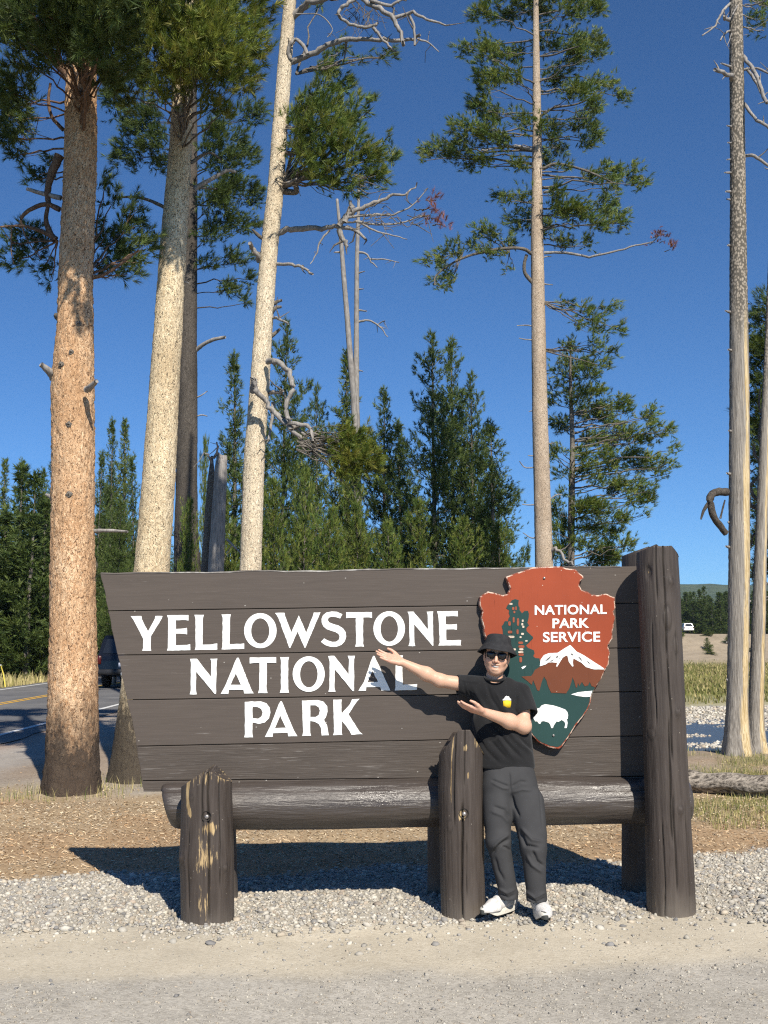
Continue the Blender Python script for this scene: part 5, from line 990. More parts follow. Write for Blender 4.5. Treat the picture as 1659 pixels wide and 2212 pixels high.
T = Tree('broken_snag', gbase(470, 1300, 21.), 21., [(462, 1420, 44), (466, 1235, 34), (473, 1100, 30), (478, 1000, 26), (480, 966, 22)], M_DEAD, 'broken grey snag with a splintered top left of the middle pale trunk', na=26, dz=.06, rough=.06, seed=46, flare=.1)
o = T.trunk; co = np.array([v.co[:] for v in o.data.vertices]); zt = co[:, 2].max(); m = co[:, 2] > zt - .35
co[m, 2] -= .5 * hnoise(np.arctan2(co[m, 1], co[m, 0]) * 2.2, 0 * co[m, 0], 1.5, 4) * (co[m, 2] - (zt - .35)) / .35; o.data.vertices.foreach_set('co', co.astype(np.float32).ravel())
V, T_, Q_, *_ = trunk_geo([(*P(u, v, 21.3), w * 21 / FD / 2) for u, v, w in [(437, 1420, 30), (445, 1235, 24), (452, 1100, 20), (457, 1020, 14), (458, 985, 5)]], 18, .07, .1, 47); mk('split_stem', V, M_BGREY, T.root, tris=T_, quads=Q_, smooth=True)
for pts in ([(458, 1000), (450, 985), (440, 978)], [(490, 1165), (505, 1180), (520, 1195)], [(462, 990), (470, 970), (468, 955)]): T.bough(pts, 6, 3, dy=-.2, **DB)
T.finish()

# ------------------------------------------------------------------ pines of the wood behind
def conifer(seed, Hh, R, nb, z0=.12, pal=GREENS, size=.2, nn=10, w=.008, shape=.8, dens=1.0, droop=.0, ragged=.45):
    global rng
    keep = rng; rng = np.random.default_rng(seed)
    zs = z0 * Hh + (Hh * .985 - z0 * Hh) * (np.arange(nb) + rng.random(nb)) / nb
    pos = []; dr = []; wood = []
    for k, z in enumerate(zs):
        f = (z - z0 * Hh) / (Hh - z0 * Hh); L = R * ((1 - f) ** (shape + .15) * (.38 + .75 * rng.random()) + .05) * (1 - .35 * max(0, .12 - f) / .12 * rng.random())
        if rng.random() < ragged * .45: L *= .3
        elif rng.random() < ragged * .5: L *= 1.45
        a = k * 2.39996 + rng.normal(0, .3); el = -.25 + .25 * rng.random() + .75 * f - droop
        m = 6; tt = np.linspace(0, 1, m)[:, None]; d = np.array((math.cos(a), math.sin(a), 0))
        path = np.array((0, 0, z)) + d * tt * L + np.array((0, 0, 1.0)) * (np.tan(np.clip(el, -.6, 1.0)) * tt * L * .7 + .28 * L * tt ** 2.2)
        wood.append(tube(path, np.linspace(.006 + .010 * L, .004, m), 4, cap=False))
        n = max(5, int(dens * 46 * L * (.5 + L) / (.5 + R))); s = 1 - rng.random(n) ** 1.5 * .8
        lat = rng.normal(0, .17 * L + .04, n) * (1.15 - s * .6); sd = np.array((-d[1], d[0], 0))
        i = s * (m - 1); i0 = np.minimum(i.astype(int), m - 2); ff = (i - i0)[:, None]
        p = path[i0] * (1 - ff) + path[i0 + 1] * ff + sd * lat[:, None] + np.array((0, 0, 1)) * rng.normal(.02, .05 + .06 * L, (n, 1))
        pos.append(p); dr.append(d * .6 + sd * (lat[:, None] * 1.2) + np.array((0, 0, .55)) + rng.normal(0, .3, (n, 3)))
    n = 26; pos.append(np.stack([rng.normal(0, .05, n), rng.normal(0, .05, n), Hh * (.93 + .07 * rng.random(n))], 1)); dr.append(np.array((0, 0, 1.0)) + rng.normal(0, .35, (n, 3)))
    pos = np.vstack(pos); dr = np.vstack(dr)
    lv = tufts(pos, dr, size * (.7 + .6 * rng.random(len(pos))), nn, w, pal); m2 = len(pos) // 3; q2 = pos[rng.integers(0, len(pos), m2)] * np.array((.62, .62, 1)); l2 = tufts(q2, rng.normal(0, 1, (m2, 3)), size * 1.3, 5, w * 2.4, pal * .8)  # inner tufts tinted darker, shade inside the crown put into the colour
    lv = (np.vstack([lv[0], l2[0]]), np.vstack([lv[1], l2[1] + len(lv[0])]), np.vstack([lv[2], l2[2]]))
    r0 = .010 * Hh + .03; tg = trunk_geo(np.array([(0, 0, 0, r0), (0.02, 0, Hh * .35, r0 * .75), (-.02, .02, Hh * .7, r0 * .45), (0, 0, Hh * .97, .012)]), 10, .4, .05, seed)
    wd = cat_geo(wood); rng = keep
    mt = mesh_np('trunk', tg[0], tg[1], tg[2], smooth=True); mt.materials.append(M_BGREY)
    mb = mesh_np('branches', wd[0], wd[1], wd[2]); mb.materials.append(M_BGREY)
    mc = mesh_np('crown', lv[0], lv[1]); mc.materials.append(M_NEEDLE); vattr(mc, 'tint', lv[2])
    return dict(H=Hh, R=R, m=(mt, mb, mc), n=len(lv[1]))
PR = [conifer(101, 10, 1.25, 130, .10, DARKS * 1.05, .23, 9, .010), conifer(102, 10, 1.7, 130, .06, DARKS * 1.1, .24, 9, .0105, .7), conifer(103, 10, 1.0, 120, .16, GREENS * .9, .22, 9, .010, .75),
      conifer(104, 10, 2.1, 120, .22, DARKS * 1.1, .25, 11, .011, .62), conifer(105, 4.5, 1.3, 95, .03, GREENS * .85, .18, 13, .0075, .6, 1.1), conifer(106, 4.5, 1.5, 95, .03, GREENS * .92, .18, 13, .0075, .5, 1.1),
      conifer(107, 10, 1.6, 80, .05, DARKS, .34, 8, .02, .75, .7), conifer(108, 10, 1.25, 80, .08, DARKS * 1.05, .34, 8, .02, .85, .7), conifer(109, 10, 2.0, 96, .14, DARKS * 1.1, .22, 12, .009, .8, 1.5, ragged=.6), conifer(110, 10, 2.2, 84, .2, DARKS * 1.05, .22, 12, .009, .75, 1.6, ragged=.75)]
def plant(k, loc, Hh, R, rot, label, group=None, name='pine_tree', parts=3):
    p = PR[k]; r = empty(name, loc, label, 'tree', group); r.scale = (R / p['R'], R / p['R'], Hh / p['H']); r.rotation_euler = (rng.normal(0, .015), rng.normal(0, .015), rot)
    for nm, me in zip(('trunk', 'branches', 'crown'), p['m']):
        if nm == 'branches' and parts == 2: continue
        o = bpy.data.objects.new(nm, me); COL.objects.link(o); o.parent = r
        if nm == 'branches': o['kind'] = 'stuff'
    return r
def plant_px(k, u, v, Y, rpx, label, group=None, rot=None):
    t_ = P(u, v, Y); z0 = float(H(t_[0], t_[1])); return plant(k, (t_[0], t_[1], z0 - .05), t_[2] - z0, rpx * Y / FD, rng.random() * 6.28 if rot is None else rot, label, group)
BACK = [(0,508,757,30,62,'slim pointed pine between the broken snag and the pale trunk'),(9,602,697,33,84,'tall pine rising behind the middle pale trunk'),(9,680,828,36,62,'dark pine top left of the forked snag, lower than its neighbours'),
 (2,740,753,38,48,'narrow pine tip just left of the forked snag'),(8,822,835,34,74,'dark pine just right of the forked snag'),(9,930,718,33,98,'largest dark pine with twin neighbour right of the forked snag'),
 (8,968,728,36,86,'pine close behind the largest dark one, right of the snag'),(8,1062,908,32,95,'broad lower pine sloping down towards the arrowhead'),(9,1010,805,35,80,'dark pine shoulder between the largest one and the broad lower one'),
 (0,560,880,36,60,'dark pine filling in behind the middle pale trunk'),(1,640,930,38,70,'low dark pine left of the forked snag'),(8,868,905,37,80,'dark pine below the largest one'),
 (4,590,1035,25,70,'bushy young pine just right of the middle pale trunk'),(5,700,1098,24,75,'bright young pine low behind the sign, left of the snag base'),(4,772,1088,24.5,60,'bright young pine in front of the snag base'),
 (5,840,1128,24,72,'bright bushy young pine right of the snag base'),(4,905,1080,26,70,'young pine low under the largest dark pine'),(5,648,1010,27,66,'young pine in front of the low dark pine'),
 (4,488,1060,25,55,'young pine partly hidden by the broken snag'),(5,1000,1120,27,75,'young pine low behind the board left of the arrowhead'),(4,1075,1130,27,55,'small young pine low beside the arrowhead top'),(4,440,948,27,22,'very thin young pine beside the grey shaded trunk'),
 (5,400,1080,24,45,'young pine at the foot of the grey shaded trunk'),(4,1215,1110,28,40,'young pine at the foot of the tall pine above the arrowhead'),(5,1320,1180,29,50,'low young pine left of the right hand log post'),(4,760,985,29,60,'young pine behind the witch broom of the pale trunk'),(5,540,1120,26,60,'young pine behind the base of the middle pale trunk')]
for k, u, v, Y, rp, lb in BACK: plant_px(k, u, v, Y, rp * (1.22 if v < 1000 else 1.05), lb)
for k, u, v, Y, rp, lb in [(2,15,990,62,34,'slim pine at the far left edge of the wood'),(0,52,988,58,44,'slim pine second from the left edge'),(3,98,1015,54,50,'pine just left of the orange trunk'),(0,130,958,50,52,'taller pine half hidden by the orange trunk'),
 (0,242,903,52,44,'left of two matching slim pines between the orange and cream trunks'),(2,273,904,54,40,'right of two matching slim pines between the orange and cream trunks'),(1,208,975,50,50,'lower pine right of the orange trunk'),(1,300,985,46,50,'pine half behind the leaning cream trunk'),(3,255,1080,42,60,'dark pine under the two matching slim pines'),(1,75,1120,50,60,'dark shorter pine left of the orange trunk'),(1,10,1110,52,60,'dark shorter pine at the left edge'),(3,350,1020,44,55,'pine between the leaning cream and grey trunks')]: plant_px(k, u, v, Y, rp, lb)
# woods beyond the road, and the far wood across the river: one look, many trunks
for k in range(46):
    y = rng.uniform(46, 105); x = -rng.uniform(.15, .42) * y
    if x > -14.6: x = -14.6 - rng.random() * 2
    plant((6, 7, 1)[k % 3], (x, y, float(H(x, y)) - .1), rng.uniform(7, 10.5), rng.uniform(1.4, 2.2), rng.random() * 6.28, 'dark pine in the wood beyond the road', 'pines beyond the road', parts=2)
for k in range(130):
    y = 223 + 60 * rng.random() ** 1.6; x = rng.uniform(.255, .375) * y
    plant((6, 7)[k % 2], (x, y, float(H(x, y)) - .2), rng.uniform(6.5, 10.5), rng.uniform(1.6, 2.5), rng.random() * 6.28, 'dark pine in the far wood across the river', 'pines across the river', parts=2)
for x, y, h in ((58.6, 204, 2.6), (64, 209, 1.6), (55.5, 211, 3.5), (70, 200, 1.4), (61.5, 213, 1.2), (67, 212, 1.5), (57, 197, .9), (66, 203, .8), (73, 208, 1.6)): plant(4, (x, y, float(H(x, y)) - .1), h, 1.1, x, 'small pine on the bare bank across the river', 'saplings on the far bank', parts=2)
# distant forested ridge
xr = np.linspace(-1500, 2600, 160); yr = np.linspace(1500, 2600, 12); XX, YY = np.meshgrid(xr, yr)
ridge = (20 + 128 * sstep(1500, 2100, YY)) * (1 + .10 * fbm(XX, YY * 0, .0016, 4, 3)) + 6 * fbm(XX, YY, .02, 3, 7)
i = np.arange(11)[:, None] * 160 + np.arange(159)[None]
t = NT('ridge_forest'); g = t.noise(t.co(scale=(1, 1, 2)), .05, 6, .7); t.done(t.mix(t.mr(g, .35, .65), (.03, .045, .02), (.075, .095, .045)), .95, .05)
mk('distant_hill', np.stack([XX, YY, ridge - 20], -1).reshape(-1, 3), t.m, quads=np.stack([i, i + 1, i + 161, i + 160], -1).reshape(-1, 4), smooth=True, kind='structure')
# ------------------------------------------------------------------ the person in front of the sign
class Field:
    """signed distance grid; shapes are blended in with a smooth minimum and skinned with surface nets"""
    def __init__(s, lo, hi, h):
        s.h = h; s.lo = np.array(lo, float); s.n = np.ceil((np.array(hi) - s.lo) / h).astype(int) + 1; s.v = np.full(s.n, .08, np.float32)
    def block(s, lo, hi, m):
        a = np.clip(np.floor((np.minimum(lo, hi) - m - s.lo) / s.h).astype(int), 0, s.n); b = np.clip(np.ceil((np.maximum(lo, hi) + m - s.lo) / s.h).astype(int) + 1, 0, s.n)
        sl = tuple(slice(x, y) for x, y in zip(a, b)); ax = [s.lo[i] + np.arange(a[i], b[i]) * s.h for i in range(3)]
        return sl, ax[0][:, None, None], ax[1][None, :, None], ax[2][None, None, :]
    def put(s, sl, d, k):
        o = s.v[sl]
        if k <= 0: s.v[sl] = np.minimum(o, d); return
        h = np.clip(.5 + .5 * (o - d) / k, 0, 1); s.v[sl] = o * (1 - h) + d * h - k * h * (1 - h)
    def cone(s, a, b, ra, rb, k=.02, sub=False, flat=None):
        a = np.asarray(a, float); b = np.asarray(b, float); m = max(ra, rb) + .05; sl, x, y, z = s.block(a, b, m)
        if 0 in [q.stop - q.start for q in sl]: return
        ba = b - a; L2 = max(ba @ ba, 1e-9); px, py, pz = x - a[0], y - a[1], z - a[2]
        t = np.clip((px * ba[0] + py * ba[1] + pz * ba[2]) / L2, 0, 1); qx, qy, qz = px - t * ba[0], py - t * ba[1], pz - t * ba[2]
        if flat is not None:              # squash along a direction: (unit vector, factor)
            f, fac = flat; dd = qx * f[0] + qy * f[1] + qz * f[2]; qx, qy, qz = qx + dd * (fac - 1) * f[0], qy + dd * (fac - 1) * f[1], qz + dd * (fac - 1) * f[2]
        d = np.sqrt(qx * qx + qy * qy + qz * qz) - (ra + (rb - ra) * t)
        if sub: s.v[sl] = np.maximum(s.v[sl], -d)
        else: s.put(sl, d.astype(np.float32), k)
    def ell(s, c, r, R=None, k=.02, sub=False):
        c = np.asarray(c, float); r = np.asarray(r, float); m = r.max() + .05; sl, x, y, z = s.block(c, c, m)
        if 0 in [q.stop - q.start for q in sl]: return
        p = [x - c[0], y - c[1], z - c[2]]
        if R is not None: p = [p[0] * R[0][i] + p[1] * R[1][i] + p[2] * R[2][i] for i in range(3)]
        k0 = np.sqrt((p[0] / r[0]) ** 2 + (p[1] / r[1]) ** 2 + (p[2] / r[2]) ** 2); k1 = np.sqrt((p[0] / r[0] ** 2) ** 2 + (p[1] / r[1] ** 2) ** 2 + (p[2] / r[2] ** 2) ** 2) + 1e-6
        d = (k0 * (k0 - 1) / k1).astype(np.float32)
        if sub: s.v[sl] = np.maximum(s.v[sl], -d)
        else: s.put(sl, d, k)
    def cut(s, p, n):                    # keep the side the normal points to
        n = np.asarray(n, float) / np.linalg.norm(n); x = s.lo[0] + np.arange(s.n[0]) * s.h; y = s.lo[1] + np.arange(s.n[1]) * s.h; z = s.lo[2] + np.arange(s.n[2]) * s.h
        d = (x[:, None, None] - p[0]) * n[0] + (y[None, :, None] - p[1]) * n[1] + (z[None, None] - p[2]) * n[2]; s.v = np.maximum(s.v, -d.astype(np.float32))
    def mesh(s):
        v = s.v; v[0] = v[-1] = .05; v[:, 0] = v[:, -1] = .05; v[:, :, 0] = v[:, :, -1] = .05
        I = v < 0; nx, ny, nz = v.shape; C = np.zeros((nx - 1, ny - 1, nz - 1), np.int8)
        cs = [(a, b, c) for a in (0, 1) for b in (0, 1) for c in (0, 1)]
        for a, b, c in cs: C += I[a:nx - 1 + a, b:ny - 1 + b, c:nz - 1 + c]
        ii, jj, kk = np.nonzero((C > 0) & (C < 8)); idx = np.full(C.shape, -1, np.int32); idx[ii, jj, kk] = np.arange(len(ii))
        acc = np.zeros((len(ii), 3)); cnt = np.zeros(len(ii)); val = {c: v[ii + c[0], jj + c[1], kk + c[2]] for c in cs}
        for c in cs:
            for ax in range(3):
                if c[ax]: continue
                d = list(c); d[ax] = 1; d = tuple(d); a, b = val[c], val[d]; m = (a < 0) != (b < 0); t = np.where(m, a / np.where(m, a - b, 1), 0)
                p = np.array(c, float)[None].repeat(len(ii), 0); p[:, ax] = t; acc += p * m[:, None]; cnt += m
        V = (np.stack([ii, jj, kk], 1) + acc / np.maximum(cnt, 1)[:, None]) * s.h + s.lo; Qs = []
        for ax in range(3):
            o1, o2 = [(1, 2), (2, 0), (0, 1)][ax]; A = I[tuple(slice(0, -1) if q == ax else slice(None) for q in range(3))]; Bm = I[tuple(slice(1, None) if q == ax else slice(None) for q in range(3))]
            e = np.argwhere(A != Bm); e = e[(e[:, o1] > 0) & (e[:, o2] > 0) & (e[:, o1] < v.shape[o1] - 1) & (e[:, o2] < v.shape[o2] - 1)]
            def g(d1, d2): q = e.copy(); q[:, o1] -= d1; q[:, o2] -= d2; return idx[q[:, 0], q[:, 1], q[:, 2]]
            q = np.stack([g(1, 1), g(0, 1), g(0, 0), g(1, 0)], 1); fl = ~A[e[:, 0], e[:, 1], e[:, 2]]; q[fl] = q[fl][:, ::-1]; Qs.append(q)
        return V, np.vstack(Qs)
def relax(V, Q_, it=2, lam=.5):
    for _ in range(it):
        s_ = np.zeros_like(V); c = np.zeros(len(V))
        for a, b in ((0, 1), (1, 2), (2, 3), (3, 0)):
            np.add.at(s_, Q_[:, a], V[Q_[:, b]]); np.add.at(s_, Q_[:, b], V[Q_[:, a]]); np.add.at(c, Q_[:, a], 1); np.add.at(c, Q_[:, b], 1)
        V = V * (1 - lam) + lam * s_ / np.maximum(c, 1)[:, None]
    return V
def vnormals(V, Q_):
    n = np.cross(V[Q_[:, 2]] - V[Q_[:, 0]], V[Q_[:, 3]] - V[Q_[:, 1]]); N = np.zeros_like(V)
    for a in range(4): np.add.at(N, Q_[:, a], n)
    return N / (np.linalg.norm(N, axis=1)[:, None] + 1e-12)
def folds(V, N, lines, side=-1):
    """press or raise cloth along lines given as photo points: (points, width m, depth m)"""
    d = V - CAM; d = d / d[:, 1:2]; U = np.stack([CU + FD * (d @ _r) / (d @ _f), CV - FD * (d @ _u) / (d @ _f)], 1); front = sstep(.0, .35, -N[:, 1]); out = np.zeros(len(V))
    for pts, w, dep in lines:
        pts = np.array(pts, float); wp = w * FD / 6.9; best = np.full(len(V), 1e9)
        tot = np.linalg.norm(np.diff(pts, axis=0), axis=1).sum(); done_ = 0; fade = np.zeros(len(V))
        for a, b in zip(pts[:-1], pts[1:]):
            L = np.linalg.norm(b - a); t_ = np.clip(((U - a) @ (b - a)) / (L * L + 1e-9), 0, 1); dd = np.linalg.norm(U - a - t_[:, None] * (b - a), axis=1); m = dd < best
            best = np.where(m, dd, best); s_ = (done_ + t_ * L) / tot; fade = np.where(m, np.minimum(1, np.minimum(s_, 1 - s_) * 5 + .15), fade); done_ += L
        out += dep * np.exp(-(best / wp) ** 2) * fade
    return V + N * (out * front)[:, None]
def cloth_noise(V, N, amp, s, seed, st=(1, 1, 1)):
    q = fbm(V[:, 0] * st[0] + V[:, 1] * .7, V[:, 2] * st[2] + V[:, 1] * .5, s, 3, seed); return V + N * (amp * q)[:, None]
J = lambda u, v, Y: P(u, v, Y)
def S3(x, y, Y): return P(*Sx(x, y), Y)
YP = 6.98
person = empty('person', (P(1118, 1980, 6.82)[0], 6.85, .03), 'person in black bucket hat, sunglasses and black T-shirt gesturing at the sign', 'person')
# ---- head frame
HC = S3(1988, 2617, 7.06); ra, ya, pa = math.radians(-7), math.radians(-7), math.radians(4)
Rz = Matrix.Rotation(ya, 3, 'Z'); Ry = Matrix.Rotation(-ra, 3, 'Y'); Rx = Matrix.Rotation(pa, 3, 'X')
HR = np.array(Rz @ Ry @ Rx); HR = HR @ np.diag((1, -1, 1.0))            # columns: right in the picture, towards the camera, up
hp = lambda x, y, z: HC + HR @ np.array((x, y, z))
RT = HR                                # ellipsoids use its columns as axes
body = Field((-.14, 6.55, .80), (1.02, 7.24, 1.87), .0046)
E = lambda c, r, k=.02, sub=False: body.ell(hp(*c), r, RT, k, sub)
E((0, -.012, .026), (.073, .090, .084)); E((0, .012, -.04), (.063, .074, .080), .03); E((0, .030, -.075), (.048, .052, .045), .03)
body.cone(hp(-.052, .0, -.062), hp(-.012, .062, -.100), .020, .019, .025); body.cone(hp(.052, .0, -.062), hp(.012, .062, -.100), .020, .019, .025); body.ell(hp(0, .066, -.102), (.022, .018, .016), RT, .02)
for sx in (-1, 1): E((sx * .038, .058, -.038), (.027, .024, .024), .02); E((sx * .076, -.008, -.022), (.008, .020, .032), .006); E((sx * .034, .078, .012), (.024, .012, .008), .012)
body.cone(hp(0, .082, .004), hp(0, .106, -.036), .008, .0115, .010)
for sx in (-1, 1): E((sx * .013, .092, -.041), (.010, .011, .009), .006)
E((0, .090, -.059), (.026, .010, .0055), .008); E((0, .088, -.090), (.020, .010, .007), .008); E((0, .099, -.073), (.027, .016, .0085), 0, True)
nk = J(1066, 1478, 7.095); body.cone(hp(0, -.02, -.06), nk, .048, .050, .03)
# ---- shoulders, core, arms
SL, SR_ = J(1022, 1482, 7.10), J(1127, 1496, 7.08)
body.cone(SL, SR_, .05, .05, .05); body.cone(nk, J(1082, 1560, 7.09), .05, .07, .05); body.cone(J(1082, 1560, 7.09), J(1098, 1672, 7.0), .07, .06, .03)
EL, WL = J(950, 1470, 7.07), J(868, 1430.5, 7.07)
body.cone(SL, EL, .050, .039, .03); body.cone(EL, EL + (WL - EL) * .35, .037, .041, .03); body.cone(EL + (WL - EL) * .35, WL, .041, .0245, .03); body.ell(EL, (.036, .036, .036), None, .02)
ER, WR = J(1131, 1569, 6.97), J(1044, 1538, 6.83)
body.cone(SR_, ER, .050, .042, .03); body.ell(ER, (.042, .042, .038), None, .02); body.cone(ER, ER + (WR - ER) * .35, .041, .044, .03); body.cone(ER + (WR - ER) * .35, WR, .044, .026, .03, )
def unit(q): q = np.asarray(q, float); return q / np.linalg.norm(q)
def hand(w0, ax, nrm, thumb, curl=.12, spread=.0185, open_=1.0):
    """palm, four unequal bent fingers and a thumb leaving the side of the palm"""
    a = unit(ax); n = unit(np.asarray(nrm) - a * (a @ nrm)); t_ = unit(np.asarray(thumb) - a * (a @ thumb) - n * (n @ thumb)); F_ = (n, 1.7)
    K = [w0 + a * q + t_ * (1.55 - i) * spread for i, q in enumerate((.088, .092, .087, .078))]
    for i, kp in enumerate(K): body.cone(w0 + a * .012 + t_ * (1.5 - i) * .010, kp, .0165, .0125, .012)
    body.ell(w0 + a * .045 + t_ * .012, (.030, .030, .017), np.stack([a, t_, n], 1), .015); body.cone(w0 + a * .02 - t_ * .018, w0 + a * .065 - t_ * .026, .015, .013, .012)
    for i, (kp, L) in enumerate(zip(K, (.072, .080, .074, .058))):
        d0 = unit(a + t_ * (1.5 - i) * .05 * open_ + n * .02); c1 = kp + d0 * L * .46 + n * curl * L * .12; d1 = unit(d0 + n * curl); c2 = c1 + d1 * L * .32; d2 = unit(d0 + n * curl * 2.2); c3 = c2 + d2 * L * .26
        body.cone(kp, c1, .0098, .0088, .006); body.cone(c1, c2, .0088, .0078, .002); body.cone(c2, c3, .0078, .0066, .002)
    b0 = w0 + a * .022 + t_ * .026; b1 = w0 + a * .058 + t_ * .050 + n * .012; b2 = w0 + a * .085 + t_ * .057 + n * .020; b3 = w0 + a * .110 + t_ * .056 + n * .024
    body.cone(b0, b1, .0165, .0125, .012); body.cone(b1, b2, .0118, .0100, .003); body.cone(b2, b3, .0100, .0076, .002)
hand(WL, J(812, 1412, 7.07) - WL, (0.1, -.62, .78), (.1, .78, .62), .10)
hand(WR, J(986, 1521, 6.79) - WR, (.15, .35, .9), (-.1, -.72, .55), .16)
V, Qb = body.mesh(); V = relax(V, Qb, 1, .35)
# skin colour: a little redder at lips, nose, ears and palms
t = NT('skin'); tc = t.attr('tint', 'Color'); nn = t.noise(t.co(), 90, 4); t.done(t.mix(t.mr(nn, .3, .7, 0, .12), tc, (.36, .17, .11)), .48, .35, t.bump(nn, .08, .002))
t.b.inputs['Subsurface Weight'].default_value = .12; t.b.inputs['Subsurface Radius'].default_value = (.012, .005, .003); t.b.inputs['Subsurface Scale'].default_value = 1.0; M_SKIN = t.m
bo = mk('body', V, M_SKIN, person, quads=Qb, smooth=True)
loc = (V - HC) @ HR; col = np.tile(np.array((.60, .365, .255)), (len(V), 1))
def spot(c, r, cc, w=1.0):
    global col
    m = (np.exp(-((loc - np.array(c)) ** 2 / np.array(r) ** 2).sum(1)) * w)[:, None]; col = col * (1 - m) + np.array(cc) * m
spot((0, .095, -.072), (.020, .03, .009), (.36, .12, .10), .85); spot((0, .10, -.040), (.02, .03, .012), (.55, .25, .17), .6); spot((.045, .06, -.04), (.025, .05, .025), (.58, .29, .20), .5); spot((-.045, .06, -.04), (.025, .05, .025), (.58, .29, .20), .5)
spot((0, .080, -.074), (.026, .007, .007), (.05, .015, .012), .95)
for w0, a in ((WL, J(812, 1412, 7.07)), (WR, J(986, 1521, 6.79))):
    c0 = w0 + (a - w0) * .55; m = (np.exp(-((V - c0) ** 2).sum(1) / .075 ** 2) * .55)[:, None]; col = col * (1 - m) + np.array((.62, .30, .225)) * m
vattr(bo, 'tint', col)
M_TEETH = flat('teeth', (.75, .72, .66), .3, .5, .03)
a = np.linspace(-1, 1, 13); tv = np.array([hp(.0245 * x, .0915 - .009 * x * x, -.0660 + .0045 * x * x + dz) for dz in (.0, -.0085 + 0) for x in a]); k = np.arange(12)
mk('teeth', tv, M_TEETH, person, quads=np.stack([k, k + 13, k + 14, k + 1], 1), smooth=True)
# dark short hair under the hat
hf = Field(HC - .16, HC + .16, .006); hf.ell(hp(0, -.016, .022), (.0775, .092, .086), RT, .01); hf.ell(hp(0, -.02, -.02), (.077, .078, .06), RT, .02); hf.cut(hp(0, .022, 0), HR @ np.array((0, -1, .25))); hf.cut(hp(0, -.05, -.055), HR @ np.array((0, -.2, 1)))
Vh, Qh = hf.mesh(); mk('hair', Vh, flat('hair_black', (.015, .013, .012), .5, .4), person, quads=Qh, smooth=True)
# ---- bucket hat
M_HAT = None
t = NT('hat_cloth'); w = t.n('TexWave', {'Vector': t.co(), 'Scale': 260.0}); nn = t.noise(t.co(), 40, 4); t.done(t.mix(t.mr(nn, .3, .7), (.022, .022, .024), (.034, .034, .036)), .9, .15, t.bump(nn, .25, .004)); M_HAT = t.m
prof = [(.0005, .128), (.04, .1275), (.062, .124), (.072, .116), (.0780, .102), (.083, .076), (.0875, .062), (.0885, .0595), (.0945, .053), (.108, .034), (.122, .012), (.127, .004), (.1255, .002), (.120, .009), (.105, .030), (.091, .050), (.085, .058), (.078, .08), (.06, .108)]
Rh = np.array(Rz @ Ry @ Matrix.Rotation(math.radians(-9), 3, 'X')); Vt, _, Qt = lathe(prof, 56)
r_ = np.hypot(Vt[:, 0], Vt[:, 1]); an = np.arctan2(Vt[:, 1], Vt[:, 0]); wv = sstep(.09, .127, r_) * (.004 * np.sin(an * 3 + 1) + .003 * np.sin(an * 5)); Vt[:, 2] += wv; Vt[:, 1] *= 1.14
Vt = Vt * np.array((1, 1, .96)) + np.array((0, .012, .002)); mk('bucket_hat', HC + Vt @ Rh.T, M_HAT, person, quads=Qt, smooth=True)
rg = [(math.cos(q) * .0895, math.sin(q) * .0895 * 1.14 + .012, .0595 * .96) for q in np.linspace(0, 2 * np.pi, 57)]; Vt, Tt, Qt = tube(rg, .0016, 5); mk('hat_seam', HC + Vt @ Rh.T, M_HAT, person, tris=Tt, quads=Qt, smooth=True)
# ---- sunglasses
M_LENS = flat('lens_black', (.006, .006, .008), .08, .6, 0); M_FRAME = flat('frame_black', (.012, .012, .013), .3, .5, 0)
gl = empty('sunglasses_tmp', person.location)
bpy.data.objects.remove(gl)
lens_pts = [(-.027, .015), (-.02, .020), (0, .0215), (.02, .020), (.027, .014), (.0275, .002), (.023, -.012), (.012, -.0225), (-.004, -.024), (-.018, -.018), (-.026, -.006)]
parts_ = []
for sx in (-1, 1):
    q = np.array([(x * -sx, z) for x, z in lens_pts]); q = densify(q, .004); c = np.array((sx * .0345, -.001)); ring = [hp(c[0] + x, .0985 - .16 * (c[0] + x) ** 2 * 22 * .3, c[1] + z) for x, z in q]; ring = np.array(ring); cen = ring.mean(0) + HR @ np.array((0, .005, 0)); n = len(ring)
    bk = ring - HR @ np.array((0, .003, 0)); VV = np.vstack([ring, cen, bk]); TT = [(k, (k + 1) % n, n) for k in range(n)]; QQ = [(k, n + 1 + k, n + 1 + (k + 1) % n, (k + 1) % n) for k in range(n)]
    parts_.append(mk('lens', VV, M_LENS, person, tris=TT, quads=QQ, smooth=True))
    Vt, Tt, Qt = tube(np.vstack([ring, ring[:1]]), .0016, 5); tp = tube([hp(sx * .062, .090, .008), hp(sx * .074, .06, .006), hp(sx * .078, .0, .0)], .0024, 5)
    g = cat_geo([(Vt, Tt, Qt), tp]); mk('glasses_rim', g[0], M_FRAME, person, tris=g[1], quads=g[2], smooth=True)
Vt, Tt, Qt = tube([hp(-.009, .100, .008), hp(0, .103, .010), hp(.009, .100, .008)], .0018, 5); mk('glasses_bridge', Vt, M_FRAME, person, tris=Tt, quads=Qt, smooth=True)
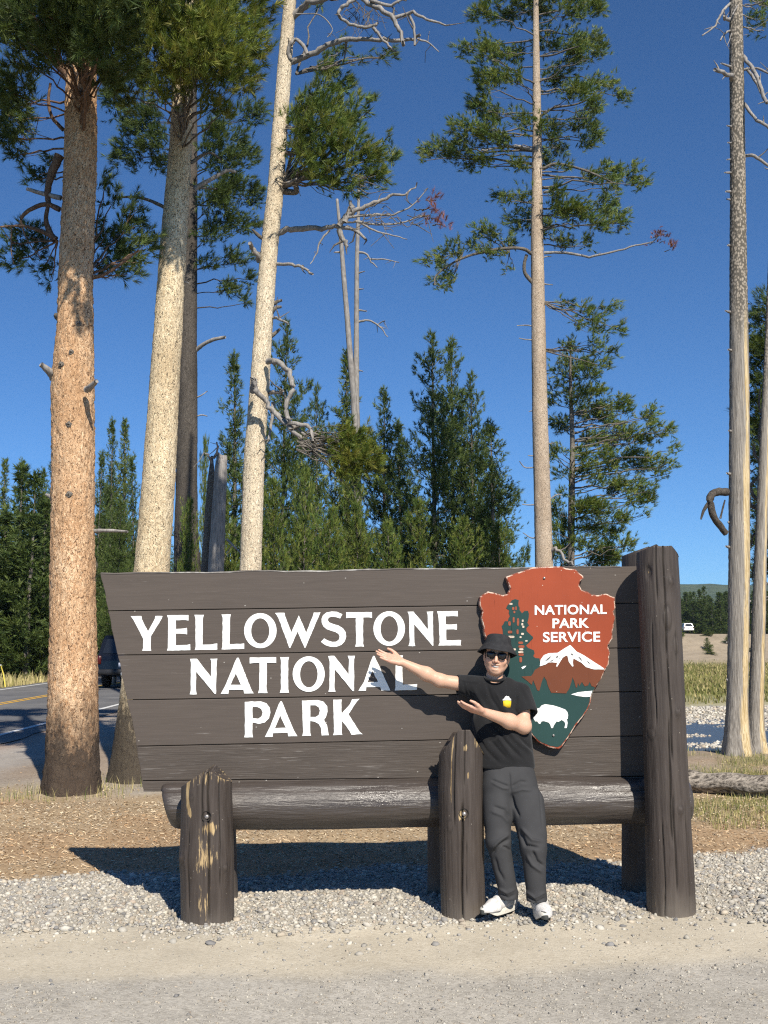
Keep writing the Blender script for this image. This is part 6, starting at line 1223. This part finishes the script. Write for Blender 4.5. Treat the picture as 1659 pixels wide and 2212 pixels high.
# ---- T-shirt
t = NT('tshirt_black'); nn = t.noise(t.co(), 120, 3); n2 = t.noise(t.co(), 9, 4); t.done(t.mix(t.mr(n2, .3, .7), (.010, .010, .011), (.016, .016, .017)), .88, .18, t.bump(nn, .2, .002)); t.b.inputs['Sheen Weight'].default_value = .12; M_TEE = t.m
sh = Field((.15, 6.74, .80), (1.08, 7.26, 1.72), .0052)
zc = lambda u, v, Y: J(u, v, Y)
for a, b, r0, r1 in [((1052, 1500, 7.085), (1056, 1560, 7.08), .084, .092), ((1110, 1506, 7.085), (1112, 1560, 7.08), .080, .092), ((1056, 1560, 7.08), (1072, 1685, 7.0), .094, .108), ((1112, 1560, 7.08), (1121, 1685, 7.0), .093, .106), ((1082, 1510, 7.075), (1094, 1630, 7.02), .095, .105)]: sh.cone(J(*a), J(*b), r0, r1, .05)
sh.cone(J(1024, 1487, 7.095), J(1120, 1496, 7.085), .058, .054, .05); sh.cone(J(1048, 1474, 7.095), J(1096, 1477, 7.09), .036, .034, .05)
SE = J(987, 1478, 7.085); nL = unit(unit(EL - SL) + np.array((0, 0, -.12))); SE2 = J(1137, 1545, 7.01); nR = unit((SE2 - SR_) + np.array((.02, -.01, 0)))
x = sh.lo[0] + np.arange(sh.n[0]) * sh.h; y = sh.lo[1] + np.arange(sh.n[1]) * sh.h; z = sh.lo[2] + np.arange(sh.n[2]) * sh.h
def sleeve(a, b, n_, r0, r1, ri):          # a tube of cloth from the shoulder, open at the cuff
    f = Field(sh.lo, sh.lo + (sh.n - 1) * sh.h, sh.h); f.n = sh.n.copy(); f.v = np.full(sh.n, .08, np.float32); f.cone(a, b + (b - a) * .8, r0, r1 + (r1 - r0) * .8, 0); f.cut(b, -np.asarray(n_)); f.cone(b - n_ * .045, b + n_ * .1, ri - .006, ri + .012, 0, True)
    k = .03; o = sh.v; d = f.v; h = np.clip(.5 + .5 * (o - d) / k, 0, 1); sh.v = o * (1 - h) + d * h - k * h * (1 - h)
sleeve(SL, SE, nL, .066, .062, .053); sleeve(SR_, SE2, nR, .060, .076, .064)
sh.cut(J(1090, 1661, 6.92), (0.02, 0, 1)); sh.cone(J(1069, 1430, 7.065), J(1069, 1453, 7.06), .064, .052, 0, True)
sh.cone(J(1096, 1664, 7.02), J(1096, 1720, 7.02), .07, .09, 0, True)
V, Qs = sh.mesh(); V = relax(V, Qs, 2, .5); N = vnormals(V, Qs)
V = folds(V, N, [([(1050, 1475), (1062, 1510), (1088, 1548), (1110, 1565)], .010, -.010), ([(1068, 1490), (1090, 1530), (1112, 1556)], .012, .008), ([(1010, 1490), (1030, 1520), (1060, 1560)], .010, -.010), ([(1018, 1478), (1045, 1525), (1075, 1575)], .012, .008), ([(1090, 1575), (1060, 1600), (1095, 1640)], .012, -.012), ([(1045, 1560), (1075, 1590), (1110, 1640)], .013, .012), ([(1060, 1556), (1090, 1600), (1130, 1640)], .011, -.013), ([(1085, 1560), (1115, 1600), (1150, 1630)], .013, .012), ([(1120, 1590), (1140, 1610), (1156, 1625)], .008, -.008), ([(1030, 1590), (1050, 1620), (1080, 1650)], .012, -.010), ([(1118, 1500), (1112, 1530), (1122, 1560)], .009, -.012), ([(1126, 1480), (1140, 1505), (1152, 1535)], .012, .006), ([(1000, 1470), (1004, 1490), (1012, 1512)], .007, -.006), ([(990, 1466), (1012, 1472), (1035, 1474)], .008, .005), ([(1040, 1655), (1100, 1655), (1156, 1655)], .004, .002)])
N = vnormals(V, Qs); V = cloth_noise(V, N, .006, 9, 5, (1, 1, .6)); V = relax(V, Qs, 1, .3)
tee = mk('t_shirt', V, M_TEE, person, quads=Qs, smooth=True)
a = np.linspace(0, 2 * np.pi, 41); col_c = J(1068.5, 1461, 7.065); rg = np.array([col_c + np.array((.060 * math.cos(q), .060 * math.sin(q) - .003, -.004 + .022 * math.sin(q))) for q in a]); Vt, Tt, Qt = tube(rg, .0095, 6); mk('collar', Vt, M_TEE, tee, tris=Tt, quads=Qt, smooth=True)
# small chest print: yellow pot with a white frothy rim, laid on the cloth
def on_cloth(u, v, lift):
    d = V - CAM; dd = d / d[:, 1:2]; U = np.stack([CU + FD * (dd @ _r) / (dd @ _f), CV - FD * (dd @ _u) / (dd @ _f)], 1); m = (np.abs(U - np.array((u, v))).max(1) < 4)
    y = V[m, 1].min() if m.any() else 6.97; return P(u, v, y - lift)
def print_patch(name, pts, mat, lift):
    q = np.array([on_cloth(u, v, lift) for u, v in pts]); c = q.mean(0); n = len(q); y0 = np.polyfit(q[:, 0], q[:, 1], 1); q[:, 1] = np.polyval(y0, q[:, 0]) - lift * .5
    c = q.mean(0); bk = q + np.array((0, .003, 0)); VV = np.vstack([q, c, bk]); mk(name, VV, mat, tee, tris=[(k, (k + 1) % n, n) for k in range(n)], quads=[(k, n + 1 + k, n + 1 + (k + 1) % n, (k + 1) % n) for k in range(n)])
M_PY = flat('print_yellow', (.72, .50, .03), .7, .2, .1); M_PW = flat('print_white', (.75, .75, .73), .7, .2, .05)
print_patch('chest_print', [(1086.5, 1514), (1087, 1521), (1088.5, 1528), (1096, 1529), (1102.5, 1528.5), (1104, 1521), (1104, 1514), (1095, 1512.5)], M_PY, .001)
print_patch('print_rim', [(1086, 1514.5), (1085.8, 1511), (1089, 1508.5), (1091, 1505), (1094, 1503), (1097, 1505), (1099, 1504), (1101, 1508), (1104, 1510), (1104.5, 1514), (1095, 1514.8)], M_PW, .0018)
# ---- trousers
t = NT('trousers_grey'); nn = t.noise(t.co(), 140, 3); n2 = t.noise(t.co(), 7, 4); t.done(t.mix(t.mr(n2, .3, .7), (.036, .036, .038), (.048, .048, .050)), .8, .2, t.bump(nn, .15, .002)); M_TR = t.m
tr = Field((.40, 6.55, .02), (1.15, 7.24, 1.08), .0058)
tr.cone(J(1072, 1668, 7.0), J(1122, 1668, 6.995), .088, .088, .05); tr.cone(J(1076, 1692, 6.98), J(1122, 1692, 6.975), .095, .095, .05)
K1, A1, K2, A2 = J(1076, 1815, 6.88), J(1098, 1930, 6.87), J(1152, 1830, 6.83), J(1159, 1938, 6.80)
tr.cone(J(1074, 1706, 6.975), K1, .098, .073, .03); tr.cone(K1, A1, .071, .055, .03); tr.cone(J(1128, 1706, 6.97), K2, .096, .076, .03); tr.cone(K2, A2, .075, .058, .03); tr.cone(J(1150, 1730, 6.93), J(1159, 1800, 6.86), .07, .062, .03)
tr.cone(A1 + np.array((0, 0, -.005)), A1 + np.array((.004, -.012, -.045)), .058, .055, .02); tr.cone(A2 + np.array((0, 0, -.005)), A2 + np.array((0, -.012, -.045)), .060, .056, .02)
tr.v = np.maximum(tr.v, -1); tr.cut((0, 0, J(1095, 1652, 7.0)[2]), (0, 0, -1))
tr.v = tr.v
zz = tr.lo[2] + np.arange(tr.n[2]) * tr.h; tr.v = np.maximum(tr.v, (J(1130, 1944, 6.83)[2] - zz)[None, None].astype(np.float32))
V, Qt_ = tr.mesh(); V = relax(V, Qt_, 2, .5); N = vnormals(V, Qt_)
V = folds(V, N, [([(1100, 1668), (1101, 1690), (1103, 1712)], .005, -.010), ([(1060, 1684), (1085, 1694), (1100, 1700)], .008, -.008), ([(1062, 1690), (1085, 1702), (1100, 1704)], .007, .007), ([(1104, 1700), (1125, 1688), (1140, 1690)], .008, -.007), ([(1104, 1712), (1128, 1706), (1150, 1708)], .008, .007), ([(1066, 1742), (1090, 1750), (1102, 1768)], .009, -.010), ([(1060, 1752), (1085, 1762), (1100, 1780)], .009, .008), ([(1060, 1848), (1078, 1826), (1102, 1812)], .009, -.014), ([(1062, 1835), (1080, 1815), (1100, 1802)], .010, .012), ([(1085, 1828), (1096, 1832), (1104, 1838)], .006, -.010), ([(1068, 1850), (1075, 1880), (1090, 1905)], .012, -.010), ([(1122, 1795), (1135, 1826), (1165, 1832)], .010, -.016), ([(1126, 1788), (1150, 1815), (1172, 1818)], .010, .012), ([(1150, 1838), (1160, 1860), (1176, 1872)], .009, -.016), ([(1138, 1846), (1150, 1868), (1172, 1886)], .010, .012), ([(1118, 1860), (1128, 1878), (1130, 1905)], .010, -.012), ([(1075, 1918), (1095, 1930), (1112, 1922)], .007, .010), ([(1078, 1930), (1098, 1940), (1114, 1932)], .006, -.010), ([(1132, 1922), (1155, 1940), (1182, 1926)], .007, .010), ([(1136, 1934), (1158, 1950), (1182, 1938)], .006, -.010), ([(1104, 1715), (1110, 1740), (1122, 1765)], .008, -.014), ([(1164, 1700), (1168, 1740), (1172, 1790)], .004, -.004)])
N = vnormals(V, Qt_); V = cloth_noise(V, N, .005, 7, 8, (1, 1, .7)); V = relax(V, Qt_, 1, .3)
trs = mk('trousers', V, M_TR, person, quads=Qt_, smooth=True)
# ---- running shoes
t = NT('shoe_knit'); nn = t.noise(t.co(), 70, 4); t.done(t.mix(t.mr(nn, .35, .65), (.46, .44, .42), (.66, .64, .61)), .8, .2, t.bump(nn, .3, .003)); M_SHOE = t.m
M_SOLE = flat('shoe_sole', (.62, .59, .52), .7, .2, .1, 60, .2); M_TOE = flat('shoe_toe_cap', (.045, .048, .045), .7, .3, .2, 60); M_OUT = flat('outsole_dark', (.03, .03, .03), .8, .2)
def shoe(heel, toe, zg, roll=0.0):
    heel = np.array((*heel[:2], zg)); d = np.array((toe[0] - heel[0], toe[1] - heel[1], 0)); d = d / np.linalg.norm(d); sd = np.array((-d[1], d[0], 0)); up = np.array((0, 0, 1.0))
    w = lambda x, y, z: heel + (d * x + sd * y + up * z) * 1.12
    f = Field(heel - .35, heel + .35, .005)
    for a, b, r0, r1 in [((.035, 0, .060), (.10, 0, .062), .034, .038), ((.10, 0, .062), (.20, .004, .047), .038, .038), ((.20, .004, .047), (.262, .004, .038), .038, .029), ((.045, 0, .06), (.06, 0, .105), .035, .036), ((.20, .016, .042), (.235, .014, .036), .03, .028), ((.09, 0, .085), (.15, 0, .068), .03, .028)]: f.cone(w(*a), w(*b), r0 * 1.12, r1 * 1.12, .02)
    f.cut(w(0, 0, .030), (0, 0, 1)); f.cone(w(.055, 0, .11), w(.055, 0, .15), .027, .03, 0, True)
    Vs, Qs_ = f.mesh(); Vs = relax(Vs, Qs_, 1, .4); N_ = vnormals(Vs, Qs_); up_ = mk('shoe', Vs, M_SHOE, person, quads=Qs_, smooth=True)
    n = 40; aa = np.linspace(0, 2 * np.pi, n, endpoint=False); X = .142 + .150 * np.cos(aa); Yw = np.sin(aa) * (.041 + .007 * np.cos(aa) + .004 * np.cos(2 * aa)) * (1 - .12 * np.cos(aa - .2) ** 2 * 0)
    tz = .028 * sstep(.20, .292, X); L = []
    for zz_, sc in ((0, .93), (.006, .99), (.022, 1.02), (.036, .97), (.040, .90)): L.append(np.array([w(.142 + (x - .142) * sc, y * sc, zz_ + q * (1 if zz_ < .03 else .7)) for x, y, q in zip(X, Yw, tz)]))
    VV = np.vstack(L); k = np.arange(n); QQ = np.vstack([np.stack([r * n + k, r * n + (k + 1) % n, (r + 1) * n + (k + 1) % n, (r + 1) * n + k], 1) for r in range(1, 4)])
    VV = np.vstack([VV, L[-1].mean(0)]); TT = [(4 * n + x, 4 * n + (x + 1) % n, 5 * n) for x in range(n)]
    mk('sole', VV, M_SOLE, up_, tris=TT, quads=QQ, smooth=True)
    V2 = np.vstack([L[0], L[1] + (L[1] - L[1].mean(0)) * .004, L[0].mean(0)]); mk('outsole', V2, M_OUT, up_, tris=[(x, 2 * n, (x + 1) % n) for x in range(n)], quads=np.stack([k, (k + 1) % n, n + (k + 1) % n, n + k], 1))
    cap = []
    for zz_, sc in ((.006, 1.03), (.022, 1.035), (.036, .985), (.043, .91)):
        cap.append([w(.142 + .150 * math.cos(q) * sc, math.sin(q) * .042 * sc, zz_ + .018) for q in np.linspace(-.5, .5, 11)])
    cap = np.array(cap).reshape(-1, 3); k = np.arange(10); mk('toe_cap', cap, M_TOE, up_, quads=np.vstack([np.stack([r * 11 + k, r * 11 + k + 1, (r + 1) * 11 + k + 1, (r + 1) * 11 + k], 1) for r in range(3)]), smooth=True)
    for i in range(5):
        x = .105 + .021 * i; z = .098 - .010 * i; Vt, Tt, Qt = tube(smooth_path([w(x, -.024, z - .010), w(x + .006, 0, z + .004), w(x - .004, .024, z - .010)], 9), .0025, 5); mk('lace', Vt, M_SOLE, up_, tris=Tt, quads=Qt, smooth=True)
    for sg in (-1, 1): Vt, Tt, Qt = tube(smooth_path([w(.10, 0, .105), w(.115, sg * .022, .113), w(.13, sg * .034, .094), w(.15, sg * .040, .070)], 9), .0024, 5); mk('lace', Vt, M_SOLE, up_, tris=Tt, quads=Qt, smooth=True)
def onz(x, y, z0): r = ray(*Sx(x, y)); k = (z0 - CAM[2]) / r[2]; return CAM + r * k
zg1 = float(H(.68, 6.85)) + .02; zg2 = float(H(.9, 6.7)) + .016
shoe(onz(2062, 3637, zg1), onz(1955, 3668, zg1), zg1); shoe(onz(2146, 3646, zg2), onz(2180, 3692, zg2), zg2)
# ------------------------------------------------------------------ vehicles and the marker stake
def prism(prof, hw, y_off=0.0):
    """side profile (y, z) extruded across the width; hw(z) = half width"""
    n = len(prof); V = np.array([(sx * hw(z), y, z) for sx in (-1, 1) for y, z in prof]); F = [tuple(range(n))[::-1], tuple(range(n, 2 * n))] + [(k, (k + 1) % n, n + (k + 1) % n, n + k) for k in range(n)]
    return V, F
M_TYRE = flat('tyre_rubber', (.02, .02, .02), .85, .2); M_RIMM = flat('wheel_rim', (.35, .35, .36), .35, .5, .1, 20, 0, .8); M_GLASS = flat('dark_glass', (.012, .014, .018), .06, .6, 0)
def vehicle(name, loc, paint, label, hitch=False, plate_=True):
    root = empty(name, loc, label, 'car'); L = np.array(loc)
    def add(nm, VF, mat, par=root, smooth=False):
        return mk(nm, VF[0] + L, mat, par, faces=VF[1], smooth=smooth)
    wid = lambda z: np.interp(z, [.35, .6, 1.0, 1.15], [.90, .97, .96, .93]); cab = lambda z: np.interp(z, [1.1, 1.8, 1.9], [.91, .74, .68])
    body = add('body', prism([(.04, .48), (0, .62), (.02, .95), (.06, 1.12), (3.3, 1.16), (4.55, 1.02), (4.78, .86), (4.80, .52), (4.6, .40), (4.25, .40), (4.2, .6), (4.0, .75), (3.65, .75), (3.45, .6), (3.4, .38), (1.5, .38), (1.45, .6), (1.25, .75), (.9, .75), (.7, .6), (.65, .42), (.2, .44)], wid), paint)
    add('cabin', prism([(.08, 1.10), (.30, 1.70), (.42, 1.82), (.9, 1.88), (2.3, 1.86), (2.6, 1.78), (3.35, 1.14)], cab), paint)
    add('rear_window', (np.array([(-.74, .105, 1.20), (.74, .105, 1.20), (.62, .27, 1.70), (-.62, .27, 1.70)]) + np.array((0, -.012, 0)), [(0, 1, 2, 3)]), M_GLASS)
    add('windscreen', (np.array([(-.78, 3.22, 1.26), (.78, 3.22, 1.26), (.66, 2.72, 1.73), (-.66, 2.72, 1.73)]) + np.array((0, .02, .012)), [(3, 2, 1, 0)]), M_GLASS)
    for sx in (-1, 1):
        for y0, y1 in ((.45, 1.25), (1.33, 2.15), (2.23, 2.85)):
            x0 = sx * (cab(1.25) + .008); x1 = sx * (cab(1.7) + .008); q = [(x0, y0 - .06, 1.24), (x0, y1 + .1, 1.24), (x1, y1 - .1, 1.68), (x1, y0 + .06, 1.68)]; add('side_window', (np.array(q), [(0, 1, 2, 3)] if sx > 0 else [(3, 2, 1, 0)]), M_GLASS)
        g = rbox((sx * .84, .015, .98), (.16, .08, .30), .02); mk('tail_light', g[0] + L, flat('tail_red', (.07, .006, .006), .3, .4), root, tris=g[1], quads=g[2])
        g = rbox((sx * 1.03, 2.95, 1.20), (.20, .12, .16), .03); mk('wing_mirror', g[0] + L, paint, root, tris=g[1], quads=g[2])
        for y in (1.08, 3.83):
            Rm = np.array(((0, 0, 1), (1, 0, 0), (0, 1, 0.0))); V, _, Q_ = lathe([(.20, -.11), (.33, -.11), (.365, -.07), (.37, 0), (.365, .07), (.33, .11), (.20, .11)], 28, (sx * .82, y, .37), Rm)
            wh = mk('wheel', V + L, M_TYRE, root, quads=Q_, smooth=True); V, _, Q_ = lathe([(0, .06), (.06, .07), (.19, .05), (.21, .09)] if sx > 0 else [(0, -.06), (.06, -.07), (.19, -.05), (.21, -.09)], 20, (sx * .82, y, .37), Rm); mk('rim', V + L, M_RIMM, wh, quads=Q_)
    g = rbox((0, -.03, .56), (1.84, .16, .20), .04); bp = mk('rear_bumper', g[0] + L, paint if not hitch else flat('bumper_dark', (.02, .02, .022), .5, .4), root, tris=g[1], quads=g[2])
    if plate_:
        g = box((-.0, -.012, .80), (.31, .012, .16)); mk('number_plate', g[0] + L, flat('plate_white', (.55, .58, .66), .5, .4, .25, 55), root, quads=g[2])
    if hitch:
        g = box((0, -.16, .42), (.08, .22, .09)); h_ = mk('tow_hitch', g[0] + L, M_TYRE, bp, quads=g[2]); V, _, Q_ = lathe([(0, .13), (.025, .12), (.03, .09), (.02, .06), (.03, .04)], 12, (0, -.24, .42)); mk('tow_ball', V + L, M_RIMM, bp, quads=Q_)
    return root
t = NT('paint_navy'); t.done((.0035, .005, .010), .22, .4); M_NAVY = t.m
t = NT('paint_white'); t.done((.75, .75, .74), .25, .5); M_CARW = t.m
vx, vy = -9.05, 38.6
vehicle('parked_car', (vx, vy, float(H(vx, vy)) + .013), M_NAVY, 'dark navy off-road car seen from behind on the shaded road', True)
p = P(1489, 1372, 217); vehicle('parked_car', (p[0], p[1], float(H(p[0], p[1])) + .02), M_CARW, 'small white car parked on the far bank across the river')
a, b = P(12, 1472, 40), P(2, 1438, 40.2); st = empty('marker_stake', a, 'thin leaning yellow roadside stake at the left edge', 'stake'); V, T_, Q_ = tube([a + np.array((0, 0, -.2)), (a + b) / 2, b], (.022, .022, .02), 6); mk('stake_pole', V, flat('stake_yellow', (.62, .50, .08)), st, tris=T_, quads=Q_)
V, T_, Q_ = tube([b, b + (b - a) * .06], (.026, .026), 6); mk('stake_tip', V, flat('stake_white', (.6, .6, .58)), st, tris=T_, quads=Q_)
# ------------------------------------------------------------------ the air in the distance
g = box((200, 1330, 86), (5200, 2700, 184)); hz = mk('haze', g[0], None, quads=g[2], label='faint blue haze over the distant ridge', cat='haze', kind='stuff')
hm = bpy.data.materials.new('air'); hm.use_nodes = True; hn = hm.node_tree.nodes; hn.remove(hn['Principled BSDF']); pv = hn.new('ShaderNodeVolumePrincipled'); pv.inputs['Color'].default_value = (.62, .78, .95, 1); pv.inputs['Density'].default_value = .00010; pv.inputs['Anisotropy'].default_value = 0.0
hm.node_tree.links.new(pv.outputs[0], hn['Material Output'].inputs['Volume']); hz.data.materials.append(hm)
